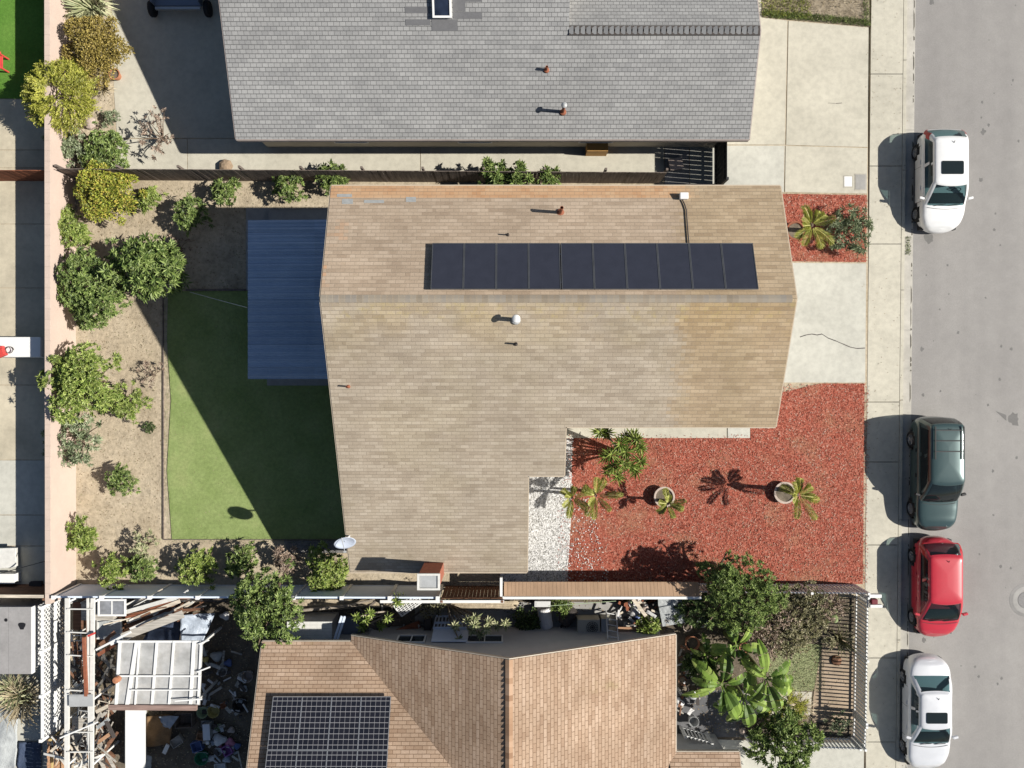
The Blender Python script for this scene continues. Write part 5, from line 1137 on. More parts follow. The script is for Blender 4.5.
def car(name, label, u, v, L, W, prof, paint_m, gh_, hR, glass='auto_glass', sun=None, yaw=0, front_round=6, rear_round=9, rack=False, wr=.32, cat='car', hb=None, mirror=None, taper=.86, z0=-.12, clad=None, rearwin=True, hatch=False):
    # car-local: +y is the rear, -y the front; prof = deck height along the length (0 rear .. 1 front)
    t = T(name, label, cat, (0, 0, 0), 'cars parked along the kerb')
    hl, hw = L / 2, W / 2; nS = 46; ys = []
    for i in range(nS + 1):
        s = i / nS; ys.append(hl * math.cos(PI * s) * (1 - .0) if False else hl * (1 - 2 * s))
    # denser near the ends
    ys = [hl * math.sin(PI / 2 * math.sin(PI / 2 * (1 - 2 * i / nS))) for i in range(nS + 1)]
    def hwf(y):
        m = rear_round if y > 0 else front_round
        return hw * max(0, 1 - abs(y / hl) ** m) ** (1 / 2.3)
    outline = [(hwf(y), y) for y in ys] + [(-hwf(y), y) for y in ys[::-1][1:-1]]
    def top(y): return interp(prof, .5 - y / L)
    rings = []
    for f, kx, ky in ((0, .90, .965), (.1, .955, .985), (.22, .985, .997), (.34, 1.0, 1.0), (.46, 1.0, 1.0), (.58, 1.0, .999), (.70, .998, .995), (.82, .99, .988), (.92, .972, .978), (1.0, .935, .965)):
        rings.append([Vector((x * kx, y * ky, .2 + (top(y) - .06 - .2) * f)) for x, y in outline])
    for kx, ky, dz in ((.88, .955, -.025), (.78, .945, -.004), (.6, .94, .012), (.35, .937, .022), (.12, .936, .026), (0.0, .936, .026)):
        rings.append([Vector((x * kx, y * ky, top(y) + dz)) for x, y in outline])
    vs, fs = loft_faces(rings)
    ax = (hl - L * .205, -hl + L * .19)                     # rear, front axle
    def arch(c): return abs(c.x) > hw * .8 and c.z < .2 + wr * 2 and any((c.y - a) ** 2 + (c.z - wr) ** 2 < (wr + .07) ** 2 for a in ax)
    keep = []
    for f in fs:
        c = sum((vs[i] for i in f), Vector()) / 4
        if not arch(c): keep.append(f)
    mb = MB(); mb.add(vs, keep); body = mb.build('body', paint_m, t, smooth=True)
    # under-body and dark wheel wells
    MB().box(-hw * .80, hw * .80, -hl * .93, hl * .93, .19, .45).build('underbody', 'car_trim', t)
    # greenhouse
    (rb, rt, fb, ft) = gh_                                   # rear base, rear top, front base, front top as distance from the rear
    zb = lambda y: top(y) - .05
    wb, wt = hw * .93, hw * (hb or .74)
    def ring(y0, y1, w, r, z, bow=0):
        pts = []
        def arc(cx, cy, a0, n=7):
            return [(cx + r * math.cos(a0 + PI / 2 * i / n), cy + r * math.sin(a0 + PI / 2 * i / n)) for i in range(n + 1)]
        k = 12; o = []
        o += arc(w - r, y1 - r, 0)
        o += [(w - r - (2 * w - 2 * r) * i / k, y1) for i in range(1, k)]
        o += arc(-w + r, y1 - r, PI / 2)
        o += [(-w, y1 - r - (y1 - y0 - 2 * r) * i / 20) for i in range(1, 20)]
        o += arc(-w + r, y0 + r, PI)
        o += [(-w + r + (2 * w - 2 * r) * i / k, y0) for i in range(1, k)]
        o += arc(w - r, y0 + r, 3 * PI / 2)
        o += [(w, y0 + r + (y1 - y0 - 2 * r) * i / 20) for i in range(1, 20)]
        for x, y in o:
            b = bow * (1 - (x / w) ** 2); yy = y - b if y < (y0 + y1) / 2 else y + b * .6
            pts.append(Vector((x, yy, z(yy) if callable(z) else z)))
        return pts
    y_rb, y_rt, y_fb, y_ft = hl - rb, hl - rt, hl - fb, hl - ft
    A = ring(y_fb, y_rb, wb, .16, zb, .10); B = ring(y_ft, y_rt, wt, .14, hR - .07, .09)
    gr = []; m = 12
    for i in range(m + 1):
        f = i / m; e = f + .09 * math.sin(PI * f)
        gr.append([a.lerp(b, f) + Vector(((b.x - a.x) * (f - e) * .9, 0, (b.z - a.z) * (e - f))) for a, b in zip(A, B)])
    cen = Vector((0, (y_rt + y_ft) / 2, 0))
    for k, dz in ((.975, .022), (.93, .042), (.82, .06), (.6, .075), (.3, .084), (0.0, .086)):
        gr.append([Vector((p.x * k, cen.y + (p.y - cen.y) * (1 - (1 - k) * .75), hR - .07 + dz)) for p in B])
    gv, gf = loft_faces(gr)
    hgt = hR - .07
    def frac(c): z = zb(c.y); return (c.z - z) / max(.05, hgt - z)
    def yl(c, front):                                      # plan line of the slope at this height
        f = max(0, min(1, frac(c))); return (y_fb + (y_ft - y_fb) * f) if front else (y_rb + (y_rt - y_rb) * f)
    def wat(c): f = max(0, min(1, frac(c))); return wb + (wt - wb) * f
    inband = lambda c, a, b: a < frac(c) < b
    sp = y_ft + (y_rt - y_ft) * .47; dark = 'auto_glass_dark' if clad else glass
    panes = [('windshield', glass, lambda c: inband(c, .06, .97) and c.y < yl(c, True) + .10 and abs(c.x) < wat(c) - .07)]
    if rearwin: panes.append(('rear_window', dark, lambda c: inband(c, .10, .95) and c.y > yl(c, False) - .10 and abs(c.x) < wat(c) - .08))
    for sg in (1, -1):
        panes.append(('side_window', glass, lambda c, sg=sg: inband(c, .10, .86) and c.x * sg > wat(c) - .05 and yl(c, True) + .2 < c.y < sp - .04))
        panes.append(('side_window', dark, lambda c, sg=sg: inband(c, .10, .86) and c.x * sg > wat(c) - .05 and sp + .04 < c.y < yl(c, False) - .22))
    def mid(f): return sum((gv[i] for i in f), Vector()) / len(f)
    shell = [f for f in gf if not any(k[2](mid(f)) for k in panes)]
    mb = MB(); mb.add(gv, shell); mb.build('roof', paint_m, t, smooth=True)
    for nm, gm, cd in panes: patch(gv, gf, cd, -.004, t, nm, gm)
    # seats and dashboard seen through the glass
    st = MB()
    for x in (-hw * .42, hw * .42):
        yb_ = sp + .12; st.obox((x, yb_, zb(yb_) + .14), (.44, .13, .36), (.18, 0, 0)); st.obox((x, yb_ + .06, zb(yb_) + .38), (.24, .09, .16), (.18, 0, 0)); st.obox((x, yb_ - .3, zb(yb_) - .0 + .03), (.44, .5, .08))
    st.build('front_seat', 'seat_cloth', t, bevel=.03)
    yb_ = min(y_rt - .12, y_rb - .35); MB().obox((0, yb_, zb(yb_) + .13), (hw * 1.45, .14, .34), (.2, 0, 0)).build('rear_seat', 'seat_cloth', t, bevel=.03)
    yb_ = y_fb + .30; MB().obox((0, yb_, zb(yb_) + .075), (hw * 1.5, .42, .07), (.12, 0, 0)).build('dashboard', 'car_trim', t, bevel=.03)
    MB().tube([(hw * .42 + .17 * math.cos(a), y_fb + .62 + .05 * math.sin(a), zb(y_fb + .6) + .15 + .15 * math.sin(a)) for a in np.linspace(0, 2 * PI, 15)], .017, 6, cap=False).build('steering_wheel', 'car_trim', t)
    # door shut lines down the visible flanks
    for sg in (1, -1):
        for yd in (y_fb + .22, sp, min(y_rt + .1, ax[0] + .12)):
            MB().bar((sg * (hw * 1.0 + .003), yd, .34), (sg * (hw * .995 + .003), yd, top(yd) - .16), .006, .014).build('door_seam', 'car_trim', t)
    if hatch:
        for sg in (1, -1): patch(gv, gf, lambda c: inband(c, -.05, .60) and c.y > yl(c, False) - .20 and c.x * sg > wat(c) - .15 and not panes[1][2](c), .007, t, 'taillight', 'lamp_red')
    # lamps
    for sg in (1, -1):
        patch(vs, fs, lambda c: c.x * sg > hw * .52 and -hl * .96 < c.y < -hl * .82 and top(c.y) * .66 < c.z < top(c.y) + .01, .006, t, 'headlight', 'lamp_clear')
        patch(vs, fs, lambda c: c.x * sg > hw * .58 and c.y > hl * .84 and top(c.y) * .66 < c.z < top(c.y) + .005, .006, t, 'taillight', 'lamp_red')
    patch(vs, fs, lambda c: abs(c.x) < hw * .48 and c.y < -hl * .93 and .34 < c.z < .55, .006, t, 'grille', 'car_trim')
    patch(vs, fs, lambda c: abs(c.x) < hw * .22 and c.y > hl * .95 and .6 < c.z < .72, .008, t, 'number_plate', 'grey_metal')
    patch(vs, fs, lambda c: (c.z < .27), .004, t, 'sill', 'car_trim')
    if sun:
        (d0, d1, wf) = sun; mb = MB(); rr = .06; k = []
        for cx, cy, a0 in ((wf - rr, hl - d0 - rr, 0), (-wf + rr, hl - d0 - rr, PI / 2), (-wf + rr, hl - d1 + rr, PI), (wf - rr, hl - d1 + rr, 1.5 * PI)): k += [(cx + rr * math.cos(a0 + PI / 8 * i), cy + rr * math.sin(a0 + PI / 8 * i)) for i in range(5)]
        mb.prism(k, hR - .02, hR + .021); mb.build('sunroof', 'auto_glass_dark', t)
    # wheels
    def wheel(cx, cy, sg):
        tr = MB(); w2 = .105; tr.lathe([(wr * .62, -w2), (wr * .93, -w2), (wr, -w2 * .6), (wr, w2 * .6), (wr * .93, w2), (wr * .62, w2)], (cx, cy, wr), 28, 'X')
        to = bpy.data.objects.new('wheel', None); COL.objects.link(to); to.parent = t; to.location = (cx, cy, wr)
        tr.build('tyre', 'rubber', to, smooth=True)
        rm = MB(); rm.lathe([(wr * .64, sg * w2 * .95), (wr * .60, sg * w2 * .98), (wr * .56, sg * w2 * .6), (.07, sg * w2 * .45), (0.0, sg * w2 * .45)], (cx, cy, wr), 28, 'X')
        for k in range(5):
            th = 2 * PI * k / 5 + .3; rm.bar((cx + sg * w2 * .85, cy, wr), (cx + sg * w2 * .85, cy + wr * .58 * math.cos(th), wr + wr * .58 * math.sin(th)), .05, .03)
        rm.lathe([(0.06, sg * w2 * .7), (.06, sg * w2 * .95), (0, sg * w2 * .98)], (cx, cy, wr), 14, 'X')
        rm.build('rim', 'rim', to)
    for cy in ax:
        for sg in (1, -1): wheel(sg * (hw - .125), cy, sg)
    # mirrors, door handles, seams
    for sg in (1, -1):
        p = Vector((sg * (hw + .075), y_fb + .18 + .12, top(y_fb) + .06)); mb = MB(); mb.obox(p, (.20, .10, .13), (0, 0, sg * .25)); mb.bar(p - Vector((sg * .16, 0, .05)), p - Vector((sg * .05, 0, .02)), .05, .04); mb.build('mirror', mirror or paint_m, t, bevel=.03)
        for yy in (sp + .18, sp - .85 + .0): MB().obox((sg * (hw * .992 + .012), yy + .0, top(yy) - .2), (.03, .16, .03)).build('door_handle', paint_m if not clad else 'car_trim', t)
    sm = MB()
    patch(vs, fs, lambda c: False, 0, t, 'x', 'car_trim')
    # hood shut line as a thin groove of dark gasket
    ya, xw = y_fb - .05, hw * .80; pts = [Vector((x, ya - .08 * (1 - (x / xw) ** 2), 0)) for x in np.linspace(-xw, xw, 15)]
    pts = [Vector((p.x, p.y, top(p.y) + .028 - .05 * (abs(p.x) / hw) ** 3)) for p in pts]
    for a, b in zip(pts[:-1], pts[1:]): sm.bar(a, b, .014, .006)
    sm.build('hood_seam', 'car_trim', t)
    wp = MB()
    for x0 in (-.45, .12): wp.bar((x0, y_fb - .0, top(y_fb) + .03), (x0 + .42, y_fb + .06, top(y_fb) + .10), .02, .02)
    wp.build('wiper', 'car_trim', t)
    ant = MB().tube([(.06, y_rt - .20, hR + .01), (.06, y_rt - .13, hR + .07)], [.018, .008], 6).build('antenna', 'car_trim', t)
    if rack:
        for x in (-wt * .82, wt * .82): MB().bar((x, y_rt - .05, hR + .06), (x, y_rt - 1.35, hR + .06), .04, .05).build('roof_rail', 'car_trim', t)
        for k in range(3): MB().bar((-wt * .80, y_rt - .2 - .42 * k, hR + .075), (wt * .80, y_rt - .2 - .42 * k, hR + .075), .035, .03).build('crossbar', 'car_trim', t)
        patch(vs, fs, lambda c: c.y < -hl * .90 and .34 < c.z < .60, .02, t, 'bumper', 'steel')
    X = PX(u); Y = PY(v); t.location = (X, Y, z0); t.rotation_euler = (0, 0, R(yaw)); return t
car('parked_car', 'white hatchback with a dark sunroof, first in the row by the driveway', 934, 183.8, 4.22, 1.82,
    [(0, .92), (.05, 1.0), (.16, 1.02), (.45, 1.01), (.73, 1.02), (.80, .97), (.92, .86), (.97, .76), (1, .66)], 'car_white', (.14, .62, 3.22, 2.45), 1.56, sun=(1.55, 2.08, .44), front_round=6.5, rear_round=8, hb=.75, hatch=True)
car('parked_car', 'dark green sport utility vehicle with roof rails, between white and red hatchbacks', 927.5, 472.5, 4.70, 1.70,
    [(0, .98), (.04, 1.06), (.2, 1.08), (.5, 1.07), (.72, 1.08), (.76, 1.04), (.92, .99), (.97, .93), (1, .80)], 'car_teal', (.08, .30, 3.42, 2.62), 1.78, glass='auto_glass_dark', front_round=9, rear_round=14, rack=True, wr=.36, hb=.80, mirror='car_trim', clad=True)
car('parked_car', 'small red hatchback with rounded roof, parked behind the silver saloon', 930, 584.5, 4.16, 1.80,
    [(0, .86), (.05, .96), (.14, 1.0), (.45, .98), (.72, .97), (.80, .93), (.92, .80), (.97, .70), (1, .58)], 'car_red', (.22, .66, 3.36, 2.5), 1.47, front_round=5.5, rear_round=6, hb=.74, hatch=True)
car('parked_car', 'silver white saloon with sunroof and long boot, lowest in the row', 920.5, 708, 4.72, 1.76,
    [(0, .86), (.04, .96), (.10, 1.0), (.25, .99), (.5, .97), (.72, .97), (.80, .92), (.93, .80), (.97, .72), (1, .60)], 'car_silver', (.66, 1.30, 3.48, 2.66), 1.44, sun=(2.02, 2.46, .42), front_round=7, rear_round=10, hb=.72)
# trailer peeping out of the shade behind the grey house
t = T('trailer', 'dark utility trailer standing in shade on the patio beside the grey house', 'trailer', P(180, -20))
mb = MB(); X0, X1, Y0, Y1 = PX(160), PX(207), PY(12), PY(-50)
mb.box(X0, X1, Y0, Y1, .5, .58)
mb.build('bed', 'car_blue', t); mb = MB(); mb.box(X0, X0 + .05, Y0, Y1, .583, .95); mb.box(X1 - .05, X1, Y0, Y1, .583, .95); mb.box(X0 + .053, X1 - .053, Y1 - .05, Y1, .583, .95); mb.build('side_panel', 'car_blue', t)
MB().box(X0 + .06, X1 - .05, Y0 - .16, Y0 - .06, .50, .62).build('bumper', 'steel', t)
for (x, y) in ((X0 - .16, Y0 - .02), (X1 + .16, Y0 - .02), (X0 - .16, Y1 - .6), (X1 + .16, Y1 - .6)):
    w = MB(); w.lathe([(.0, -.1), (.3, -.1), (.33, -.06), (.33, .06), (.3, .1), (.0, .1)], (x, y, .34), 22, 'X'); wo = w.build('wheel', 'rubber', t); r_ = MB(); r_.lathe([(.0, -.112), (.17, -.112), (.18, -.103)], (x, y, .34), 16, 'X'); r_.build('rim', 'rim', wo)
MB().bar(((X0 + X1) / 2, Y1, .52), ((X0 + X1) / 2, Y1 + 1.0, .5), .08, .08).build('drawbar', 'steel', t)

# ------------------------------------------------------------------ left neighbour things
t = T('shed', 'grey roofed shed with a dark hole in its roof, at the left edge', 'shed', (-20.4, -10.4, 0))
xa, xb, ya, yb = -22.3, -18.78, PY(674, 2.0), PY(607, 2.0)
mb = MB(); n = 4
for i in range(n): mb.box(xa + (xb - xa) * i / n + .004, xa + (xb - xa) * (i + 1) / n - .004, ya, yb, 1.94, 2.0 + .004 * (i % 2))
mb.build('roof', M.setdefault('felt', plain('grey_felt', (.30, .29, .285), .9, var=.2, scale=1.2)), t); MB().box(xa + .1, xb - .08, ya + .1, yb - .1, 0, 1.935).build('wall', 'white', t); MB().box(xb + .002, xb + .035, ya, yb, 1.78, 2.0).build('fascia', 'white', t)
q = P(22, 626, 2.0); MB().prism([(q.x + .13 * math.cos(a) * (1 + .3 * math.sin(3 * a)), q.y + .17 * math.sin(a) * (1 + .2 * math.cos(2 * a))) for a in np.linspace(0, 2 * PI, 14)[:-1]], 2.001, 2.012).build('hole', 'black', t)
q = P(6, 620, 2.0); MB().lathe([(0, .01), (.06, .01), (.07, 0)], (q.x, q.y, 2.004), 12).build('hole', 'black', t)
MB().box(-19.6, -18.74, ya + .6, ya + .61, .0, .01) if False else None
t = T('storage_cabinet', 'white storage cabinet standing against the block wall in the left yard', 'cabinet', P(20, 347)); xa, xb = PX(0, 1.0), PX(40.5, 1.0); ya, yb = PY(357, 1.0), PY(337, 1.0)
MB().box(xa - .4, xb, ya, yb, .05, 1.0).build('body', 'white', t, bevel=.015); MB().box(xb + .002, xb + .015, ya + .03, yb - .03, .1, .95).build('door', 'white', t)
mb = MB(); q = P(10, 350, 1.05)
for k in range(5): a = k * 1.2; mb.tube([q + Vector((.16 * math.cos(a + j), .13 * math.sin(a + j), .01 + .02 * k)) for j in np.linspace(0, 2.6, 8)], .013, 5)
tag(mb.build('cable', 'pot_dark'), 'coil of dark cable lying on the white storage cabinet', 'cable')
tag(MB().obox(P(1, 352, 1.12), (.36, .40, .2), (0, 0, .4)).obox(P(1, 352, 1.24), (.2, .24, .05), (0, 0, .4)).build('toolbox', 'red_plastic', bevel=.03), 'red toolbox on the white storage cabinet at the left edge', 'toolbox')
def chair():
    q = P(3, 66, 0); t = T('garden_chair', 'red plastic garden chair on the green lawn at the left edge', 'chair', (q.x, q.y, .02)); x, y = q.x, q.y
    MB().obox((x, y, .42), (.5, .48, .05)).build('seat', 'red_plastic', t, bevel=.01); MB().obox((x - .26, y, .68), (.06, .5, .52), (0, -.2, 0)).build('backrest', 'red_plastic', t, bevel=.02)
    for s in (1, -1):
        MB().obox((x + .03, y + s * .29, .63), (.55, .11, .035)).build('armrest', 'red_plastic', t, bevel=.01)
        MB().bar((x + .25, y + s * .27, .02), (x + .22, y + s * .27, .62), .06, .05).build('leg', 'red_plastic', t); MB().bar((x - .27, y + s * .26, .02), (x - .22, y + s * .26, .62), .06, .05).build('leg', 'red_plastic', t)
chair()
def acunit(label, u, v, w, d, h, mat='beige', z0=.02, rz=0):
    q = P(u, v, z0); t = T('air_conditioner', label, 'air conditioner', (q.x, q.y, z0))
    MB().box(q.x - w / 2, q.x + w / 2, q.y - d / 2, q.y + d / 2, z0, z0 + h).build('case', mat, t, bevel=.02); c = (q.x + w * .16, q.y, z0 + h + .004)
    mb = MB()
    for r in (.08, .15, .22): mb.lathe([(r, .0), (r, .015), (r + .018, .015), (r + .018, 0)], c, 20)
    for k in range(6): a = k * PI / 6; mb.bar((c[0] - .24 * math.cos(a), c[1] - .24 * math.sin(a), c[2] + .01), (c[0] + .24 * math.cos(a), c[1] + .24 * math.sin(a), c[2] + .01), .012, .012)
    mb.build('fan_grille', 'pot_dark', t)
def crate(label, u, v, w, d, h, mat, z0=.02, rz=0, name='crate', cat='crate', lidm=None):
    q = P(u, v, z0); t = T(name, label, cat, (q.x, q.y, z0)); m = Matrix.Rotation(rz, 3, 'Z')
    def B(mb, cx, cy, cz, sx, sy, sz): mb.obox(Vector((q.x, q.y, z0)) + m @ Vector((cx, cy, cz)), (sx, sy, sz), (0, 0, rz))
    mb = MB(); B(mb, 0, 0, .02, w - .05, d - .05, .03)
    for s in (1, -1): B(mb, s * (w / 2 - .0125), 0, h / 2, .025, d, h); B(mb, 0, s * (d / 2 - .0125), h / 2, w - .052, .025, h)
    mb.build('box', mat, t)
    if lidm: mb = MB(); B(mb, 0, 0, h + .015, w + .04, d + .04, .025); mb.build('lid', lidm, t)
crate('white lidded box at the very left edge beside the dark plank fence', 10, 576, .9, .36, .45, 'white', lidm='white', name='box', cat='box')
tag(MB().obox(P(3, 558, .35), (1.0, .75, .5), (0, 0, .03)).obox(P(3, 558, .62), (1.06, .8, .03), (0, 0, .03)).build('box', 'white_dirty', bevel=.02), 'bright white chest at the left edge above the small lidded box', 'box')
tag(MB().obox(P(36, 584, .2), (.42, .2, .3), (0, 0, 0)).obox(P(36, 584, .37), (.46, .24, .03)).build('box', 'pot_dark', bevel=.02), 'dark box in shade by the foot of the pink block wall', 'box')
tag(MB().bar(P(0, 573.5, .5), P(46, 561, 1.7), .03, .03).bar(P(44, 561.5, 1.7), P(45, 562, 0), .03, .03).build('pole', 'iron'), 'thin dark pole slanting up against the block wall at lower left', 'pole')
tag(MB().bar(P(18, 583, .03), P(70, 560, .05), .02, .02).build('stick', 'wood_pale'), 'thin stick on the shaded left neighbour concrete', 'stick') if False else None
def sheet(name, label, px, zf, mat, cat, n=14, amp=.06):
    # draped sheet over an uneven heap: bilinear patch with folds
    a, b, c, d = [Vector(P(u, v, z)) for (u, v), z in zip(px, zf)]; mb = MB(); vs = []
    for i in range(n + 1):
        for j in range(n + 1):
            s, r = i / n, j / n; p = (a.lerp(b, r)).lerp(d.lerp(c, r), s); p.z += amp * (math.sin(r * 9 + s * 5) * .5 + math.sin(s * 13 - r * 4 + 1) * .5) + random.uniform(-.012, .012); vs.append(p)
    fs = [(i * (n + 1) + j, i * (n + 1) + j + 1, (i + 1) * (n + 1) + j + 1, (i + 1) * (n + 1) + j) for i in range(n) for j in range(n)]
    mb.add(vs, fs); o = mb.build(name, mat, smooth=True); k = o.modifiers.new('t', 'SOLIDIFY'); k.thickness = .012; return tag(o, label, cat)
sheet('tarp', 'pale grey tarp spread in the bottom left corner yard', [(-14, 708), (18, 708), (16, 775), (-14, 775)], (.25, .12, .12, .25), 'tarp_grey', 'tarp')
sheet('tarp', 'dark blue tarp in the shade beside the yellow fence post', [(19, 742), (41, 742), (41, 780), (17, 780)], (.12, .12, .12, .12), 'navy_shade_tarp', 'tarp')

# ------------------------------------------------------------------ south neighbour back yard: lattice, frames, boards
t = T('lattice_fence', 'white lattice fence continuing the pink wall beside the grey shed', 'fence', (-18.4, -10.9, 0)); xl = -18.42; y0, y1 = -13.95, -8.75; h = 1.9
mb = MB(); sp = .205
def clipbar(ya, za, yb, zb, zlo, zhi):
    # clip the segment to the panel rectangle
    p0 = np.array([ya, za], float); d = np.array([yb - ya, zb - za]); t0, t1 = 0., 1.
    for k, (lo, hi) in enumerate(((y0, y1), (zlo, zhi))):
        if abs(d[k]) < 1e-9: continue
        a_, b_ = sorted(((lo - p0[k]) / d[k], (hi - p0[k]) / d[k])); t0 = max(t0, a_); t1 = min(t1, b_)
    return (p0 + d * t0, p0 + d * t1) if t1 - t0 > 1e-3 else None
for (zlo, zhi) in ((.1, .92), (1.0, 1.8)):
    hh = zhi - zlo; k = int((y1 - y0 + hh) / sp)
    for i in range(k):
        s_ = y0 - hh + sp * (i + .5)
        for sg, xo in ((1, 0), (-1, .012)):
            r = clipbar(s_ if sg > 0 else s_ + hh, zlo, s_ + hh if sg > 0 else s_, zhi, zlo, zhi)
            if r: a, b = r; mb.bar((xl + xo, a[0], a[1]), (xl + xo, b[0], b[1]), .01, .045)
mb.build('lattice', 'white', t)
mb = MB()
for z in (.05, .96, 1.86): mb.box(xl - .03, xl + .05, y0, y1, z - .05, z + .05)
mb.build('rail', 'white', t)
for i in range(4): y = y0 + (y1 - y0) * i / 3; MB().box(xl - .06, xl + .06, y - .06, y + .06, 0, 2.0).build('post', 'white', t)
plank_fence('plank_fence', 'yellowish plank fence below the white lattice at the left', (-18.42, -16.8), (-18.42, -14.1), 1.5, 'wood_tan', face=1, pm=M.setdefault('wood_yellow', wood('yellow_pine', (.52, .40, .18))))
def beam(name, label, a, b, w, h, mat, cat='board'):
    o = MB().bar(P(*a), P(*b), w, h).build(name, mat); return tag(o, label, cat)
# pergola frame
t = T('pergola_frame', 'long white pergola frame of beams along the lattice fence', 'pergola', P(80, 680)); zt = 2.15
for (u0, u1, w) in ((67.5, 67, .16), (88, 90, .07), (93, 91.5, .14)):
    MB().bar(P(u0, 598, zt), P(u1, 775, zt), w, .10).build('beam', 'white_dirty', t)
for v in (609, 632, 655, 690, 732, 752): MB().bar(P(67, v, zt + .08), P(93, v + random.uniform(-1.5, 1.5), zt + .08), .045, .04).build('rafter', 'white_dirty', t)
for (u, v) in ((67.5, 602), (93, 602), (67, 700), (92, 700), (67, 765), (92, 765)): q = P(u, v, zt); MB().box(q.x - .04, q.x + .04, q.y - .04, q.y + .04, 0, zt - .05).build('post', 'white', t)
def shelf(label, u0, u1, v0, v1, z, nb, mat='wood_pale', leg=True):
    t = T('shelf_rack', label, 'shelf', P((u0 + u1) / 2, (v0 + v1) / 2, 0)); a = P(u0, v1, z); b = P(u1, v0, z)
    for k in range(2): zz = z * (k + 1) / 2; m_ = MB(); m_.box(a.x, b.x, a.y, b.y, zz - .03, zz); m_.build('shelf', mat, t)
    for (x, y) in ((a.x, a.y), (b.x, a.y), (a.x, b.y), (b.x, b.y)): MB().box(x - .025, x + .025, y - .025, y + .025, 0, z + .15).build('post', 'white_dirty', t)
shelf('dark brown shelf rack with clutter just inside the lattice, near the white fence', 73, 83, 602, 630, 1.3, 3, 'wood_brown')
shelf('shelf rack of pale boards inside the lattice, in the middle of the pergola', 72, 82, 716, 742, 1.2, 3, 'wood_grey')
def ladder(name, label, a, b, w, mat, n=8):
    a = P(*a); b = P(*b); d = (b - a).normalized(); s = d.cross(Vector((0, 0, 1))).normalized() * (w / 2); t = T(name, label, 'ladder', (a + b) / 2)
    for k in (1, -1): MB().bar(a + s * k, b + s * k, .035, .06).build('rail', mat, t)
    for i in range(n): p = a.lerp(b, (i + .5) / n); MB().bar(p - s, p + s, .03, .03).build('rung', mat, t)
ladder('ladder', 'white ladder lying between the pergola beams near the lattice', (76, 633, 1.5), (80, 668, 1.3), .38, 'white_dirty', 7)
ladder('ladder', 'grey ladder lying lower in the pergola below the grey panel', (84, 708, 1.2), (80, 766, 1.0), .45, 'grey_metal', 10)
ladder('ladder', 'tilted pale ladder right of the pergola, against the dark gap', (105, 690, 1.6), (99, 766, .6), .42, 'wood_pale', 10)
beam('pipe', 'reddish brown pipe lying along the pergola', (84, 637, 2.3), (86.5, 696, 2.3), .11, .11, 'rust', 'pipe')
beam('pipe', 'short red clamp across the pergola beam', (88, 636, 2.35), (95, 633, 2.35), .07, .07, 'red_plastic', 'clamp')
tag(MB().obox(P(81, 701, 2.28), (.92, .42, .04), (0, 0, .02)).obox(P(81, 695, 2.32), (.92, .04, .03)).build('panel', 'grey_metal'), 'olive grey panel laid over the pergola beams', 'panel')
for i, (a, b, m, l) in enumerate((((70, 640, 1.2), (82, 655, 1.4), 'wood_brown', 'short brown plank slanting inside the pergola under the white ladder'), ((71, 672, 1.1), (83, 661, 1.3), 'wood_grey', 'short grey plank slanting inside the pergola over the white ladder'), ((73, 683, 1.0), (82, 688, 1.2), 'white_dirty', 'short white plank in the pergola right above the grey panel'), ((60, 738, 2.3), (98, 722, 2.3), 'white', 'thin white pole lying diagonally over the lower pergola'), ((70, 752, .9), (90, 757, .9), 'wood_tan', 'tan plank across the bottom of the pergola'), ((96, 712, 1.6), (108, 706, 1.6), 'wood_pale', 'pale plank stub leaning at the right of the pergola'), ((97, 728, 1.4), (109, 719, 1.5), 'tarp_grey', 'light grey board leaning at the right of the pergola'), ((97, 743, 1.3), (110, 734, 1.3), 'wood_tan', 'tan board stacked at the right of the pergola'), ((100, 645, 1.8), (115, 632, 1.9), 'wood_brown', 'brown board jammed between the pergola and the milky roof'), ((98, 655, 1.6), (114, 645, 1.7), 'rust', 'rusty board jammed under the brown one beside the milky roof'))):
    beam('board', l, a, b, .14 if i != 3 else .05, .04, m)
def wframe(label, u0, u1, v0, v1, z, mat='white', bars=1, tilt=0.0, glass='milky'):
    a = P(u0, v1, z); b = P(u1, v0, z); t = T('window_frame', label, 'window frame', ((a.x + b.x) / 2, (a.y + b.y) / 2, z - .05)); mb = MB()
    mb.box(a.x, b.x, a.y, a.y + .07, z - .03, z + .03); mb.box(a.x, b.x, b.y - .07, b.y, z - .03, z + .03); mb.box(a.x, a.x + .07, a.y + .07, b.y - .07, z - .03, z + .03); mb.box(b.x - .07, b.x, a.y + .07, b.y - .07, z - .03, z + .03)
    for k in range(bars): x = a.x + (b.x - a.x) * (k + 1) / (bars + 1); mb.box(x - .02, x + .02, a.y + .07, b.y - .07, z - .02, z + .02)
    mb.build('frame', mat, t); MB().box(a.x + .06, b.x - .06, a.y + .06, b.y - .06, z - .012, z + .005).build('pane', glass, t); return t
wframe('white window frame with grey glass lying on the rubbish stack by the white fence', 98, 126, 599, 616, 1.75, bars=1, glass=M.setdefault('grey_glass', glassy('dusty_glass', (.22, .23, .25), .25)))
wframe('pale window frame stacked below the grey glass one', 97, 122, 619, 639, 1.3, 'white_dirty', 0, glass='tarp_grey')
tag(MB().obox(P(109, 625, .6), (1.3, 1.3, 1.1)).obox(P(109, 625, 1.17), (1.2, 1.2, .04)).build('crate', 'wood_brown'), 'big brown crate under the two white window frames', 'crate')
tag(MB().obox(P(107, 606, .8), (1.25, .7, 1.6)).obox(P(107, 606, 1.63), (1.1, .6, .04)).build('crate', 'wood_grey'), 'tall grey crate against the white fence under the glass frame', 'crate')
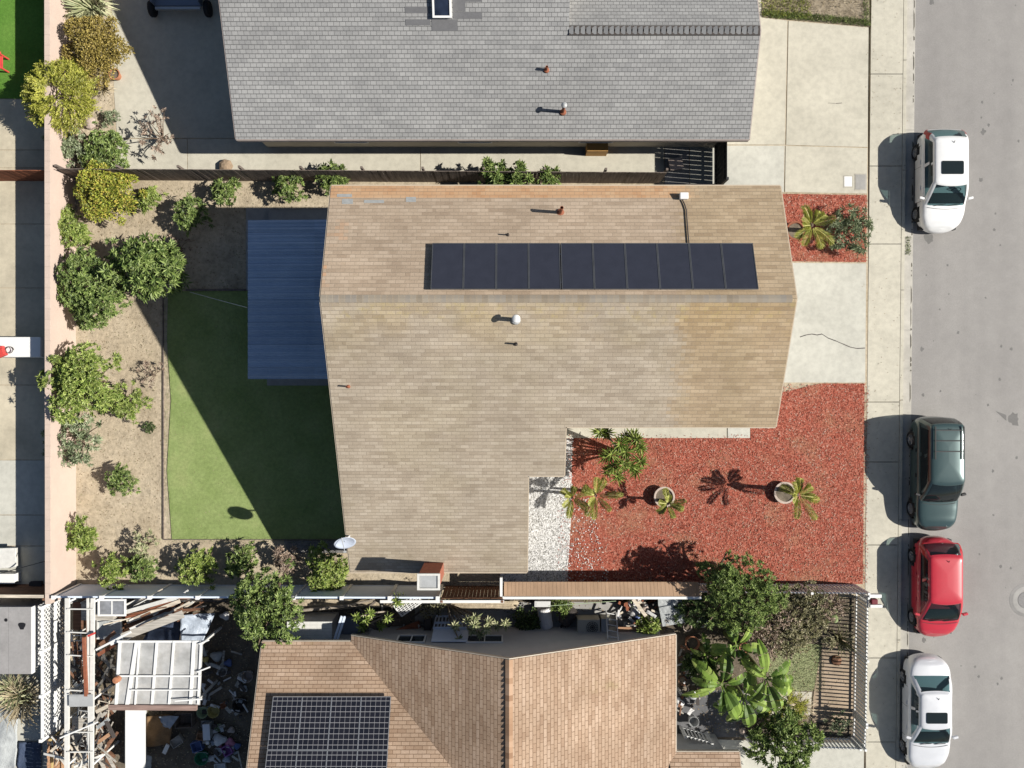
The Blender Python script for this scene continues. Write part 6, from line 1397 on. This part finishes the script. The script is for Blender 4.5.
bd = [((126, 612, 1.5), (175, 598, 1.6), 'white_dirty', .16, 'topmost white board of the plank heap along the white fence'), ((126, 618, 1.4), (172, 602, 1.5), 'wood_red', .14, 'red board of the plank heap, second from the white fence'), ((127, 622, 1.45), (180, 601, 1.55), 'wood_pale', .15, 'long pale board of the plank heap, third from the white fence'),
      ((126, 627, 1.3), (165, 610, 1.4), 'wood_brown', .14, 'brown board of the plank heap beside the wide grey beam'), ((128, 614, 1.35), (150, 605, 1.4), 'rust', .12, 'short rusty board of the plank heap near the grey glass'), ((130, 629, 1.25), (176, 608, 1.35), 'white', .09, 'narrow clean white board next to the wide grey beam'),
      ((150, 603, 1.3), (190, 597, 1.4), 'wood_tan', .14, 'tan board at the right end of the plank heap'), ((158, 613, 1.1), (200, 606, 1.2), 'wood_brown', .3, 'wide brown board with dead leaves right of the plank heap'), ((170, 600, 1.45), (226, 601, 1.5), 'pot_dark', .05, 'thin black rail along the white fence by the tall tree'), ((96, 650, 2.2), (131, 632, 2.3), 'white', .08, 'thin white pole crossing the pergola and the milky roof')]
for a, b, m, w, l in bd: beam('board', l, a, b, w, .045, m)
beam('beam', 'wide light grey beam lying across the plank heap to the milky roof', (112, 641, 2.0), (183, 614, 2.0), .30, .06, 'wood_grey', 'beam')
beam('beam', 'short white beam end beside the milky roof corner', (110, 643, 2.1), (122, 637, 2.1), .22, .05, 'white', 'beam')
tag(MB().obox(P(155, 612, .5), (2.6, .9, .95), (0, 0, .25)).obox(P(155, 612, 1.02), (2.3, .7, .1), (0, 0, .25)).build('plank_stack', 'wood_brown'), 'dark stack of old timber carrying the plank heap', 'timber stack')
sheet('tarp', 'shiny pale blue tarp beside the milky roof panel', [(181, 615), (215, 613), (203, 642), (180, 643)], (1.35, .9, 1.1, 1.3), 'tarp', 'tarp', amp=.05)
sheet('tarp', 'shaded part of the tarp painted dark blue, under the wide grey beam', [(150, 629), (180, 616), (180, 644), (140, 644)], (.9, 1.0, 1.0, .9), 'navy_shade_tarp', 'tarp', amp=.05)  # the tarp's shaded part, with its shade put into the dark blue
def heap(name, label, px, n, z0, z1, mats, lo=.4, hi=1.6, wd=.09, ang=None):
    t = T(name, label, 'scrap heap', P(*[sum(c) / len(px) for c in zip(*px)])); us = [p[0] for p in px]; vs_ = [p[1] for p in px]
    for m in mats:
        mb = MB()
        for i in range(n // len(mats)):
            c = P(random.uniform(min(us), max(us)), random.uniform(min(vs_), max(vs_)), random.uniform(z0, z1)); a = random.choice(ang) + random.uniform(-.3, .3) if ang else random.uniform(0, PI); L = random.uniform(lo, hi) / 2; d = Vector((math.cos(a), math.sin(a), random.uniform(-.25, .25))); mb.bar(c - d * L, c + d * L, wd * random.uniform(.4, 1.4), random.uniform(.02, .06))
        o = mb.build('scrap', m, t); o['kind'] = 'stuff'
heap('scrap_heap', 'tangled heap of scrap timber and metal under the upper pergola', [(73, 642), (91, 694)], 44, .2, 1.9, ['white_dirty', 'wood_grey', 'wood_brown', 'pot_dark'], .3, .9, .08)
heap('scrap_heap', 'tangled heap of pale scrap filling the lower pergola', [(51, 735), (92, 766)], 64, .2, 1.8, ['white_dirty', 'wood_grey', 'wood_pale', 'pot_dark'], .3, 1.3, .08)
heap('scrap_heap', 'narrow heap of broken boards right of the pergola', [(96, 655), (112, 766)], 54, .1, 1.5, ['wood_brown', 'wood_grey', 'pot_dark'], .4, 1.2, .1, [1.2, 2.2])
heap('scrap_heap', 'splayed heap of old boards below the plank heap and white fence', [(130, 602), (190, 618)], 54, .7, 1.5, ['wood_pale', 'wood_brown', 'white_dirty'], .8, 2.4, .08, [.35])
heap('scrap_heap', 'scattered rubbish in the shade between milky roof and brown house', [(203, 650), (243, 764)], 60, .05, .35, ['tarp_grey', 'wood_grey', 'pot_dark', 'cloth_white'], .1, .5, .12)
heap('scrap_heap', 'scattered rubbish under the awning beside the gable wall', [(618, 597), (662, 626)], 48, .1, .8, ['cloth_white', 'wood_pale', 'pot_dark', 'rust'], .1, .6, .1)
heap('scrap_heap', 'rubble and offcuts in the gap between white fence and low shed', [(345, 604), (430, 640)], 40, .03, .5, ['wood_grey', 'wood_dark', 'pot_dark'], .2, 1.0, .1)
heap('scrap_heap', 'dark rubbish down the brown roof edge by the banana plants', [(679, 645), (700, 712)], 50, .03, .5, ['wood_grey', 'pot_dark', 'cloth_white', 'wood_brown'], .1, .4, .1)
# milky roof
t = T('lean_to_roof', 'milky panel lean to roof with white bars among the rubbish', 'lean-to', P(158, 674)); z = 2.3; c4 = [(117.5, 641, z), (203, 641, z), (200, 705, z - .1), (114, 706, z - .1)]
a, b, c, d = [P(*k) for k in c4]
mb = MB(); mb.add([a, b, c, d] + [k - Vector((0, 0, .012)) for k in (a, b, c, d)], [(3, 2, 1, 0), (4, 5, 6, 7), (0, 1, 5, 4), (1, 2, 6, 5), (2, 3, 7, 6), (3, 0, 4, 7)]); mb.build('panel', 'milky', t)
for (p, q, w) in (((120, 641), (116, 706), .10), ((137, 641), (127, 706), .14), ((139.5, 641), (135, 706), .06), ((157, 641), (152, 704), .09), ((174, 641), (169, 704), .08), ((194, 641), (190.5, 704), .12), ((201, 641), (198, 704), .07)):
    MB().bar(P(*p, z + .03), P(*q, z - .07), w, .05).build('bar', 'white', t)
for (p, q, w) in (((117, 641.5), (203, 641.5), .08), ((117, 676), (201, 676), .06), ((131, 690), (199, 690), .04)): MB().bar(P(*p, z + .05), P(*q, z + .05 - .05), w, .04).build('crossbar', 'white', t)
MB().bar(P(109, 707, z - .06), P(197, 707.5, z - .06), .2, .12).build('front_beam', M.setdefault('wood_mauve', wood('weathered_fascia_board', (.30, .21, .18))), t)
for (u, v) in ((118, 645), (200, 645), (114, 702), (196, 702)): q = P(u, v, z); MB().box(q.x - .04, q.x + .04, q.y - .04, q.y + .04, 0, z - .12).build('post', 'white_dirty', t)
tag(MB().obox(P(178, 671, 2.0), (1.15, .7, .03)).obox(P(178, 671, 1.95), (1.0, .5, .05)).build('board', 'white'), 'white board stored right under the milky roof', 'board')
tag(MB().lathe([(0, 0), (.11, .0), (.13, .1), (.12, .28), (0, .3)], P(119, 678, 2.32), 12).build('bucket', 'terracotta'), 'orange bucket standing on the left bar of the milky roof', 'bucket')
for (a_, b_, l) in (((197, 672, 2.36), (210, 667, 2.36), 'white stick poking out right of the milky roof, middle one'), ((199, 644, 2.4), (209, 640, 2.4), 'white stick poking out right of the milky roof at its top corner'), ((175, 701, 2.42), (202, 699, 2.4), 'white batten lying along the bottom of the milky roof')): beam('stick', l, a_, b_, .05, .04, 'white', 'stick')
tag(MB().obox(P(135.5, 738, 1.05), (.80, 2.45, .05)).obox(P(135.5, 738, .98), (.7, 2.3, .06)).build('panel', 'white'), 'bright white panel laid on blocks below the milky roof', 'panel')
tag(MB().obox(P(136, 736, .48), (.5, 1.9, .9)).obox(P(136, 736, .94), (.4, 1.7, .03)).build('block_stack', 'stucco_grey'), 'grey block stack carrying the bright white panel', 'block stack')
sheet('tarp', 'brown stained sheet with earth right of the bright white panel', [(147, 716), (173, 714), (170, 745), (145, 747)], (.25, .3, .2, .2), M.setdefault('brown_sheet', plain('brown_stained_sheet', (.26, .16, .08), .9, var=.4, scale=3)), 'sheet', amp=.05)
sheet('cloth', 'pale blue white cloth crumpled below the brown front beam', [(159, 716), (179, 716), (170, 729), (163, 726)], (.6, .6, .5, .5), 'tarp', 'cloth', amp=.05)
sheet('sheet', 'translucent crumpled plastic sheet at the bottom of the photo beside the white panel', [(137, 754), (152, 756), (150, 775), (136, 775)], (1.0, .6, .5, 1.0), 'tarp_grey', 'sheet', amp=.06)
tag(MB().obox(P(166, 749, .3), (.16, .5, .05), (.3, 0, -.5)).obox(P(166, 749, .24), (.12, .4, .05), (.3, 0, -.5)).build('board', 'white'), 'small bright white offcut leaning in the shaded yard', 'board')
def bucket(name, label, u, v, r, h, mat, z0=.02, cat='bucket', tilt=None):
    q = P(u, v, z0 + h); t = T(name, label, cat, (q.x, q.y, z0))
    MB().lathe([(0, .01), (r * .82, .01), (r, h), (r * 1.06, h), (r * 1.06, h - .03), (r * .98, h - .035), (r * .95, h), (r * .93, h - .02), (r * .78, .04), (0, .04)], (q.x, q.y, z0), 18).build('shell', mat, t)
    MB().tube([(q.x + r * 1.04 * math.cos(a), q.y + r * .3 * math.sin(a) + r * .75, z0 + h - .01) for a in np.linspace(0, PI, 9)], .008, 5).build('handle', 'steel', t)
J = [(202, 713, .22, .3, 'lime_plastic', 'pale green bucket by the right corner of the brown front beam'), (213, 712, .24, .3, 'yellow_plastic', 'yellowish tub right of the pale green bucket'), (205, 725, .16, .25, 'grey_metal', 'grey tin pail below the pale green bucket'), (201, 759, .26, .35, 'green_plastic', 'dark green round tub at the bottom of the shaded yard'), (218, 752, .15, .25, 'lamp_clear', 'tiny pale pail near the bottom of the shaded yard'),
     (247, 677, .22, .3, 'pot_pale', 'pale round basin beside the brown roof edge'), (222, 672, .18, .3, 'cloth_white', 'off white pail on the dark path below the tarp'), (239, 706, .28, .35, 'pot_dark', 'black round tub in the shade by the brown roof edge'), (218, 728, .14, .2, 'lime_plastic', 'small pale lid shaped tub in the middle of the rubbish'), (223, 706, .12, .2, 'terracotta', 'small clay pot right of the yellowish tub')]
for u, v, r, h, m, l in J: bucket('bucket', l, u, v, r, h, m)
crate('blue crate on the grey ground in the middle of the shaded yard', 199, 744, .42, .40, .3, 'blue_plastic', rz=.3)
crate('grey blue tall bin left of the white bag', 211, 727, .25, .62, .5, 'grey_metal', rz=.05, name='bin', cat='bin', lidm='car_silver')
crate('shallow brown box right of the blue crate', 203, 735, .4, .3, .2, 'wood_tan', rz=-.2, name='box', cat='box')
crate('purple box near the brown roof in the shaded yard', 229, 748, .36, .4, .28, 'purple_plastic', rz=.5, name='box', cat='box')
crate('flat white tray at the bottom of the photo in the shaded yard', 221, 766, .45, .3, .15, 'cloth_white', rz=.1, name='tray', cat='tray')
crate('dark wooden box in the shadow below the brown front beam', 188, 716, .7, .6, .5, 'wood_dark', rz=.05, name='box', cat='box')
crate('grey board box at the middle of the shaded grey ground', 178, 740, .5, .35, .2, 'wood_grey', rz=.6, name='box', cat='box')
def bag(name, label, u, v, r, mat, z0=.02, cat='bag', sq=.6):
    q = P(u, v, z0); vs = []; fs = []; n, k = 9, 14; sd = random.uniform(0, 6)
    for i in range(n + 1):
        ph = PI * i / n
        for j in range(k):
            th = 2 * PI * j / k; rr = r * (1 + .22 * math.sin(3 * th + sd) * math.sin(ph) + random.uniform(-.06, .06)); vs.append((q.x + rr * math.sin(ph) * math.cos(th), q.y + rr * math.sin(ph) * math.sin(th) * .85, z0 + r * sq * (1 - math.cos(ph))))
    for i in range(n):
        for j in range(k): fs.append((i * k + j, i * k + (j + 1) % k, (i + 1) * k + (j + 1) % k, (i + 1) * k + j))
    return tag(MB().add(vs, fs).build(name, mat, smooth=True), label, cat)
for u, v, r, m, l in ((221, 738, .28, 'cloth_white', 'crumpled white bag in the shaded rubbish beside the pink bag'), (231, 741, .2, 'pink_plastic', 'pink bag in the shaded rubbish by the brown roof'), (220, 746, .14, 'pink_plastic', 'smaller pink bag left of the purple box'), (238, 745, .16, 'blue_plastic', 'blue bag touching the brown roof edge'), (228, 758, .18, 'tarp', 'pale blue bag near the bottom edge of the shaded yard'), (218, 655, .25, 'tarp_grey', 'grey crumpled bag on the path right of the milky roof'), (226, 615, .2, 'cloth_white', 'white crumpled bag under the tall tree at the white fence'), (229, 662, .18, 'blue_plastic', 'small blue bag on the dark path right of the milky roof'), (232, 729, .16, 'pot_pale', 'pale bag among the shaded rubbish left of the brown roof'), (212, 757, .14, 'cloth_white', 'small white bag left of the dark green tub'), (214, 742, .13, 'tarp', 'light blue bag below the grey blue bin'), (245, 688, .15, 'cloth_white', 'small white bag below the pale round basin'), (206, 659, .15, 'yellow_plastic', 'yellow bag at the right edge of the milky roof')):
    bag('bag', l, u, v, r, m)
beam('board', 'long dark plank slanting on the ground below the milky roof corner', (201, 700, .3), (222, 687, .3), .1, .05, 'wood_grey')
beam('pole', 'pale pole lying by the brown roof at the bottom of the photo', (238, 751, .3), (242, 768, .3), .06, .05, 'wood_grey', 'pole')
beam('pole', 'thin white pole beside the black round tub', (243, 704, .5), (248, 712, .5), .05, .05, 'cloth_white', 'pole')
# middle passage
t = T('garden_shed', 'low grey white shed roof tucked between the tall tree and brown roof', 'shed', P(316, 628)); 
xa, xb, ya, yb = PX(287, 1.6), PX(332, 1.6), PY(642, 1.6), PY(621.5, 1.6)
mb = MB()
for i in range(6): mb.box(xa, xb, ya + (yb - ya) * i / 6, ya + (yb - ya) * (i + 1) / 6 - .006, 1.56, 1.60 + .003 * (i % 2))
mb.build('roof', 'white_dirty', t); MB().box(xa + .06, xb - .06, ya + .06, yb - .06, .02, 1.555).build('wall', 'grey_metal', t)
for k in (0, 1): MB().bar(P(334 + 3 * k, 641, 1.66), P(342 + 3 * k, 616, 1.66), .09, .05).build('edge_rail', 'vinyl', t)
sheet('earth_bank', 'pale strip of sunlit earth and rubble along the south fence', [(282, 599), (420, 600), (400, 607), (284, 612)], (.35, .35, .3, .3), 'soil', 'earth bank', amp=.05)
sheet('earth_bank', 'pale rubble strip with bricks along the dark fence, below the chimney', [(420, 600), (520, 601), (516, 609), (430, 610)], (.35, .35, .3, .3), 'soil', 'earth bank', amp=.06)
tag(MB().tube([P(285, 612, .5), P(315, 609, .55), P(345, 606, .5), P(375, 599, .6)], [.06, .07, .06, .04], 8).tube([P(345, 606, .5), P(360, 606, .6)], [.04, .02], 6).build('branch', 'bark_pale'), 'long pale dead branch lying on the earth by the white fence', 'branch')
def latt(label, c, w, h, n, mat='white', tilt=0.2, rz=.6):
    t = T('trellis', label, 'trellis', c); m = Matrix.Rotation(rz, 3, 'Z') @ Matrix.Rotation(tilt, 3, 'X'); mb = MB(); c = Vector(c)
    for i in range(n + 1):
        a = -w / 2 + w * i / n; mb.bar(c + m @ Vector((a, -h / 2, 0)), c + m @ Vector((a, h / 2, 0)), .03, .012)
        b = -h / 2 + h * i / n; mb.bar(c + m @ Vector((-w / 2, b, .013)), c + m @ Vector((w / 2, b, .013)), .03, .012)
    mb.build('lattice', mat, t); mb = MB(); k = [c + m @ Vector((sx * w / 2, sy * h / 2, .006)) for sx, sy in ((-1, -1), (1, -1), (1, 1), (-1, 1))]
    for i in range(4): mb.bar(k[i], k[(i + 1) % 4], .05, .04)
    mb.build('frame', mat, t)
latt('small white lattice panel leaning in the gap below the white fence', P(408, 604, .9), 1.0, .55, 7)
# white gridded panel leaning on the gable wall
t = T('slatted_panel', 'white gridded panel leaning on the grey gable wall between the two frangipani plants', 'panel', P(451, 625)); xa, xb = PX(434, 1), PX(469, 1); a0 = Vector((0, -9.62, .15)); a1 = Vector((0, -9.98, 2.2)); mb = MB()
def pt(x, f): p = a0.lerp(a1, f); return Vector((x, p.y, p.z))
for i in range(11): x = xa + (xb - xa) * i / 10; mb.bar(pt(x, 0), pt(x, .5), .06, .03)
mb.build('slats', 'vinyl', t); mb = MB()
for f in (0, .28, .5): mb.bar(pt(xa, f) + Vector((0, .03, 0)), pt(xb, f) + Vector((0, .03, 0)), .09, .03)
mb.build('rail', 'vinyl', t); mb = MB(); p = [pt(xa, .52), pt(xb, .52), pt(xb, 1), pt(xa, 1)]; mb.add(p + [k - Vector((0, .03, 0)) for k in p], [(0, 1, 2, 3), (7, 6, 5, 4), (0, 4, 5, 1), (1, 5, 6, 2), (2, 6, 7, 3), (3, 7, 4, 0)]); mb.build('lower_panel', 'vinyl', t)
beam('board', 'dark red board leaning between the frangipani and the gable wall', (378, 640, .6), (420, 624, .3), .28, .05, 'wood_red')
beam('board', 'narrow grey board leaning left of the dark red one', (366, 641, .6), (374, 622, .3), .12, .05, 'wood_grey')
beam('board', 'dark board on the ground left of the dark red one', (352, 640, .4), (364, 628, .3), .3, .05, 'wood_dark')
tag(MB().obox(P(350, 625, .25), (.8, .7, .5), (0, 0, .3)).obox(P(350, 625, .52), (.7, .6, .04), (0, 0, .3)).build('bin', 'car_blue', bevel=.03), 'dark blue grey bin right of the low shed roof', 'bin')
tag(MB().obox(P(428, 624, .3), (.3, .5, .6)).obox(P(428, 624, .62), (.24, .4, .05)).build('box', 'pot_dark', bevel=.02), 'small black box left of the white gridded panel', 'box')
tag(MB().obox(P(490, 641, .28), (1.0, .4, .06)).obox(P(490, 641, .15), (.8, .3, .2)).build('bench', 'wood_grey'), 'grey low bench at the gable wall under the right frangipani', 'bench') if False else None
# barrels with tools
def barrel(label, u, v, r, L, mat, a, tools=True):
    q = P(u, v, r + .03); t = T('barrel', label, 'barrel', (q.x, q.y, .03)); d = Vector((math.sin(a), -math.cos(a), -.18)).normalized()
    mb = MB(); pts = [q + d * (L * s) for s in (-.5, -.48, -.2, -.19, 0, .01, .3, .31, .5)]; mb.tube(pts, [r * .9, r, r, r * 1.04, r * 1.04, r, r, r * 1.04, r], 18, cap=False); mb.tube([pts[0] - d * .002, pts[0] - d * .0015], [r * .9, r * .9], 18)
    o = mb.build('shell', mat, t, smooth=False); k = o.modifiers.new('t', 'SOLIDIFY'); k.thickness = .015
    if tools:
        mb = MB()
        for i in range(6):
            s = Vector((random.uniform(-.5, .5) * r, random.uniform(-.3, .3) * r, random.uniform(-.4, .2) * r)); mb.tube([q + s, q + d * (L * random.uniform(.75, 1.05)) + s * 1.6], .02, 5); mb.obox(q + d * L * .95 + s * 1.6, (.07, .12, .05), (0, 0, random.uniform(0, 3)))
        mb.build('tools', 'iron', t)
barrel('pale grey barrel lying with tools sticking out of it', 545, 617, .27, .85, 'cloth_white', .15)
barrel('black barrel lying with tools sticking out of it', 568, 616, .27, .7, 'pot_dark', -.5)
acunit('beige air conditioner with a round fan grille against the gable wall', 587, 622, .92, .62, .75)
crate('narrow grey bin right of the beige air conditioner', 603, 621, .26, .55, .7, 'beige', name='bin', cat='bin', lidm='grey_metal')
ladder('ladder', 'short white step ladder leaning beside the brown table', (611, 611, .2), (613, 640, 1.9), .42, 'white', 5)
t = T('table', 'brown table under the corner of the brown roof', 'table', P(633, 634)); q = P(631, 634, .75); MB().box(q.x - .6, q.x + .55, q.y - .3, q.y + .28, .71, .75).build('tabletop', 'wood_tan', t)
for sx in (-.5, .45):
    for sy in (-.22, .22): MB().box(q.x + sx - .03, q.x + sx + .03, q.y + sy - .03, q.y + sy + .03, .02, .708).build('leg', 'wood_brown', t)
tag(MB().obox(P(542.5, 604, .95), (.64, .04, .34), (-.9, 0, 0)).obox(P(542.5, 604, .97), (.52, .03, .24), (-.9, 0, 0)).bar(P(536, 604, 0), P(536, 604, .95), .04, .04).bar(P(549, 604, 0), P(549, 604, .95), .04, .04).build('board', 'white'), 'small white board on two stakes below the awning edge', 'board')
beam('hose', 'thin pale line strung over the barrels', (548, 606, 1.7), (616, 601, 1.9), .018, .018, 'lime_plastic', 'hose')
for u, v, r, m, l in ((628, 603, .16, 'lime_plastic', 'pale green bag at the upper left of the rubbish heap by the awning'), (634, 611, .22, 'cloth_white', 'big white bag in the rubbish heap by the awning'), (637, 617, .15, 'blue_plastic', 'blue bag in the rubbish heap by the awning'), (645, 606, .2, 'pot_pale', 'pinkish bag in the rubbish heap by the awning'), (652, 612, .17, 'purple_plastic', 'lilac bag at the right of the rubbish heap by the awning'), (626, 624, .14, 'grey_metal', 'grey bag on the ground behind the brown table'), (632, 625, .13, 'cloth_white', 'white bag on the ground behind the brown table'), (640, 600, .15, 'rust', 'rusty brown sack at the awning edge')):
    bag('bag', l, u, v, r, m, z0=.3 if v < 615 else .1)
beam('board', 'pale board slanting across the rubbish heap by the awning', (633, 599, .9), (646, 616, .8), .14, .04, 'wood_pale')
bucket('bucket', 'white bucket ring on the ground right of the brown table', 637, 626, .14, .25, 'white')
tag(MB().obox(P(672, 613, .85), (.95, 1.0, .03), (.15, -.1, .2)).obox(P(668, 601, 1.05), (.8, .35, .03), (.2, 0, .05)).build('tarp', 'tarp_grey'), 'grey weathered sheet lying right of the rubbish heap', 'sheet')
tag(MB().obox(P(671, 612, .4), (.7, .8, .75), (0, 0, .2)).obox(P(671, 612, .79), (.6, .7, .03), (0, 0, .2)).build('crate', 'wood_grey'), 'grey crate under the grey weathered sheet', 'crate')
pot('pot', 'large terracotta pot at the top right corner of the brown roof', 690, 640, .28, .5, 'terracotta', 0)
pot('pot', 'smaller terracotta pot leaning above the large one', 686, 625, .17, .3, 'pot_pale', 0)
pot('pot', 'reddish pot beyond the banana plants beside the hedge', 742, 645, .2, .35, 'terracotta', 0)
pot('pot', 'dark nursery pot left of the terracotta ones', 668, 631, .2, .3, 'pot_dark', 0)
pot('pot', 'pale wheel shaped planter in the dark bush shadow', 701, 621, .2, .22, 'cloth_white', 0)
bucket('bucket', 'grey steel bucket on the shaded path beside the brown roof', 694, 722, .2, .42, 'grey_metal')
bag('bag', 'bright white sack against the brown roof by the small banana', 678, 701, .22, 'cloth_white')
bag('bag', 'grey white sack right of the bright white one by the brown roof', 692, 695, .2, 'tarp_grey')
for i, (u, v, r, h, l) in enumerate(((681, 658, .14, .25, 'first dark pot in the row down the brown roof edge'), (682, 668, .15, .28, 'second dark pot in the row down the brown roof edge'), (681, 678, .16, .3, 'third dark pot in the row down the brown roof edge'), (684, 687, .14, .25, 'fourth dark pot in the row down the brown roof edge'))): pot('pot', l, u, v, r, h, 'pot_dark' if i % 2 else 'wood_brown', 0, group='pots along the brown roof')
beam('board', 'brown board leaning by the short picket gate', (691, 737, .5), (703, 752, .5), .2, .05, 'wood_brown')
tag(MB().lathe([(0, .0), (.12, .0), (.14, .12), (0, .2)], P(742, 730, .03), 10).build('rock', 'pot_pale'), 'round pale stone under the banana plants', 'rock')
tag(MB().lathe([(0, .0), (.18, .0), (.17, .12), (0, .2)], P(845, 646, .03), 10).build('rock', 'pot_dark'), 'dark stone by the pavement fence', 'rock')
tag(MB().lathe([(0, .0), (.22, .0), (.2, .1), (0, .2)], P(836, 660, .03), 10).build('rock', 'wood_brown'), 'brown stone on the striped shade paving', 'rock')
tag(MB().obox(P(810, 731, .25), (.5, .25, .12), (0, 0, 0)).obox(P(810, 731, .33), (.4, .2, .05)).build('box', 'pot_dark'), 'dark flat box inside the foot picket fence', 'box')

# ------------------------------------------------------------------ camera, light, sky
cam = bpy.data.cameras.new('camera'); co = bpy.data.objects.new('camera', cam); COL.objects.link(co)
co.location = (0, 0, H); co.rotation_euler = (0, 0, 0); cam.sensor_width = 36; cam.lens = F / 1024 * 36; cam.clip_end = 500; S.camera = co
SUN = Vector((1.21, -.095, 1.0)).normalized()
ld = bpy.data.lights.new('sun', 'SUN'); lo = bpy.data.objects.new('sun', ld); COL.objects.link(lo); ld.energy = 5.0; ld.angle = R(.53); ld.color = (1, .955, .88)
lo.rotation_euler = SUN.to_track_quat('Z', 'Y').to_euler()
w = bpy.data.worlds.new('World'); S.world = w; w.use_nodes = True; nt = w.node_tree; bg = nt.nodes['Background']
sk = nt.nodes.new('ShaderNodeTexSky'); sk.sky_type = 'NISHITA'; sk.sun_disc = False; sk.sun_elevation = math.asin(SUN.z); sk.sun_rotation = math.atan2(SUN.x, SUN.y); sk.altitude = 50
nt.links.new(sk.outputs[0], bg.inputs[0]); bg.inputs[1].default_value = .05
S.view_settings.view_transform = 'Standard'; S.view_settings.look = 'None'; S.view_settings.exposure = .35; S.view_settings.gamma = 1; S.view_settings.use_curve_mapping = False
S.render.engine = 'CYCLES'; S.cycles.max_bounces = 6; S.cycles.diffuse_bounces = 1; S.cycles.transparent_max_bounces = 8
